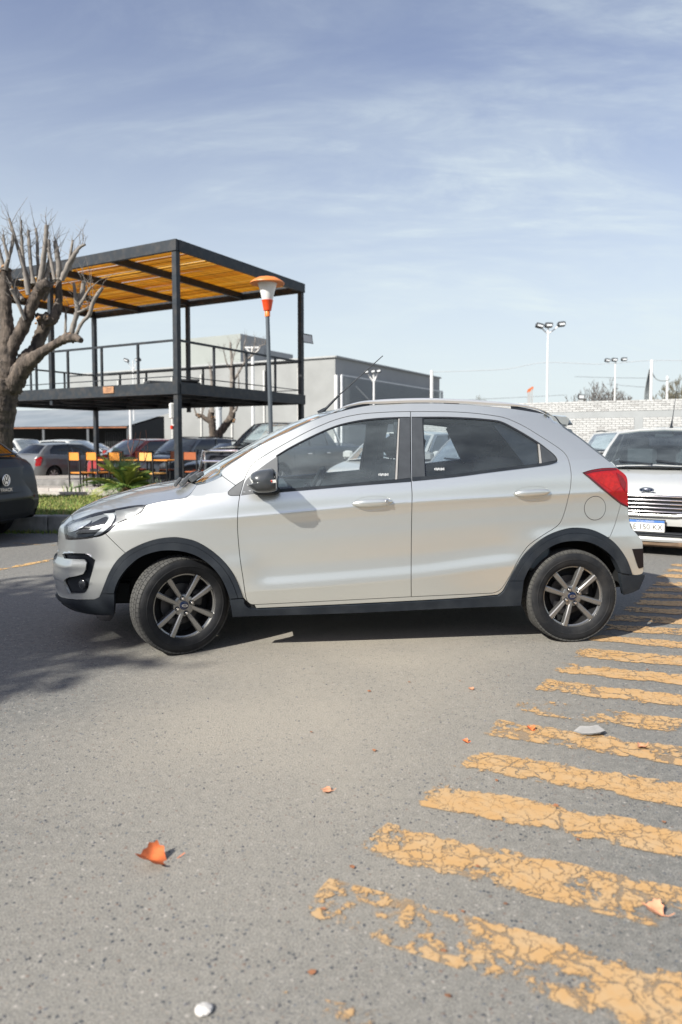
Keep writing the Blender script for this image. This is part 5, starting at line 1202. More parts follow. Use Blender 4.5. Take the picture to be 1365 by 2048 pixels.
def tree(name, label, D, limbs, shoots, knobs, twigs, x0, seed):
    r = random.Random(seed); o0 = at(x0, 885, D); o0.z = .2 if D < 15 else gz(D)
    t = empty(name, o0, 0, label, 'tree'); 
    def build(mb, nm, m): 
        mb.v = [v - o0 for v in mb.v]; return mb.build(nm, m, t, fix=False, angle=60)
    for i, (pts, dz) in enumerate(limbs):
        mb = MB(); limb(mb, pts, D, dz, 18, .13, seed + i, 8); build(mb, 'trunk' if i == 0 else 'limb', BARK)
    ends = []
    sm = MB()
    for i, (pts, dz) in enumerate(shoots):
        o, rd = limb(sm, [(a, b, c * .9 + .9) for a, b, c in pts] if D < 15 else pts, D + r.uniform(-.25, .25), dz, 8, .2, seed + 50 + i); ends.append(o)
    build(sm, 'crown', BARKG)
    for (px, py, rr) in knobs:
        mb = MB(); c = at(px, py, D); R = rr * D / FPX
        for k in range(9):
            q = Vector((r.gauss(0, 1), r.gauss(0, 1), r.gauss(0, 1))).normalized(); mb.tube([c, c + q * R * .6, c + q * R * r.uniform(.85, 1.3)], [R * .5, R * .42, R * r.uniform(.12, .3)], 7)
        build(mb, 'burl', BARK)
        mb = MB()
        for k in range(4):
            q = Vector((r.gauss(0, .7), -1, r.gauss(0, .7))).normalized(); p = c + q * R * r.uniform(.9, 1.2); mb.tube([p, p + q * R * .22], [R * r.uniform(.14, .28), R * .12], 7)
        build(mb, 'cut_stub', CUT)
    tm = MB()
    for k in range(twigs):
        o = r.choice(ends); i = r.randrange(len(o) // 3, len(o)); p = o[i]; d = Vector((r.gauss(0, .55), r.gauss(0, .5), abs(r.gauss(.8, .35)))).normalized(); L = r.uniform(.12, .5)
        m_ = p + d * L * .5 + Vector((r.gauss(0, .03), r.gauss(0, .03), .02)); e_ = p + d * L + Vector((r.gauss(0, .06), 0, .05)); tm.tube([p, m_, e_], [.006, .004, .0018], 4, caps=False)
        if r.random() < .5: tm.tube([m_, m_ + Vector((r.gauss(0, .6), r.gauss(0, .4), .7)).normalized() * L * .4], [.0035, .0015], 3, caps=False)
    q = build(tm, 'twigs', BARKG); q['kind'] = 'stuff'
    return t
limbs = [([(-12, 1060, 34), (-6, 960, 29), (-4, 890, 27), (-2, 845, 27), (3, 800, 29), (9, 765, 27), (13, 735, 21), (14, 700, 16), (15, 665, 14), (12, 625, 12), (11, 590, 11.5), (10, 560, 12), (9, 540, 11)], 0),
         ([(17, 720, 12), (30, 685, 12), (44, 660, 12), (57, 630, 11), (68, 602, 11), (78, 585, 11), (86, 573, 12), (96, 567, 8)], -.3), ([(28, 755, 17), (50, 720, 14), (70, 700, 12), (78, 680, 12), (88, 655, 12), (90, 636, 13)], .4),
         ([(86, 645, 9), (104, 640, 10), (114, 622, 9), (118, 598, 7), (118, 575, 6), (119, 552, 5)], .3), ([(22, 775, 22), (42, 742, 17), (62, 722, 14), (88, 702, 9), (112, 688, 8), (130, 678, 9), (150, 676, 8), (163, 681, 5)], -.6)]
shoots = [([(58, 590, 5), (50, 545, 4), (38, 500, 3), (27, 465, 2.4), (19, 437, 1.6)], 0), ([(67, 568, 5), (62, 530, 3.2), (59, 490, 2.6), (57, 460, 2)], .1), ([(79, 565, 4), (76, 520, 2.6), (75, 480, 2), (72, 457, 1.5)], 0), ([(78, 580, 6), (86, 530, 5), (91, 490, 4), (94, 450, 3.4)], -.1),
          ([(92, 560, 4), (99, 520, 3), (98, 480, 2.4)], .1), ([(118, 560, 5), (118, 530, 5), (113, 500, 4.4), (110, 482, 3)], 0), ([(124, 560, 5), (135, 535, 5), (148, 512, 4), (160, 495, 2), (171, 489, 1.3)], -.2), ([(140, 540, 4), (142, 510, 2.4), (146, 480, 1.6)], 0), ([(142, 672, 5), (150, 642, 5), (155, 618, 4.5), (152, 600, 3), (148, 565, 1.8)], 0),
          ([(155, 622, 5), (162, 598, 5), (169, 562, 4)], 0), ([(152, 670, 3), (165, 645, 3), (180, 628, 3.4), (187, 603, 3), (206, 575, 2.6)], -.2), ([(10, 540, 5), (18, 515, 3.4), (25, 490, 2.6), (26, 470, 1.6)], 0), ([(18, 520, 3), (10, 490, 2), (7, 470, 1.5)], 0), ([(11, 545, 4), (2, 515, 3), (-4, 480, 2)], 0), ([(46, 600, 4), (30, 575, 3), (18, 545, 2)], .2), ([(50, 640, 2.6), (34, 600, 3), (23, 578, 3)], -.2),
          ([(88, 600, 3), (100, 575, 3), (112, 560, 2)], -.2), ([(60, 560, 3), (44, 522, 2), (43, 480, 1.4), (43, 440, .9)], 0), ([(131, 670, 2), (132, 640, 1.6), (132, 625, 1.2)], 0), ([(60, 575, 3), (48, 525, 2.4), (44, 470, 1.4)], .1), ([(160, 610, 2), (172, 590, 1.6), (184, 572, 1)], 0), ([(110, 560, 3), (102, 520, 2.6), (97, 497, 2)], .1), ([(156, 625, 2), (172, 618, 1.8), (190, 606, 1.4)], 0)]
tree('pollarded_tree', 'thick pollarded leafless tree with cut knobs at the left edge', 13.0, limbs, shoots, [(9, 540, 13), (88, 572, 14), (88, 640, 15), (140, 674, 11), (45, 735, 9), (20, 664, 6), (80, 703, 6)], 190, 5, 11)
def mini(name, label, D, L, S, K, x0, seed, tw=60): tree(name, label, D, L, S, K, tw, x0, seed)
mini('pollarded_tree', 'pale pollarded stump tree with knobby left arm under the deck', 30, [([(426, 900, 9), (426, 870, 7.5), (425, 850, 7), (422, 835, 7), (424, 820, 6)], 0), ([(424, 845, 5), (412, 838, 4.5), (402, 831, 3.6), (392, 830, 2.6)], 0)], [([(425, 825, 5), (425, 790, 4), (424, 760, 3.4), (421, 732, 2.4)], 0), ([(393, 830, 2), (388, 812, 1), (389, 800, .6)], 0), ([(404, 830, 1.6), (408, 815, 1)], 0)], [(424, 838, 7), (400, 832, 5), (424, 745, 3)], 425, 21)
mini('pollarded_tree', 'leaning pollarded tree with tall thin shoots behind the deck railing', 29, [([(432, 905, 9), (438, 872, 8), (448, 855, 7.5), (458, 842, 7.5), (464, 832, 7), (465, 815, 5), (463, 790, 3.6)], 0)], [([(463, 800, 5), (464, 760, 4), (464, 725, 3), (461, 685, 2)], 0), ([(465, 765, 3), (478, 745, 2.6), (492, 722, 2), (520, 700, .9)], 0), ([(468, 825, 3), (475, 812, 2.4), (478, 780, 1.6), (477, 745, 1)], 0), ([(463, 742, 2), (452, 722, 1.2), (448, 700, .7)], 0), ([(500, 718, 1.6), (508, 695, 1), (512, 676, .7)], 0), ([(492, 722, 1.5), (520, 694, 1), (532, 688, .6)], 0), ([(464, 730, 1.6), (470, 705, 1), (484, 672, .7)], 0), ([(490, 724, 1.4), (488, 700, 1), (492, 676, .6)], 0)], [(464, 838, 8)], 445, 22, 120)
# far bare trees: branching built from the trunk up
def bare_tree(name, label, px, py_top, D, width, seed, m, depth=6, lean=0.0):
    r = random.Random(seed); b = at(px, 885, D); zt = at(px, py_top, D).z; b.z = gz(D); H = zt - b.z; t = empty(name, b, 0, label, 'tree')
    tk, cr = MB(), MB()
    def grow(p, d, L, rad, lv):
        e_ = p + d * L; mid = p + d * L * .5 + Vector((r.gauss(0, .05), r.gauss(0, .05), 0)) * L
        (tk if lv < 2 else cr).tube([p, mid, e_], [max(rad, .05), max(rad * .85, .044), max(rad * .7, .038)], 6 if lv < 2 else 3, caps=False)
        if lv >= depth: return
        for k in range((3 if lv == 2 else 2) if lv else 5):
            q = (d + Vector((r.gauss(0, .55), r.gauss(0, .55), r.uniform(-.12, .38)))).normalized()
            if q.z < .0: q.z = abs(q.z) * .5
            grow(e_ if (k < 2 or r.random() < .6) else mid, q, L * r.uniform(.68, .92), rad * .62, lv + 1)
    grow(Vector((0, 0, 0)), Vector((lean, 0, 1)).normalized(), H * .27, max(.09, H * .02), 0)
    sx = width / max(1e-3, max(abs(v.x) for v in cr.v)); sz = H / max(v.z for v in cr.v)
    for mb in (tk, cr): mb.v = [Vector((v.x * min(sx, 3), v.y * min(sx, 3), v.z * sz)) for v in mb.v]
    tk.build('trunk', m, t, fix=False); o = cr.build('crown', m, t, fix=False, smooth=False)
    return t
FARB = mat('far_bark', (.10, .09, .082), .95, 0, .2); FARG = mat('far_bark_green', (.12, .11, .075), .95, 0, .2)
bare_tree('bare_tree', 'round bare tree left of the low floodlight mast beyond the wall', 1172, 760, 78, 2.6, 1, FARB, 7)
bare_tree('bare_tree', 'tall bare tree directly behind the low floodlight mast', 1216, 752, 74, 2.8, 5, FARB, 7)
bare_tree('bare_tree', 'small dense bare tree right of the low floodlight mast', 1250, 780, 70, 1.6, 8, FARB, 7)
bare_tree('bare_tree', 'low faint bare bush peeping over the wall at the left', 1138, 786, 80, 1.4, 4, FARB, 6)
bare_tree('bare_tree', 'broad bare tree at the right edge beyond the net', 1352, 742, 62, 2.5, 12, FARG, 8)
bare_tree('bare_tree', 'twiggy bare shrub left of the right edge tree behind the net', 1326, 768, 60, 1.7, 17, FARG, 7)
bare_tree('leafy_treetop', 'small faint tree just above the roof rail', 950, 788, 95, 1.8, 9, FARG, 8)
bare_tree('leafy_treetop', 'tiny faint tree above the roof rail beside its twin', 966, 791, 95, .8, 3, FARG, 7)

# ================================================================== warehouse
CWALL = mat('pale_render_wall', (.265, .273, .270), .9, 0, .07, .8, bump=.15, bscale=8, dirt=((.215, .222, .218), .8, .35))
CDARK = mat('grey_cladding', (.31, .316, .32), .8, 0, .06, .5); CGREEN = mat('grey_green_block', (.265, .285, .27), .85, 0, .05, .4)
def bldg(name, label, px, D, Lb, La, z0, z1, mf, mside, cat='building', mtop=None):
    c = at(px, 885, D); t = empty(name, (c.x, c.y, gz(D)), 0, label, cat); g = gz(D)
    q = [Vector((0, 0, 0)), BV * Lb, BV * Lb + AV * La, AV * La]
    for nm, (i, j), m in (('front_wall', (0, 1), mf), ('rear_wall', (2, 3), mf), ('side_wall', (3, 0), mside), ('far_wall', (1, 2), mside)):
        mb = MB(); a, b = q[i], q[j]; mb.add([a + Vector((0, 0, z0 - g)), b + Vector((0, 0, z0 - g)), b + Vector((0, 0, z1 - g)), a + Vector((0, 0, z1 - g))], [(0, 1, 2, 3)]); mb.build(nm, m, t, smooth=False, fix=False)
    mb = MB(); mb.add([p + Vector((0, 0, z1 - g - .05)) for p in q], [(0, 1, 2, 3)]); mb.build('roof', mtop or mf, t, smooth=False, fix=False)
    return t
Dw = 50; zW = at(671, 714, Dw).z
wb = bldg('warehouse', 'long low warehouse of pale render with dark grey right side wall', 671, Dw, 27.2, 19, -.3, zW, CWALL, CDARK)
for k in range(1, 9):
    mb = MB(); p = BV * (27.2 * k / 9) - AV * .06; mb.bar_axes(p, p + Vector((0, 0, zW - .4)), BV, .12, .10); mb.build('wall_pipe', mat('pipe_white', (.5, .5, .48), .6), wb, smooth=False)
mb = MB(); mb.bar_axes(BV * -.1 + Vector((0, 0, zW - gz(Dw) + .03)), BV * 27.3 + Vector((0, 0, zW - gz(Dw) + .03)), AV, .3, .12); mb.bar_axes(AV * -.1 + Vector((0, 0, zW - gz(Dw) + .031)), AV * 19.1 + Vector((0, 0, zW - gz(Dw) + .031)), BV, .3, .118); mb.build('parapet_cap', mat('parapet_grey', (.33, .34, .34), .8), wb, smooth=False)['kind'] = 'stuff'
bldg('roof_block', 'higher grey green block standing on the warehouse roof', 483, 62, 6.9, 4.3, 5, at(483, 667.4, 62).z, CGREEN, CDARK)
c = at(533, 885, 64.9)
bldg('roof_block', 'lower flat dark slab beside the higher block on the warehouse roof', 533, 65.0, 3, 4.4, at(560, 723, 66).z, at(533, 699, 65).z, CDARK, CDARK)
# goal-high fence on the dark wall: frame and netting
fr = empty('court_fence', wb.location + AV * .3 - BV * .35, 0, 'white framed wire mesh fence in front of the dark warehouse wall', 'fence')
zf = at(677, 750, 50).z - gz(50); FW = mat('frame_white', (.6, .61, .62), .5)
for a_, nm in ((0.0, 'post'), (18.5, 'post')):
    mb = MB(); mb.bar_axes(AV * a_, AV * a_ + Vector((0, 0, zf)), AV, .16, .12); mb.build(nm, FW, fr, smooth=False)
mb = MB(); mb.bar_axes(Vector((0, 0, zf)), AV * 18.5 + Vector((0, 0, zf)), BV, .1, .10); mb.build('top_rail', FW, fr, smooth=False)
mb = MB()
for k in range(1, 40): 
    z = zf * k / 40
    mb.bar_axes(AV * .1 + Vector((0, 0, z)), AV * 18.4 + Vector((0, 0, z)), BV, .02, .045)
for k in range(1, 74): a_ = 18.5 * k / 74; mb.bar_axes(AV * a_, AV * a_ + Vector((0, 0, zf)), AV, .03, .02)
mb.build('wire_mesh', mat('mesh_grey', (.30, .33, .35), .5, .3), fr, smooth=False)['kind'] = 'stuff'
mb = MB(); mb.tube([AV * 2 + Vector((0, 0, zf * .9)), AV * 7 + Vector((0, 0, zf * .55)), AV * 13 + Vector((0, 0, zf * .46))], .05, 5); mb.build('sagging_rope', FW, fr)

# shed with open front, and the white metal wall above it
rust = mat('rusty_gutter', (.24, .10, .05), .8, 0, .4, 3); zinc = mat('zinc_roof', (.22, .25, .27), .5, .2, .1, .6, dirt=((.36, .37, .37), .6, .3))
cA = at(255, 885, 44); dS = Vector((-.94, .34, 0)); sh = empty('open_shed', (cA.x, cA.y, gz(44)), 0, 'low open-fronted shed with rusty gutter behind the white vans', 'shed'); g = gz(44)
zs0 = at(255, 854.5, 44).z - g; LS = 15.5
nS = Vector((.34, .94, 0))
mb = MB(); mb.bar_axes(Vector((0, 0, zs0)), dS * LS + Vector((0, 0, zs0 + .0)), nS, .10, .075); mb.build('gutter', rust, sh, smooth=False)
mb = MB(); mb.add([Vector((0, 0, zs0 + .08)), dS * LS + Vector((0, 0, zs0 + .08)), dS * LS + nS * 7 + Vector((0, 0, zs0 + 1.55)), nS * 7 + Vector((0, 0, zs0 + 1.55))], [(0, 1, 2, 3)]); mb.build('roof', zinc, sh, smooth=False, fix=False)
mb = MB(); mb.add([nS * 4, dS * LS + nS * 4, dS * LS + nS * 4 + Vector((0, 0, zs0 + .8)), nS * 4 + Vector((0, 0, zs0 + .8))], [(0, 1, 2, 3)]); mb.add([Vector((0, 0, 0)), nS * 4, nS * 4 + Vector((0, 0, zs0 + .8)), Vector((0, 0, zs0))], [(0, 1, 2, 3)]); mb.build('rear_wall', mat('shed_dark', (.025, .027, .03), .9), sh, smooth=False, fix=False)
for k in (0, 3, 6.5, 10, 13): mb = MB(); mb.bar(dS * k + nS * .1, dS * k + nS * .1 + Vector((0, 0, zs0)), .14); mb.build('post', mat('shed_post', (.10, .11, .12), .6), sh, smooth=False)
mb = MB()
for k in range(14): mb.bar(dS * (.3 + k * .16) + nS * 1.0, dS * (.3 + k * .16) + nS * 1.0 + Vector((0, 0, zs0 - .25)), .09, .03)
mb.build('board_partition', mat('shed_board', (.07, .075, .08), .7), sh, smooth=False)['kind'] = 'stuff'
c = at(143, 885, 54); mb = MB()
hw = empty('white_hall', (c.x, c.y, gz(54)), 0, 'long white metal hall wall behind the open shed at the left', 'building')
mb.add([Vector((0, 0, 0)), Vector((-14, 5, 0)), Vector((-14, 5, at(100, 812, 56).z)), Vector((0, 0, at(143, 812, 54).z))], [(0, 1, 2, 3)]); mb.add([Vector((0, 0, 3.8)), Vector((-14, 5, 4.0)), Vector((-12, 12, 4.4)), Vector((2, 7, 4.2))], [(0, 1, 2, 3)]); mb.build('wall', mat('white_metal_wall', (.30, .335, .35), .6, .1, .05, .6), hw, smooth=False, fix=False)

# ================================================================== white brick wall
WBR = [mat('white_brick_%s' % k, c, .9, 0, .10, 5, bump=.3, bscale=30) for k, c in (('bright', (.42, .425, .42)), ('dull', (.38, .385, .38)), ('worn', (.32, .32, .315)))]
MORT = mat('whitewashed_mortar', (.29, .29, .285), .95, 0, .2, 4); BEAM = mat('ring_beam_grey', (.285, .30, .305), .9, 0, .08, 2)
c = at(1365, 885, 24); zwt = at(1365, 797, 24).z; wo = Vector((c.x, c.y, gz(24))) - BV * 4.0
wall = empty('brick_wall', wo, 0, 'white painted brick wall with a grey concrete band behind the parked cars', 'wall'); zw = zwt - gz(24); LW = 13.6
zb1 = zw - 22 * 24 / FPX; zb0 = zw - 36 * 24 / FPX
def wseg(nm, x0, x1, z0, z1, y0, y1, m):
    mb = MB(); a = BV * x0 + AV * (y0 + y1) / 2 + Vector((0, 0, (z0 + z1) / 2)); b = BV * x1 + AV * (y0 + y1) / 2 + Vector((0, 0, (z0 + z1) / 2)); mb.bar_axes(a, b, AV, y1 - y0, z1 - z0); return mb.build(nm, m, wall, smooth=False)
wseg('mortar_core', 0, LW, 0, zw - .03, .012, .20, MORT); wseg('ring_beam', 0, LW, zb0, zb1, -.012, .012, BEAM)
def tb_at(px): t = (px - CX) / FPX; return ((wo.x - t * wo.y) / (t * .5 + .866))
pils = [tb_at(1276), tb_at(1276) - 3.0, tb_at(1276) + 3.1, tb_at(1276) + 6.2]
for p in pils: wseg('pillar', p - .14, p + .14, 0, zb0, -.014, .012, BEAM)
bl, bh = .245, .078; rb = random.Random(2); cand = []
def course(z0, z1):
    k = int(round((z1 - z0) / bh)); hh = (z1 - z0) / k
    for i in range(k):
        x = -(i % 2) * bl / 2
        while x < LW:
            a, b = max(0, x), min(LW, x + bl); cand.append((a, b, z0 + i * hh, hh)); x += bl
course(0, zb0); course(zb1, zw)
bm_ = {}
def bmesh_(L, hh, m):
    key = (round(L, 3), round(hh, 3), m.name)
    if key not in bm_:
        mb = MB(); mb.bar_axes(Vector((0, 0, 0)), BV * L, AV, .05, hh - .012); o = mb.build('brick', m, None, smooth=False); bm_[key] = o.data; bpy.data.objects.remove(o)
    return bm_[key]
vis = []; rest = []
for a, b, z, hh in cand:
    segs = [(a, b)]
    if z < zb0:
        for p in pils:
            ns = []
            for s0, s1 in segs:
                if s1 <= p - .14 or s0 >= p + .14: ns.append((s0, s1))
                else:
                    if s0 < p - .14: ns.append((s0, p - .14))
                    if s1 > p + .14: ns.append((p + .14, s1))
            segs = ns
    for s0, s1 in segs:
        if s1 - s0 < .03: continue
        mid = wo + BV * (s0 + s1) / 2; px = CX + FPX * mid.x / mid.y; py = 885 - (z + wo.z - CAM_H) * FPX / mid.y
        (vis if (1062 < px < 1370 and py < 905) else rest).append((s0, s1, z, hh, px, py))
vis.sort(key=lambda t: -t[4]); rest += vis[300:]; vis = vis[:300]
for s0, s1, z, hh, *_ in vis:
    o = bpy.data.objects.new('brick', bmesh_(s1 - s0 - .012, hh, rb.choices(WBR, (6, 3, 1))[0])); COL.objects.link(o); o.parent = wall
    o.location = BV * (s0 + .006) + AV * (rb.uniform(-.006, .008)) + Vector((0, 0, z + hh / 2))
mb = MB()
for s0, s1, z, hh, *_ in rest:
    q = BV * (s0 + .006) + AV * (rb.uniform(-.006, .008)) + Vector((0, 0, z + hh / 2)); mb.bar_axes(q, q + BV * (s1 - s0 - .012), AV, .05, hh - .012)
mb.build('further_bricks', WBR[0], wall, smooth=False)['kind'] = 'stuff'
# post with a small floodlight in front of the wall
c = at(1160, 885, 25.75); pl = empty('wall_lamp_post', (c.x, c.y, gz(24)), 0, 'square grey post with a small floodlight in front of the brick wall', 'lamp post')
zt = at(1160, 799, 25.75).z - gz(24); mb = MB(); mb.bar((0, 0, 0), (0, 0, zt), .15); mb.build('post', mat('grey_post', (.36, .37, .37), .7, 0, .1), pl, smooth=False)
mb = MB(); mb.box((0, -.06, zt + .09), (.24, .10, .17), bev=.02); o = mb.build('floodlight', IRON, pl); mb = MB(); mb.box((0, -.112, zt + .09), (.18, .01, .11)); mb.build('lamp_glass', mat('lamp_pane', (.55, .57, .58), .3), o)

# ================================================================== masts, poles, nets
MW = mat('mast_white', (.66, .66, .65), .5, .1, .05); FLB = mat('floodlight_black', (.03, .033, .037), .5)
def mast(label, px, pyh, D, heads, w=.10, arms=True, name='floodlight_mast', pyb=None):
    b = at(px, 885, D); b.z = gz(D); h = at(px, pyh, D).z - b.z; t = empty(name, b, 0, label, 'floodlight mast', 'floodlight masts')
    mb = MB(); mb.tube([(0, 0, 0), (0, 0, h)], [w * .62, w * .42], 8); mb.build('pole', MW, t)
    for (dx, dy, wd, hd, tilt) in heads:
        k = D / FPX; x, z = dx * k, h - dy * k
        q = MB(); q.box((x, -.10, z), (wd * k, .28, hd * k), M=Matrix.Rotation(math.radians(tilt), 4, 'Y') @ Matrix.Rotation(-.3, 4, 'X'), bev=.03); o = q.build('floodlight', FLB, t)
        q = MB(); q.box((x, -.26, z - .02), (wd * k * .7, .02, hd * k * .5), M=Matrix.Rotation(math.radians(tilt), 4, 'Y') @ Matrix.Rotation(-.3, 4, 'X')); q.build('lamp_glass', mat('lamp_pane', (.55, .57, .58), .3), o)
        if arms: q = MB(); q.tube([(0, 0, h - 22 * k * .9), (x, -.05, z)], w * .35, 6); q.build('arm', MW, t)
mast('tall white mast with three black floodlights right of the silver roof', 1093, 648, 38, [(-18, 4, 15, 8, 14), (0, 3, 15, 8, 0), (25, 1, 15, 8, -6)])
mast('white mast with three separate floodlights in front of the bare trees', 1228, 722, 58, [(-17, -1, 10, 6, 10), (-3, -2, 11, 6, 4), (16, -3, 11, 6, 0)], .12, False)
mast('short white mast with three floodlights behind the car aerial', 748, 745, 46, [(-15, -1, 9, 6, -12), (-2, -2, 9, 7, -14), (9, -3, 9, 7, -16)], .13)
mast('mast with two black floodlights seen through the deck railing', 269, 721, 46, [(-12, 0, 10, 5, 20), (11, -1, 11, 5, -10)], .08)
c = at(507, 885, 42); tf = empty('frame_mast', (c.x, c.y, gz(42)), 0, 'white mast with a square braced crosshead behind the deck railing', 'mast'); h = at(507, 694, 42).z - gz(42); k = 42 / FPX
mb = MB(); mb.tube([(0, 0, 0), (0, 0, h)], .09, 8); mb.build('pole', MW, tf)
mb = MB(); mb.bar((-15 * k, 0, h - .03), (15 * k, 0, h - .03), .10); mb.build('crosshead', MW, tf, smooth=False)
for s in (-1, 1): mb = MB(); mb.bar((s * 12 * k, .02, h - .08), (0, .02, h - 18 * k), .09); mb.build('brace', MW, tf, smooth=False)
def pole(label, px, pyt, D, w=.09, cat='pole'):
    b = at(px, 885, D); b.z = gz(D); mb = MB(); mb.tube([(0, 0, 0), (0, 0, at(px, pyt, D).z - b.z)], w, 8); o = mb.build('net_pole', MW, None); o.location = b; return tag(o, label, cat)
pole('white net pole with rust tip right of the bare trees', 1300, 720, 45); pole('short white pole near the right edge behind the brick wall', 1332, 752, 50, .08)
pole('white net pole at the right end of the dark warehouse wall', 863, 741, 52, .11); pole('white pole at the dark warehouse corner', 673, 750, 49, .13); pole('thin white pipe pole under the deck', 262, 818, 40, .07)
b = at(439, 885, 33); mb = MB(); b.z = gz(33); h = at(439, 818, 33).z - b.z; mb.tube([(0, 0, 0), (0, 0, h)], .13, 10); mb.tube([(0, 0, h), (0, 0, h + .12)], .15, 10); o = mb.build('vent_pipe', mat('vent_white', (.5, .53, .55), .5), None); o.location = b; tag(o, 'thick pale pipe between the two pollarded trunks under the deck', 'pipe')
# high ball nets
def net(label, tops, D, ybase, cell=.28, sag=0):
    pts = crom(tops, n=8); P = [at(a, b, D) for a, b in pts]; z0 = gz(D) + 1.5; mb = MB(); o0 = P[0].copy(); o0.z = gz(D)
    t = empty('ball_net', o0, 0, label, 'net')
    mb.tube([p - o0 for p in P], .020, 5); mb.build('top_cord', mat('net_cord', (.42, .44, .45), .8), t)
    xs_ = np.array([p.x for p in P]); zs_ = np.array([p.z for p in P]); mb = MB(); x = xs_.min() + cell / 2
    while x < xs_.max(): zt_ = float(np.interp(x, xs_, zs_)); mb.bar((x - o0.x, 0, z0 - o0.z), (x - o0.x, 0, zt_ - o0.z), .0028); x += cell
    z = z0
    while z < zs_.max():
        ok = xs_[zs_ >= z]
        if len(ok) > 1: mb.bar((ok.min() - o0.x, 0.004, z - o0.z), (ok.max() - o0.x, 0.004, z - o0.z), .0028)
        z += cell
    mb.build('netting', MATS['net_cord'], t, smooth=False)['kind'] = 'stuff'
net('large fine sagging ball net between the white poles in the sky', [(863, 744), (960, 741), (1020, 737), (1092, 725), (1200, 728), (1300, 721), (1420, 722)], 48, 800)
# loose gathered net hanging on the right pole
mb = MB(); D = 45.2; P = [(1299, 738), (1294, 760), (1290, 785), (1289, 800)]; Q = [(1302, 738), (1308, 752), (1316, 760), (1330, 762), (1340, 758)]
L = [at(a, b, D) for a, b in crom(P, n=5)]; Rr = [at(a, b, D + .3) for a, b in crom([(1300, 738), (1300, 760), (1300, 785), (1300, 802)], n=5)]; o0 = L[-1].copy(); o0.z = gz(45)
for i in range(0, 9): t = i / 8; mb.tube([l.lerp(r_, t) - o0 for l, r_ in zip(L, Rr)], .018, 4, caps=False)
for i in range(len(L)): mb.tube([L[i] - o0, Rr[i] - o0], .010, 4, caps=False)
mb.tube([at(a, b, D) - o0 for a, b in crom(Q, n=5)], .03, 5)
o = mb.build('gathered_net', mat('net_dark', (.22, .24, .24), .9), None, fix=False); o.location = o0; tag(o, 'dark bunched net hanging from the white pole at the right', 'net')
# palm stump with an orange top, overhead cables
b = at(1060, 885, 40); b.z = gz(40); k = 40 / FPX; hb = at(1060, 778, 40).z - b.z; st = empty('broken_sign_post', b, 0, 'leaning grey post with torn orange top behind the silver roof', 'post')
mb = MB(); mb.bar((-.02, 0, 0), (-3 * k, 0, hb - 6 * k), .14); mb.bar((.16, 0, 0), (3 * k, 0, hb), .06); mb.build('post', mat('grey_post', (.36, .37, .37), .7), st, smooth=False)
mb = MB(); mb.add([(-7 * k, 0, hb - 6 * k), (-5 * k, 0, hb - 1 * k), (4 * k, 0, hb + 5 * k), (6 * k, 0, hb + 4 * k), (5 * k, 0, hb - 2 * k), (2 * k, 0, hb), (0, 0, hb - 5 * k), (-5 * k, 0, hb - 8 * k)], [tuple(range(8))]); mb.v += [v + Vector((0, .06, 0)) for v in mb.v]; mb.f += [tuple(range(15, 7, -1))] + [(i, i + 8, (i + 1) % 8 + 8, (i + 1) % 8) for i in range(8)]; mb.build('orange_top', mat('torn_orange', (.5, .13, .04), .7, 0, .35, 2), st)
for (a, b, lb) in (((1150, 753), (1300, 756), 'thin dark cable crossing the sky left of the net pole'), ((700, 805), (1130, 790), 'thin faint overhead cable above the silver roof'), ((1215, 768), (1300, 775), 'lower thin cable left of the net pole')):
    mb = MB(); p, q = at(*a, 62), at(*b, 62); pts = [p.lerp(q, i / 8) - Vector((0, 0, .5 * math.sin(math.pi * i / 8) ** 1)) * (q - p).length * .012 for i in range(9)]; o = mb.tube([x - p for x in pts], .018, 4).build('overhead_cable', mat('cable_grey', (.2, .21, .22), .7), None); o.location = p; tag(o, lb, 'cable')

# ================================================================== small things on the asphalt
LEAF = mat('dry_leaf_top', (.60, .15, .045), .55, 0, .4, 30); LEAFP = mat('dry_leaf_pale', (.52, .25, .14), .7, 0, .25, 30)
def leafmesh(size, curl, m, name, label, px, py, rz, tilt=(0, 0), lob=1.0):
    c = gr(px, py, .006); half = [(0, 0), (.10, .06), (.26, .12), (.40, .13), (.42, .26), (.52, .36), (.46, .44), (.42, .60), (.32, .62), (.22, .76), (.10, .80), (0, 1.0)]
    out = [(x * lob, y) for x, y in half] + [(-x * lob, y) for x, y in half[-2:0:-1]]; V = [Vector(p) for p in crom(out, n=2, closed=True)]
    V = [Vector((p[0], p[1])) for p in V]; n = len(V); E = [(i, (i + 1) % n) for i in range(n)]; g = [(x, y) for x in np.arange(-.5, .55, .07) for y in np.arange(.02, 1, .07)]
    A = np.array([tuple(p) for p in V]); g = np.array(g); g = g[inpoly(g[:, 0], g[:, 1], A)]
    r = delaunay_2d_cdt(V + [Vector(p) for p in g], E, [], 0, 1e-5); W = np.array([tuple(p) for p in r[0]]); F = [t for t in r[2]]; cc = np.array([W[list(t)].mean(0) for t in F]); ok = inpoly(cc[:, 0], cc[:, 1], A)
    X = []
    for x, y in W:
        X.append(((x) * size, (y - .5) * size, size * (curl * (1.4 * abs(x) ** 1.3 + .9 * max(0, y - .45) ** 1.5) + .05 * math.sin(9 * x + 5 * y) + .03)))
    k = len(X); Fv = [tuple(t) for t, q in zip(F, ok) if q]; X2 = [(a, b, e - .0012) for a, b, e in X]
    mb = MB(); mb.add(X + X2, Fv + [tuple(i + k for i in t[::-1]) for t in Fv]); mb.tube([(0, -.5 * size, .03 * size), (.02 * size, -.72 * size, .10 * size), (.06 * size, -.95 * size, .32 * size)], .0012, 5)
    o = mb.build(name, m, None, fix=False, angle=50); o.location = c; o.rotation_euler = (tilt[0], tilt[1], rz); return tag(o, label, 'leaf')
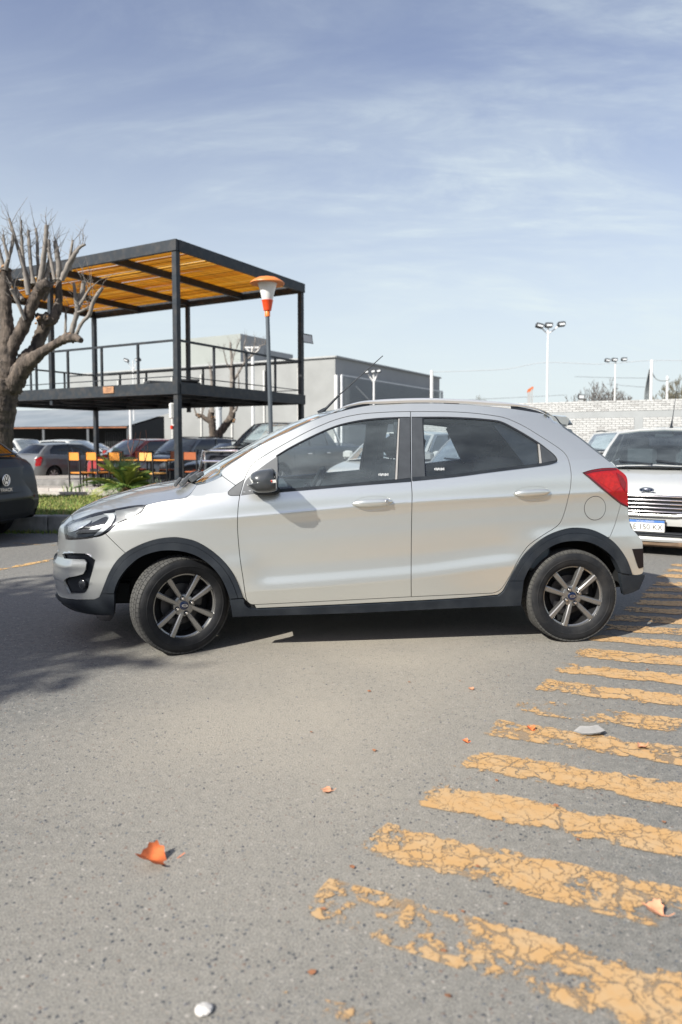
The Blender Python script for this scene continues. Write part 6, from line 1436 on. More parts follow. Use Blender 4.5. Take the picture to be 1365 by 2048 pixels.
leafmesh(.105, .8, LEAF, 'fallen_leaf', 'large curled red brown leaf alone on the asphalt at lower left', 300, 1724, 1.9, (.28, -.25), .85)
leafmesh(.042, .15, LEAFP, 'fallen_leaf', 'flat pale orange leaf in the middle of the asphalt', 652, 1580, 1.2)
leafmesh(.030, .3, LEAFP, 'fallen_leaf', 'tiny orange leaf on the asphalt nearest the car sill', 942, 1377, .4)
leafmesh(.030, .6, LEAF, 'fallen_leaf', 'small dark curled leaf left of the worn yellow bar', 930, 1483, .9)
leafmesh(.040, .7, LEAF, 'fallen_leaf', 'small rust coloured leaf lying on a yellow bar', 1061, 1458, .3)
leafmesh(.045, .5, LEAFP, 'fallen_leaf', 'pinkish leaf on bare asphalt right of the white scrap', 1283, 1495, 2.0)
leafmesh(.060, .6, LEAFP, 'fallen_leaf', 'crumpled brown leaf on the second yellow bar at the right edge', 1305, 1822, .8)
def rock(px, py, r, m, name, label, cat, sq=.6, seed=1):
    import bmesh
    q = random.Random(seed); bm = bmesh.new(); bmesh.ops.create_icosphere(bm, subdivisions=3, radius=r)
    ph = [Vector((q.gauss(0, 1), q.gauss(0, 1), q.gauss(0, 1))).normalized() for i in range(9)]
    for v in bm.verts:
        n = v.co.normalized(); d = min(1.0, min((.62 + .25 * (i % 3)) / max(.2, n.dot(p)) for i, p in enumerate(ph))); v.co = n * r * (d + .05 * q.uniform(-1, 1)); v.co.z *= sq
    me = bpy.data.meshes.new(name); bm.to_mesh(me); bm.free(); me.materials.append(m); o = bpy.data.objects.new(name, me); COL.objects.link(o); c = gr(px, py); o.location = (c.x, c.y, r * sq * .75); o.rotation_euler = (0, 0, seed); return tag(o, label, cat)
WS = mat('white_stone', (.55, .53, .50), .9, 0, .15, 60, bump=.4, bscale=90)
rock(408, 2024, .020, WS, 'white_stone', 'rough white stone at the bottom edge of the asphalt', 'stone', .4, 4)
# pale scrap of card on the worn bar
c = gr(1176, 1468); mb = MB(); nx_, ny_ = 9, 7; V = []
ol = [(-.085, .02), (-.03, .055), (.03, .045), (.085, .05), (.11, -.01), (.06, -.05), (.0, -.055), (-.05, -.03)]
ctr = Vector((0, 0, .018)); ol = [(x * .66, y * .8) for x, y in ol]; top = [Vector((x, y, .010 + .012 * math.sin(9 * x) + .012 * abs(y) / .05)) for x, y in ol]; n_ = len(top)
mb.add([ctr] + top, [(0, 1 + i, 1 + (i + 1) % n_) for i in range(n_)]); mb.add([p - Vector((0, 0, .004)) for p in [ctr] + top], [(0, 1 + (i + 1) % n_, 1 + i) for i in range(n_)])
o = mb.build('paper_scrap', mat('scrap_grey', (.31, .30, .285), .9, 0, .15, 20), None, fix=False); o.location = c; tag(o, 'pale grey scrap of card on the worn yellow bar at right', 'scrap')
pm = MB(); q = random.Random(5)
for i in range(420):
    px, py = q.uniform(0, 1365), 2048 - 760 * q.random() ** 1.4
    if py < 1290: continue
    c = gr(px, py); r_ = q.uniform(.0025, .006); k = len(pm.v)
    pm.add([(c.x + r_ * math.cos(a) * q.uniform(.7, 1.3), c.y + r_ * math.sin(a) * q.uniform(.7, 1.3), .0) for a in (0, 1.26, 2.5, 3.8, 5.0)] + [(c.x, c.y, r_ * .8)], [(j, (j + 1) % 5, 5) for j in range(5)])
cm = MB()
for i in range(20):
    px, py = q.uniform(560, 1365), q.uniform(1330, 2040); c = gr(px, py, .004); r_ = q.uniform(.004, .011); a0 = q.uniform(0, 6.28)
    cm.add([(c.x + r_ * math.cos(a0 + a) * q.uniform(.5, 1.3), c.y + r_ * math.sin(a0 + a) * q.uniform(.5, 1.3), .004 + q.uniform(0, .004)) for a in (0, 1.3, 2.4, 3.7, 5.0)], [(0, 1, 2, 3, 4)])
tag(cm.build('leaf_crumbs', mat('crumb_brown', (.26, .11, .05), .8, 0, .4, 30), None, fix=False, smooth=False), kind='stuff')
tag(pm.build('loose_grit', mat('grit_dark', (.10, .10, .105), .9, 0, .6, 40), None, fix=False, smooth=False), kind='stuff')
# ================================================================== the other parked cars
PAINT = dict(white=WHITE, pewter=mat('pewter_car_paint', (.15, .158, .165), .35, .4, .04, 3, coat=.6), silver=mat('silver_car_paint', (.30, .31, .31), .35, .4, .03, 3, coat=.7), grey=mat('grey_car_paint', (.12, .13, .145), .35, .4, .05, 3, coat=.7), dark=mat('dark_car_paint', (.035, .045, .058), .3, .3, .05, 3, coat=.8),
             red=mat('red_car_paint', (.33, .022, .015), .3, .3, .08, 3, coat=.8), black=mat('black_car_paint', (.012, .015, .019), .28, .2, .05, 3, coat=.8), slate=mat('slate_car_paint', (.009, .013, .019), .38, .1, .05, 3, coat=.12, spec=.3))
SKYG = glass('sky_film_screen_glass', (.34, .38, .40), 1.6, 2.0, .42)  # pale screens: sky reflection put into the diffuse film
CARG = glass('car_side_glass', (.16, .19, .21), 1.52, 1.5)
LAMPC = mat('headlamp_clear', (.55, .58, .60), .12, .4, .2, 20, coat=1)
_wc = {}
def small_wheel(R):
    if R in _wc: return _wc[R]
    k = R / .30; t = MB(); t.lathe([(.19 * k, -.07), (.21 * k, -.09), (.26 * k, -.093), (.29 * k, -.08), (.30 * k, -.055), (.30 * k, .055), (.29 * k, .08), (.2 * k, .08)], 36)
    ty = t.build('tyre', TYRE, None, 40); r = MB(); r.lathe([(.196 * k, -.062), (.19 * k, -.072), (.18 * k, -.06), (.175 * k, .0)], 36); r.lathe([(0, -.058), (.05 * k, -.055), (.06 * k, -.02)], 16)
    for i in range(7):
        a = 2 * math.pi * i / 7; d = Vector((math.cos(a), 0, math.sin(a))); s_ = Vector((-d.z, 0, d.x)); r.add([d * .05 * k - s_ * .02 + Vector((0, -.055, 0)), d * .05 * k + s_ * .02 + Vector((0, -.055, 0)), d * .185 * k + s_ * .03 + Vector((0, -.066, 0)), d * .185 * k - s_ * .03 + Vector((0, -.066, 0))], [(0, 1, 2, 3)])
    rm = r.build('wheel', mat('bg_alloy', (.50, .51, .52), .35, .6, .05), None, 40); bkp = MB(); bkp.lathe([(0, -.02), (.185 * k, -.01)], 24); b_ = bkp.build('brake_drum', DARK, rm); ty.parent = rm
    COL.objects.unlink(rm); COL.objects.unlink(ty); COL.objects.unlink(b_)
    _wc[R] = (rm, ty, b_); return _wc[R]
KIND = dict(
    hatch=dict(L=3.95, W=1.70, H=1.47, xf=.78, xr=3.25, R=.30, zs=[(0, .56), (.03, .66), (.10, .735), (.5, .86), (.95, .945), (1.2, .965), (2.4, 1.00), (3.3, 1.05), (3.72, 1.05), (3.86, .98), (3.93, .80), (3.95, .60)], cab=(.92, 1.72, 3.30, 3.74)),
    sedan=dict(L=4.30, W=1.70, H=1.47, xf=.80, xr=3.28, R=.30, zs=[(0, .54), (.03, .64), (.10, .71), (.5, .84), (.98, .93), (1.2, .955), (2.5, .99), (3.5, 1.04), (4.1, 1.05), (4.22, .98), (4.28, .80), (4.30, .58)], cab=(.96, 1.76, 3.0, 3.72)),
    suv=dict(L=4.40, W=1.80, H=1.66, xf=.86, xr=3.5, R=.34, zs=[(0, .66), (.03, .82), (.10, .92), (.5, 1.02), (1.0, 1.07), (1.3, 1.08), (2.6, 1.11), (3.9, 1.15), (4.22, 1.13), (4.34, 1.02), (4.39, .80), (4.40, .60)], cab=(1.08, 1.78, 3.85, 4.25)),
    mpv=dict(L=4.25, W=1.72, H=1.62, xf=.80, xr=3.3, R=.31, zs=[(0, .60), (.03, .74), (.10, .82), (.5, .95), (.85, 1.03), (1.2, 1.05), (2.6, 1.07), (3.8, 1.10), (4.1, 1.09), (4.2, 1.0), (4.24, .8), (4.25, .6)], cab=(.78, 1.70, 3.85, 4.14)),
    pickup=dict(L=5.30, W=1.86, H=1.80, xf=.95, xr=4.10, R=.38, zs=[(0, .72), (.03, .94), (.10, 1.05), (.5, 1.13), (1.2, 1.18), (1.5, 1.18), (2.8, 1.19), (3.9, 1.20), (5.2, 1.18), (5.27, 1.1), (5.30, .7)], cab=(1.25, 1.95, 3.25, 3.70)),
    van=dict(L=4.40, W=1.90, H=2.25, xf=.85, xr=3.5, R=.33, zs=[(0, .65), (.03, .85), (.10, .95), (.5, 1.05), (.95, 1.12), (1.3, 1.15), (4.3, 1.15), (4.38, .9), (4.40, .6)], cab=(.95, 1.55, 4.2, 4.33)))
def gen_car(kind, paint, front, rz, label, name=None, wsg=None, group=None, lights=True, rails=False, seats=False, side=True, zg=None, rt=.26):
    K = KIND[kind]; L, W, H, xf, xr, R = (K[k] for k in ('L', 'W', 'H', 'xf', 'xr', 'R')); paint = PAINT[paint] if isinstance(paint, str) else paint; hw0 = W / 2
    t = empty(name or {'hatch': 'hatchback_car', 'sedan': 'sedan_car', 'suv': 'suv_car', 'mpv': 'family_car', 'pickup': 'pickup_truck', 'van': 'van'}[kind], (front[0], front[1], gz(front[1]) if zg is None else zg), rz, label, 'car' if kind not in ('pickup', 'van') else ('pickup truck' if kind == 'pickup' else 'van'), group)
    ZS = PC(K['zs']); c0, c1, c2_, c3 = K['cab']
    ZB = PC([(0, .34), (.06, .22), (.5, .19), (L - .5, .22), (L - .08, .26), (L, .38)])
    def HW(x):
        a = np.clip(1 - x / .55, 0, 1); b = np.clip(1 - (L - x) / .45, 0, 1); return hw0 * (1 - .36 * a ** 2.4 - rt * b ** 2.4)
    def PR(s): return np.interp(s, [0, .10, .30, .55, .62, .85, .97, 1.0], [.93, .965, .99, 1.0, .985, .965, .93, .90])
    def YG(x, z): s = (z - ZB(x)) / (ZS(x) - ZB(x)); return HW(x) * PR(s)
    Ra = R + .055
    xs_ = sorted(set(np.round(np.r_[[0, .015, .04, .08, .14, .22, .32, .45], np.linspace(.55, L - .5, 40), L - np.array([.4, .28, .18, .1, .05, .02, 0]), xf + Ra * np.cos(np.linspace(0, math.pi, 17)), xr + Ra * np.cos(np.linspace(0, math.pi, 17))], 4)))
    ss = [0, .05, .12, .3, .5, .55, .60, .75, .86, .93, .97, 1.0]; v = []; f = []; ns = len(ss) + 4
    for x in xs_:
        zb = float(ZB(x)); zs = float(ZS(x)); zb2 = zb
        for xc in (xf, xr):
            if abs(x - xc) < Ra: zb2 = max(zb2, R + .02 + math.sqrt(max(0, Ra ** 2 - (x - xc) ** 2)) * .98)
        row = []
        for s in ss:
            z = zb2 + (zs - zb2) * s; row.append((x, float(HW(x) * PR((z - zb) / (zs - zb))), z))
        y1 = row[-1][1]
        for q, dz in ((.93, .012), (.75, .03), (.4, .045), (0, .05)): row.append((x, y1 * q, zs + dz * min(1, x * 6, (L - x) * 6)))
        v += row + [(a, -b, c) for a, b, c in row]
    N2 = 2 * ns
    for i in range(len(xs_) - 1):
        cabin = c0 + .05 < xs_[i] and xs_[i + 1] < c3 - .05
        for sd_ in (0, 1):
            for j in range(ns - 1):
                if cabin and j >= len(ss) - 1: continue
                a, b, c, d = i * N2 + sd_ * ns + j, i * N2 + sd_ * ns + j + 1, (i + 1) * N2 + sd_ * ns + j + 1, (i + 1) * N2 + sd_ * ns + j
                f.append((a, b, c, d) if sd_ else (d, c, b, a))
    for i in (0, len(xs_) - 1):
        for j in range(ns - 1):
            q = (i * N2 + j, i * N2 + j + 1, i * N2 + ns + j + 1, i * N2 + ns + j); f.append(q if i == 0 else q[::-1])
    body = mk('body', v, f, paint, t, 30)
    # greenhouse
    wb0 = float(YG(c0, ZS(c0))) * .97; wb1 = float(YG(c3, ZS(c3))) * .97; wr = hw0 * .70 if kind != 'van' else hw0 * .86; zt = H - .055
    def S0(u): u = np.asarray(u, float); return np.stack([c0 - .20 * (1 - u * u), wb0 * u, ZS(c0) + .05 * (1 - u * u) + 0 * u], -1)
    def T0(u): u = np.asarray(u, float); return np.stack([c1 - .10 * (1 - u * u), wr * u, zt + .045 * (1 - u * u)], -1)
    def T1(u): u = np.asarray(u, float); return np.stack([c2_ + .08 * (1 - u * u), wr * .96 * u, zt - .02 + .045 * (1 - u * u)], -1)
    def S1(u): u = np.asarray(u, float); return np.stack([c3 + .10 * (1 - u * u), wb1 * u, ZS(c3) + .02 * (1 - u * u) + 0 * u], -1)
    def ws(u, vv): vv = np.asarray(vv)[..., None]; q = S0(u) * (1 - vv) + T0(u) * vv; q[..., 2] += .03 * np.sin(math.pi * vv[..., 0]) ; return q
    def rw(u, vv): vv = np.asarray(vv)[..., None]; q = S1(u) * (1 - vv) + T1(u) * vv; q[..., 0] += .02 * np.sin(math.pi * vv[..., 0]); return q
    def rf(u, vv): vv_ = np.asarray(vv); vv = vv_[..., None]; q = T0(u) * (1 - vv) + T1(u) * vv; q[..., 2] += .035 * np.sin(math.pi * np.clip(vv_, 0, 1)); return q
    A0, A1, B1, B0 = S0(np.array([1.]))[0], T0(np.array([1.]))[0], T1(np.array([1.]))[0], S1(np.array([1.]))[0]
    def sdm(sg):
        def g(u, vv):
            u = np.asarray(u); vv = np.asarray(vv); xb = A0[0] + (B0[0] - A0[0]) * u; xt = A1[0] + (B1[0] - A1[0]) * u
            yb = YG(xb, ZS(xb)) * .97; yt = A1[1] + (B1[1] - A1[1]) * u; zb_ = ZS(xb); zt_ = A1[2] + (B1[2] - A1[2]) * u + .035 * np.sin(math.pi * np.clip(u, 0, 1))
            return np.stack([xb + (xt - xb) * vv, (yb + (yt - yb) * vv + .02 * np.sin(math.pi * vv)) * sg, zb_ + (zt_ - zb_) * vv], -1)
        return g
    sq = lambda a, b, c, d: [np.array(p) for p in ((a, c), ((a + b) / 2, c), (b, c), (b, (c + d) / 2), (b, d), ((a + b) / 2, d), (a, d), (a, (c + d) / 2))]
    full = lambda: sq(0, 1, 0, 1)
    def pan(nm, o, mp, m, hol=(), par=t, outv=(0, 0, 1), sk=.02, h=(.12, .12)): return panel(nm, o, mp, m, par, h=h, holes=hol, skirt=sk, out=outv)
    wo_ = [np.array(p) for p in ((-.93, .05), (-.5, .04), (0, .04), (.5, .04), (.93, .05), (.94, .5), (.93, .94), (.5, .955), (0, .955), (-.5, .955), (-.93, .94), (-.94, .5))]
    pan('windscreen_frame', sq(-1, 1, 0, 1), ws, paint, [wo_], outv=(-1, 0, .6)); pan('windscreen', wo_, lambda u, vv: ws(u, vv) + np.array([.008, 0, -.004]), wsg or WSCREEN, (), outv=(-1, 0, .6), sk=0)
    ro_ = [np.array(p) for p in ((-.88, .08), (0, .06), (.88, .08), (.88, .5), (.86, .92), (0, .94), (-.86, .92), (-.88, .5))]
    pan('rear_window_frame', sq(-1, 1, 0, 1), rw, paint, [ro_], outv=(1, 0, .5)); pan('rear_window', ro_, lambda u, vv: rw(u, vv) - np.array([.008, 0, .004]), CARG, (), outv=(1, 0, .5), sk=0)
    pan('roof', sq(-1, 1, 0, 1), rf, paint, (), outv=(0, 0, 1), h=(.1, .1))
    last = .90 if kind in ('suv', 'mpv', 'hatch') else .86
    wins = [[np.array(p) for p in ((.07, .05), (.44, .04), (.45, .92), (.09, .93), (.05, .6))], [np.array(p) for p in ((.49, .04), (last - .04, .05), (last, .5), (last - .06, .92), (.48, .93))]]
    if kind == 'van': wins = wins[:1]
    for sg in ((1, -1) if side else (1,)):
        mp = sdm(sg); pan('window_frame', full(), mp, paint, wins, outv=(0, sg, .2), h=(.06, .15))
        for q in wins: pan('side_window', q, lambda u, vv, mp=mp, sg=sg: mp(u, vv) - np.array([0, .012 * sg, 0]), CARG, (), outv=(0, sg, .2), sk=0)
        pw_ = MB()
        for u_ in (.465,): pw_.bar(mp(np.array([u_]), np.array([.03]))[0] + np.array([0, .004 * sg, 0]), mp(np.array([u_]), np.array([.95]))[0] + np.array([0, .004 * sg, 0]), .07, .012, up=(0, 1, 0))
        pw_.build('pillar_cover', GLOSSB, t, smooth=False)
        # door seams and handles
        for x in (c0 + .28, (c0 + c3) / 2 - .05):
            zz = np.linspace(.34, float(ZS(x)) - .02, 8); s_ = MB(); s_.tube([(x, float(YG(np.array([x]), np.array([z]))[0]) * sg - .001 * sg, z) for z in zz], .005, 4, caps=False); s_.build('door_seam', DARK, body, fix=False)
        for x in ((c0 + c3) / 2 - .28, (c0 + c3) / 2 + .62):
            z = float(ZS(x)) - .17; s_ = MB(); y = float(YG(np.array([x]), np.array([z]))[0]); s_.box((x, (y + .012) * sg, z), (.20, .03, .035), bev=.01); s_.build('door_handle', CHROME if kind == 'pickup' else paint, t)
        m_ = MB(); x = c0 + .30; y = float(YG(np.array([x]), ZS(np.array([x])))[0]); m_.box((x, (y + .10) * sg, float(ZS(x)) + .09), (.10, .20, .15), bev=.035); m_.build('door_mirror', paint if kind != 'pickup' else CHROME, t)
        if lights:
            zs1 = lambda x: float(ZS(x))
            hp = [(.03, zs1(.03) - .16), (.03, zs1(.03) - .05), (.12, zs1(.12) - .03), (.30, zs1(.3) - .03), (.52, zs1(.52) - .04), (.40, zs1(.4) - .13), (.22, zs1(.22) - .20)]
            panel('headlight', [np.array(p) for p in hp], lambda x, z, sg=sg: np.stack([x, (YG(x, z) + .008) * sg, z], -1), LAMPC, t, h=(.05, .03), out=(0, sg, 0))
            zr = float(ZS(L - .3)); tp_ = [(L - .03, zr - .42), (L - .16, zr - .40), (L - .24, zr - .12), (L - .20, zr - .06), (L - .04, zr - .16)]
            panel('tail_light', [np.array(p) for p in tp_], lambda x, z, sg=sg: np.stack([x, (YG(x, z) + .008) * sg, z], -1), RED, t, h=(.05, .03), out=(0, sg, 0))
        if rails:
            r_ = MB(); r_.tube([tuple(mp(np.array([u_]), np.array([1.0]))[0] + np.array([0, -.06 * sg, .05])) for u_ in np.linspace(.05, .95, 9)], .022, 6); r_.build('roof_rail', BLACKP, t)
    # cabin tub
    tb = MB(); tb.box(((c0 + c3) / 2, 0, .62), (c3 - c0 - .2, W - .26, .30)); tb.add([(c0, -hw0 * .8, float(ZS(c0)) - .03), (c0, hw0 * .8, float(ZS(c0)) - .03), (c0 + .45, hw0 * .8, float(ZS(c0)) - .02), (c0 + .45, -hw0 * .8, float(ZS(c0)) - .02), (c0 + .5, hw0 * .8, .6), (c0 + .5, -hw0 * .8, .6)], [(0, 1, 2, 3), (3, 2, 4, 5)]); tb.build('cabin', INTER, t, fix=False)
    for (x, y) in ((c1 + .22, .36), (c1 + .22, -.36), (c1 + 1.05, 0)):
        s_ = MB(); s_.box((x, y, .95), (.14, .48 if y else 1.2, .55), M=Matrix.Rotation(.18, 4, 'Y'), bev=.05); so = s_.build('seat', INTER, t)
        if y: s_ = MB(); s_.box((x + .09, y, 1.28), (.10, .26, .18), M=Matrix.Rotation(.18, 4, 'Y'), bev=.04); s_.build('headrest', INTER, so)
    if seats:
        m_ = MB(); p = ws(np.array([.0]), np.array([.86]))[0]; m_.box((p[0] + .16, 0, p[2] - .03), (.02, .23, .075), bev=.01); m_.build('rear_view_mirror', INTER, t)
        s_ = MB(); cen = Vector((c1 - .28, -.36, .95)); s_.tube([cen + Vector((.05 * math.sin(k / 24 * 6.283), .18 * math.cos(k / 24 * 6.283), .17 * math.sin(k / 24 * 6.283))) for k in range(25)], .015, 6, caps=False); s_.build('steering_wheel', INTER, t)
    # wheels, wells, floor
    rm, ty, bk = small_wheel(R)
    for x in (xf, xr):
        for sg in (1, -1):
            c = rm.copy(); COL.objects.link(c); c.parent = t; d = ty.copy(); COL.objects.link(d); d.parent = c; e_ = bk.copy(); COL.objects.link(e_); e_.parent = c
            c.location = (x, sg * (hw0 - .115), R); c.rotation_euler = (0, .7 * x, 0 if sg < 0 else math.pi)
            w_ = MB(); n = 12; vv = []
            for i in range(n + 1):
                q = math.pi * i / n
                for yy in (hw0 - .04, hw0 - .30): vv.append((x + (Ra + .01) * math.cos(q), yy * sg, R + (Ra + .01) * math.sin(q)))
            vv.append((x, (hw0 - .30) * sg, R)); w_.add(vv, [(2 * i, 2 * i + 2, 2 * i + 3, 2 * i + 1) for i in range(n)] + [(2 * i + 1, 2 * i + 3, len(vv) - 1) for i in range(n)]); w_.build('wheel_well', DARK, t, fix=False)
    u_ = MB(); u_.box((L / 2, 0, .27), (L - .5, W - .66, .12)); u_.build('underbody', DARK, t)
    # plain front: grille, lower intake, wipers
    if lights:
        zf = float(ZS(0)); g_ = MB(); g_.box((-.004, 0, zf - .06), (.03, .80, .11), bev=.012); g_.build('grille', GLOSSB, t); g_ = MB(); g_.box((.004, 0, .35), (.03, 1.0, .10), bev=.012); g_.build('lower_intake', BLACKP, t)
        bd = MB(); bd.lathe([(0, -.024), (.045, -.022), (.05, -.012)], 20, 'x'); q = bd.build('badge', CHROME, t); q.location = (.0, 0, zf - .05)
    wv = MB()
    for y0_, y1_ in ((-.55, .0), (.05, .6)): wv.tube([ws(np.array([y0_]), np.array([.03]))[0] + np.array([-.02, 0, .015]), ws(np.array([y1_]), np.array([.10]))[0] + np.array([-.02, 0, .015])], .012, 5)
    wv.build('wipers', BLACKP, t)['kind'] = 'stuff'
    cw = MB(); cw.add([S0(np.array([u]))[0] + np.array(d) for u in (-.9, -.45, 0, .45, .9) for d in ((-.10, 0, .002), (.02, 0, .012))], [(2 * i, 2 * i + 2, 2 * i + 3, 2 * i + 1) for i in range(4)]); cw.build('cowl_panel', BLACKP, t, fix=False)
    return t, dict(ws=ws, rw=rw, YG=YG, ZS=ZS, HW=HW, hw0=hw0, L=L, c=K['cab'], S1=S1, T1=T1, T0=T0, rf=rf, sdm=sdm, paint=paint)
RF = math.radians(60); RA_ = math.radians(240)
def fpos(px, D): p = at(px, 885, D); return (p.x, p.y)
def screen_sign(t, g, txt, u0=-.1, u1=.75, v0=.30, v1=.80):   # white sales writing on the screen
    P = lambda u, vv: Vector(g['ws'](np.array([u]), np.array([vv]))[0]) + Vector((.03, 0, -.015)); mb = MB(); n = 8
    pts = [(P(u0 + (u1 - u0) * i / n, v0 + .04 * math.sin(i)), P(u0 + (u1 - u0) * i / n, v1 + .03 * math.cos(i * 1.3))) for i in range(n + 1)]; mb.add([p for q in pts for p in q], [(2 * i, 2 * i + 2, 2 * i + 3, 2 * i + 1) for i in range(n)])
    s = mb.build('screen_sign', mat('sign_white', (.62, .64, .63), .7, 0, .15, 8), t, fix=False)
    c = P((u0 + u1) / 2, (v0 + v1) / 2) + Vector((-.012, 0, .006)); ax = (P(u1, .5) - P(u0, .5)).normalized(); up = (P(.3, .8) - P(.3, .3)).normalized(); ax = -ax; n_ = ax.cross(up).normalized()
    M = Matrix((( ax.x, up.x, n_.x, c.x), (ax.y, up.y, n_.y, c.y), (ax.z, up.z, n_.z, c.z), (0, 0, 0, 1)))
    text_mesh('sign_text', txt, .24, mat('sign_grey', (.22, .25, .27), .7), s, M, .001, sx=1.15)

# --- white sedan facing the camera at the right
D0 = 8.05; white, G = gen_car('sedan', 'white', fpos(1296, D0), RF, 'white sedan with chrome bar grille and number plate facing the camera at the right edge', 'sedan_car', seats=True, lights=False, zg=0, wsg=FSCREEN)
def cap_box(nm, y, z, w, h, m, x=-.012, d=.03, bev=.006, par=white): q = MB(); q.box((x, y, z), (d, w, h), bev=bev); return q.build(nm, m, par)
gr_ = cap_box('grille', 0, .575, 1.14, .205, mat('grille_black', (.018, .019, .021), .35), -.010, .03, .02)
for k in range(5):
    z = .668 - .043 * k; q = MB(); hwid = .56 - .028 * k
    q.tube([(-.012 + .02, -hwid, z - .006), (-.036, -hwid + .12, z), (-.042, 0, z + .003), (-.036, hwid - .12, z), (-.012 + .02, hwid, z - .006)], [.006, .0078, .0085, .0078, .006], 8); q.build('chrome_bar', CHROME, gr_)
q = MB(); q.tube([(-.02, .02 - .59, .575), (-.03, -.57, .665), (-.045, -.35, .688), (-.05, 0, .692), (-.045, .35, .688), (-.03, .57, .665), (-.02, .57, .575), (-.03, .50, .478), (-.045, .3, .462), (-.045, -.3, .462), (-.03, -.50, .478), (-.02, -.57, .575)], .010, 8); q.build('grille_surround', mat('chrome_soft', (.7, .71, .71), .2, .8), gr_)
q = MB(); n = 24; q.add([(.03 - .012 * math.cos(0), .075 * math.cos(2 * math.pi * k / n), .735 + .026 * math.sin(2 * math.pi * k / n)) for k in range(n)] + [(-.002, .0, .735)], [(k, (k + 1) % n, n) for k in range(n)]); ov = q.build('badge', BLUE, white, fix=False); ov.location = (-.004, 0, .0)
q = MB(); q.tube([(.012, .075 * math.cos(2 * math.pi * k / n), .735 + .026 * math.sin(2 * math.pi * k / n)) for k in range(n + 1)], .006, 6, caps=False); q.build('badge_ring', CHROME, ov)
MF = lambda y, z, x=-.03: Matrix.Translation((x, y, z)) @ Matrix.Rotation(-math.pi / 2, 4, 'Z') @ Matrix.Rotation(math.pi / 2, 4, 'X')
text_mesh('badge_text', 'Ford', .045, CHROME, ov, MF(0, .735, -.010), .002)
pl_ = cap_box('number_plate', 0, .335, .40, .132, mat('plate_white', (.68, .68, .66), .4), -.05, .012, .004)
cap_box('plate_band', 0, .387, .396, .028, mat('plate_blue', (.06, .16, .42), .4), -.058, .004, .001, pl_)
text_mesh('plate_text', 'AE 150 KX', .088, mat('plate_ink', (.03, .03, .03), .5), pl_, MF(0, .322, -.0585), .0008, sx=.90); text_mesh('plate_country', 'REPUBLICA ARGENTINA', .017, mat('plate_white', (.7, .7, .7), .4), pl_, MF(0, .387, -.0615), .0004)
cap_box('plate_holder', 0, .335, .42, .15, GLOSSB, -.040, .012, .004)
li = cap_box('lower_intake', 0, .245, 1.1, .055, GLOSSB, -.02, .05, .01)
for k in range(2): q = MB(); q.tube([(-.05, -.52, .235 + .022 * k), (-.055, .52, .235 + .022 * k)], .005, 6); q.build('intake_bar', BLACKP, li)
q = MB(); n = 12; pr = []
for k in range(n + 1): y = -.74 + 1.48 * k / n; x = -.06 + .26 * abs(y / .74) ** 3; pr.append((x, y))
vv = []
for x, y in pr: vv += [(x, y, .215), (x - .012, y, .19), (x + .0, y, .165), (x + .2, y, .165), (x + .2, y, .215)]
q.add(vv, [(i * 5 + j, i * 5 + (j + 1) % 5, i * 5 + 5 + (j + 1) % 5, i * 5 + 5 + j) for i in range(n) for j in range(5)]); q.build('bumper_lip', PAINT['white'], white)
q = MB(); q.box((.10, 0, .135), (.3, 1.34, .06), bev=.02); q.build('splash_shield', mat('rusty_underside', (.14, .095, .06), .9, 0, .5, 6), white)
for sg in (1, -1):
    panel('headlight', [np.array(p) for p in ((.035, .50), (.03, .60), (.10, .665), (.34, .755), (.52, .79), (.40, .66), (.2, .54))], lambda x, z, sg=sg: np.stack([x, (G['YG'](x, z) + .008) * sg, z], -1), LAMPC, white, h=(.05, .03), out=(0, sg, 0))
    q = MB(); q.box((.66, .30 * sg, .945), (.03, .025, .012), bev=.004); q.build('washer_jet', BLACKP, white)
aw = Vector(G['rf'](np.array([-.12]), np.array([.10]))[0]); q = MB(); q.tube([aw, aw + Vector((.0, 0, .03)), aw + Vector((.01, -.01, .12))], [.022, .014, .006], 8); q.tube([aw + Vector((.01, -.01, .10)), aw + Vector((.06, -.05, .52))], [.005, .003], 5); q.build('aerial', BLACKP, white)
# slab under the sedan
# --- slate hatchback at the left edge, seen from behind
ex_, ey_ = .17, .985; rzv = math.atan2(-.17, .985)
rc = at(6, 885, 9.0); VD = Vector((math.cos(rzv), math.sin(rzv), 0)); fr_ = Vector((rc.x, rc.y, 0)) - VD * 3.95
vw, V = gen_car('hatch', 'slate', (fr_.x, fr_.y), rzv, 'dark slate hatchback seen from behind at the left edge beside the kerb', lights=False, zg=0, rt=.12)
L_ = 3.95
def rbox(nm, y, z, w, h, m, x=.0, d=.03, bev=.006, par=vw): q = MB(); q.box((L_ + x, y, z), (d, w, h), bev=bev); return q.build(nm, m, par)
MR = lambda y, z, x: Matrix.Translation((x, y, z)) @ Matrix.Rotation(math.pi / 2, 4, 'Z') @ Matrix.Rotation(math.pi / 2, 4, 'X')
def rsk(off): return lambda y, z: np.stack([L_ - .02 - .15 * np.clip((np.abs(y) - .35) / .5, 0, 1) ** 2.2 + np.interp(z, [.2, .34, .56, .70, .86, .95, 1.05], [-.04, .01, .035, -.01, -.04, -.06, -.13]) + off, y, z], -1)
full_ = [np.array(p) for p in ((-.80, .30), (-.4, .28), (0, .28), (.4, .28), (.80, .30), (.83, .5), (.83, .66), (.80, .8), (.78, .92), (.74, 1.02), (.4, 1.05), (0, 1.06), (-.4, 1.05), (-.74, 1.02), (-.78, .92), (-.80, .8), (-.83, .66), (-.83, .5))]
rs_ = panel('tailgate_skin', full_, rsk(.03), PAINT['slate'], vw, h=(.05, .02), out=(1, 0, 0), skirt=.06)
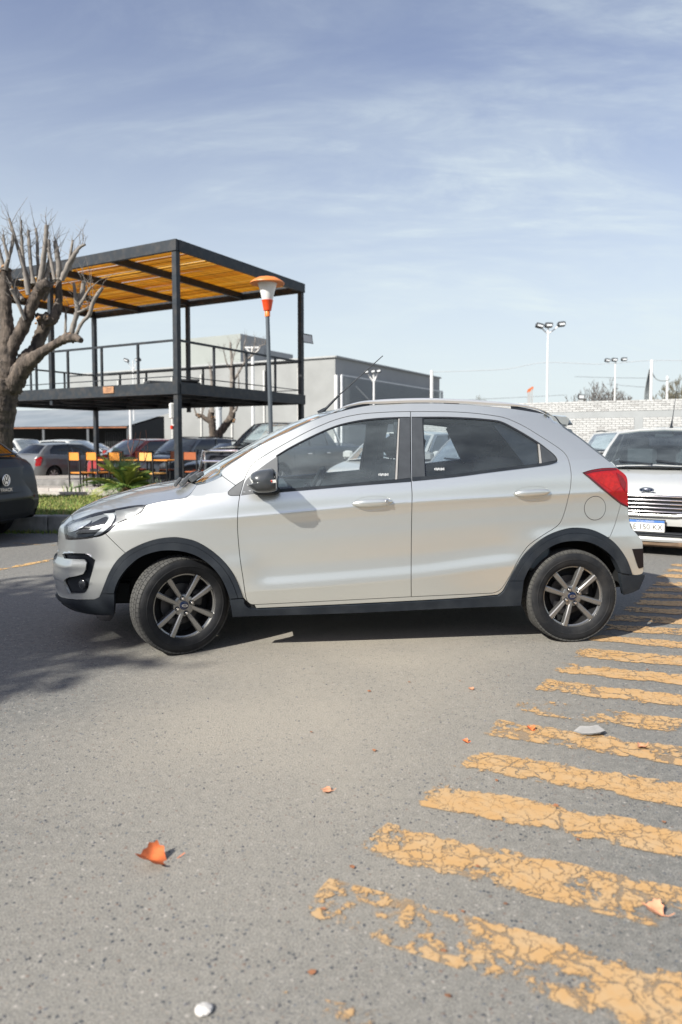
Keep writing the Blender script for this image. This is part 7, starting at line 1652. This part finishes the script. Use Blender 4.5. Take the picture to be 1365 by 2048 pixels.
def rpan(nm, pts, m, off, par=rs_, sk=.01): return panel(nm, [np.array(p) for p in pts], rsk(off), m, par, h=(.05, .03), out=(1, 0, 0), skirt=sk)
rpan('tailgate_seam', [(-.70, .905), (0, .915), (.70, .905), (.70, .900), (0, .910), (-.70, .900)], DARK, .032, sk=.002); rpan('tailgate_seam', [(-.74, .655), (0, .635), (.74, .655), (.74, .64), (0, .618), (-.74, .64)], DARK, .032, sk=.002)
for sg in (1, -1):
    tlp = rpan('tail_light', [(.56 * sg, .90), (.80 * sg, .92), (.82 * sg, .80), (.825 * sg, .70), (.76 * sg, .72), (.70 * sg, .80), (.58 * sg, .86)], mat('smoked_lamp', (.06, .012, .014), .1, 0, .3, 20, coat=1), .037)
    rpan('lamp_strip', [(.62 * sg, .875), (.79 * sg, .885), (.80 * sg, .86), (.66 * sg, .85)], RED, .042, tlp, .004); rpan('lamp_strip', [(.70 * sg, .82), (.80 * sg, .81), (.80 * sg, .77), (.74 * sg, .78)], mat('smoked_clear', (.30, .31, .32), .12, .2), .042, tlp, .004)
    rpan('reflector', [(.62 * sg, .565), (.80 * sg, .575), (.81 * sg, .545), (.64 * sg, .54)], mat('reflector_red', (.22, .008, .014), .25), .037)
    rpan('bumper_trim', [(.60 * sg, .45), (.82 * sg, .46), (.83 * sg, .42), (.70 * sg, .40)], CHROME, .04)
rpan('bumper_insert', [(-.72, .50), (-.5, .53), (.5, .53), (.66, .47), (.76, .38), (.78, .29), (-.78, .29), (-.76, .38)], mat('dull_black', (.008, .010, .013), .6, 0, .15, spec=.2), .046)
rg = MB(); rg.tube([(L_ + .035, .07 * math.cos(q), .795 + .07 * math.sin(q)) for q in np.linspace(0, 2 * math.pi, 33)], .006, 6, caps=False); bdg = rg.build('badge', CHROME, vw)
dk_ = MB(); dk_.lathe([(0, .0), (.066, .0)], 28, 'x'); o = dk_.build('badge_disc', GLOSSB, bdg); o.location = (L_ + .026, 0, .795)
for pts in ([(-.052, .835), (-.018, .745), (0, .785), (.018, .745), (.052, .835)], [(-.022, .852), (0, .798), (.022, .852)]):
    for a, b in zip(pts[:-1], pts[1:]): q = MB(); q.bar((L_ + .036, -a[0], a[1]), (L_ + .036, -b[0], b[1]), .012, .008, up=(1, 0, 0)); q.build('badge_stroke', CHROME, bdg, smooth=False)
text_mesh('lettering', 'TRACK', .062, CHROME, vw, MR(0, .672, L_ + .032), .003, sx=1.25)
sp_ = MB(); n = 12; vv = []
for k in range(n + 1):
    y = -.60 + 1.2 * k / n; x0_ = 3.36 - .04 * abs(y / .6) ** 2; e_ = .17 - .05 * abs(y / .6) ** 3; vv += [(x0_ - .1, y, 1.455 - .02 * abs(y / .6) ** 2), (x0_ + e_, y, 1.435 - .02 * abs(y / .6) ** 2), (x0_ + e_ - .01, y, 1.395), (x0_ - .03, y, 1.39)]
sp_.add(vv, [(i * 4 + j, i * 4 + (j + 1) % 4, i * 4 + 4 + (j + 1) % 4, i * 4 + 4 + j) for i in range(n) for j in range(4)] + [(0, 1, 2, 3), (n * 4 + 3, n * 4 + 2, n * 4 + 1, n * 4)]); sp_.build('roof_spoiler', mat('spoiler_black', (.012, .014, .018), .35), vw)
wv = MB(); P = lambda u, vv_: Vector(V['rw'](np.array([u]), np.array([vv_]))[0]) + Vector((.03, 0, .01)); wv.tube([P(-.05, .07), P(.3, .10), P(.72, .13)], [.02, .016, .010], 6); wv.tube([P(0, .12), P(.85, .16)], .008, 6); wv.build('rear_wiper', BLACKP, vw)
for sg in (1, -1):
    ft = MB(); a, b = V['sdm'](sg)(np.array([.96]), np.array([.02]))[0], V['sdm'](sg)(np.array([.98]), np.array([.95]))[0]; ft.bar(a + np.array([.02, 0, 0]), b + np.array([.02, 0, 0]), .05, .04); ft.build('quarter_fin', mat('fin_brown', (.05, .038, .03), .2, coat=.6), vw, smooth=False)
# --- row behind the deck
gen_car('mpv', 'red', fpos(196, 24.5), RF, 'dark red car with pale sky-reflecting windscreen left of the grey suv under the deck', wsg=SKYG)
gen_car('suv', 'grey', fpos(292, 23.0), RF, 'grey suv with roof rails and pale sky-reflecting windscreen behind the near deck post', wsg=SKYG, rails=True)
gen_car('sedan', 'grey', fpos(392, 20.6), RF, 'low dark grey sedan between the grey suv and the black pickup', wsg=SKYG)
pk, g = gen_car('pickup', 'black', fpos(450, 16.4), RF, 'black pickup truck with chrome bull bar behind the bonnet of the silver car'); screen_sign(pk, g, '2018', -.7, .8, .25, .85)
q = MB(); q.tube([(-.16, -.62, .62), (-.16, -.50, 1.10), (-.16, .50, 1.10), (-.16, .62, .62)], .035, 8); q.build('bull_bar', CHROME, pk); q = MB(); q.tube([(-.16, -.56, .86), (-.16, .56, .86)], .028, 8); q.build('bull_bar_rail', CHROME, pk)
q = MB(); q.tube([(4.0, -.75, 1.2), (3.7, -.7, 1.68), (3.7, .7, 1.68), (4.0, .75, 1.2)], .035, 8); q.build('roll_bar', CHROME, pk)
sv, g = gen_car('hatch', 'pewter', tuple((at(52, 885, 26.2) + AV * 3.8).xy), RA_, 'grey silver hatchback seen from behind with a red tail lamp beyond the slate car')
# white vehicles further back
RV = math.radians(150)
gen_car('suv', 'white', fpos(103, 33), RV, 'white suv with wide windscreen in front of the open shed, nearest the tree')
w2_, g = gen_car('mpv', 'white', fpos(206, 33), RV, 'white car with white sales writing on its windscreen under the open shed'); screen_sign(w2_, g, '2SIO', -.85, .85, .25, .85)
gen_car('hatch', 'white', fpos(40, 29), RV, 'white hatchback mostly hidden between the tree and the silver hatchback')
gen_car('hatch', 'white', fpos(232, 40), RV, 'small white car roof seen behind the dark red car')
# cars seen through the windows of the silver hatchback and beside it
wh_, g = gen_car('hatch', 'white', fpos(716, 11.4), RF, 'white hatchback seen through the front door window of the silver car'); screen_sign(wh_, g, '0 km', -.2, .8, .25, .8)
gen_car('sedan', 'silver', fpos(900, 9.9), RF, 'pale silver sedan seen through the rear door window of the silver car', wsg=None)
gen_car('hatch', 'white', fpos(812, 13.6), RF, 'white car behind the front seat headrest, seen through the rear door window')
wf, g = gen_car('mpv', 'white', fpos(1212, 17.5), RF, 'white car with roof rails between the silver tailgate and the brick wall', rails=True); screen_sign(wf, g, 'SI', -.75, .8, .2, .85)
gen_car('sedan', 'grey', fpos(585, 22), RF, 'dark car behind the black pickup seen through the front door window')
# ================================================================== beyond the frame: the shade tree and a building added behind the camera for reflections
stt = empty('shade_tree', (-9.4, -1.9, 0), 0, 'leafy tree just outside the left edge whose dappled shade falls before the car', 'tree')
mb = MB(); mb.tube([(0, 0, 0), (.05, 0, 1.6), (-.05, .1, 3.6), (.1, 0, 5.6)], [.17, .14, .11, .05], 10); mb.build('trunk', BARK, stt)
q = random.Random(9); v = []; f = []
for i in range(5200):
    d = Vector((q.gauss(0, 1), q.gauss(0, 1), q.gauss(0, 1))).normalized(); r_ = q.random() ** .45 * (1 + q.gauss(0, .10)); c = Vector((d.x * 1.75 * r_, d.y * 1.75 * r_, 6 + d.z * 2.3 * r_)); a = Vector((q.gauss(0, 1), q.gauss(0, 1), q.gauss(0, 1))).normalized() * .11; b = a.orthogonal().normalized() * .075; k = len(v); v += [c - a, c + b, c + a, c - b]; f.append((k, k + 1, k + 2, k + 3))
mk('crown', v, f, mat('tree_leaf', (.07, .10, .03), .6, 0, .3), stt, None, smooth=False)
shw = empty('reflection_building', (0, -27, 0), 0, 'long low grey building, unseen, added behind the camera for the cars to reflect', 'building')
for nm, c, d, m in (('wall', (0, -4, 2.0), (90, .3, 4.0), mat('reflection_wall', (.30, .30, .30), .8)), ('canopy_roof', (0, -1.5, 4.15), (92, 6, .3), mat('reflection_roof', (.09, .095, .10), .7)), ('fascia', (0, 1.5, 4.0), (92, .2, .9), mat('reflection_fascia', (.05, .055, .065), .6))):
    mb = MB(); mb.box(c, d); mb.build(nm, m, shw, smooth=False)
for k in range(-5, 6): mb = MB(); mb.box((k * 5.5, 1.2, 1.9), (.25, .25, 3.8)); mb.build('column', STEEL, shw, smooth=False)
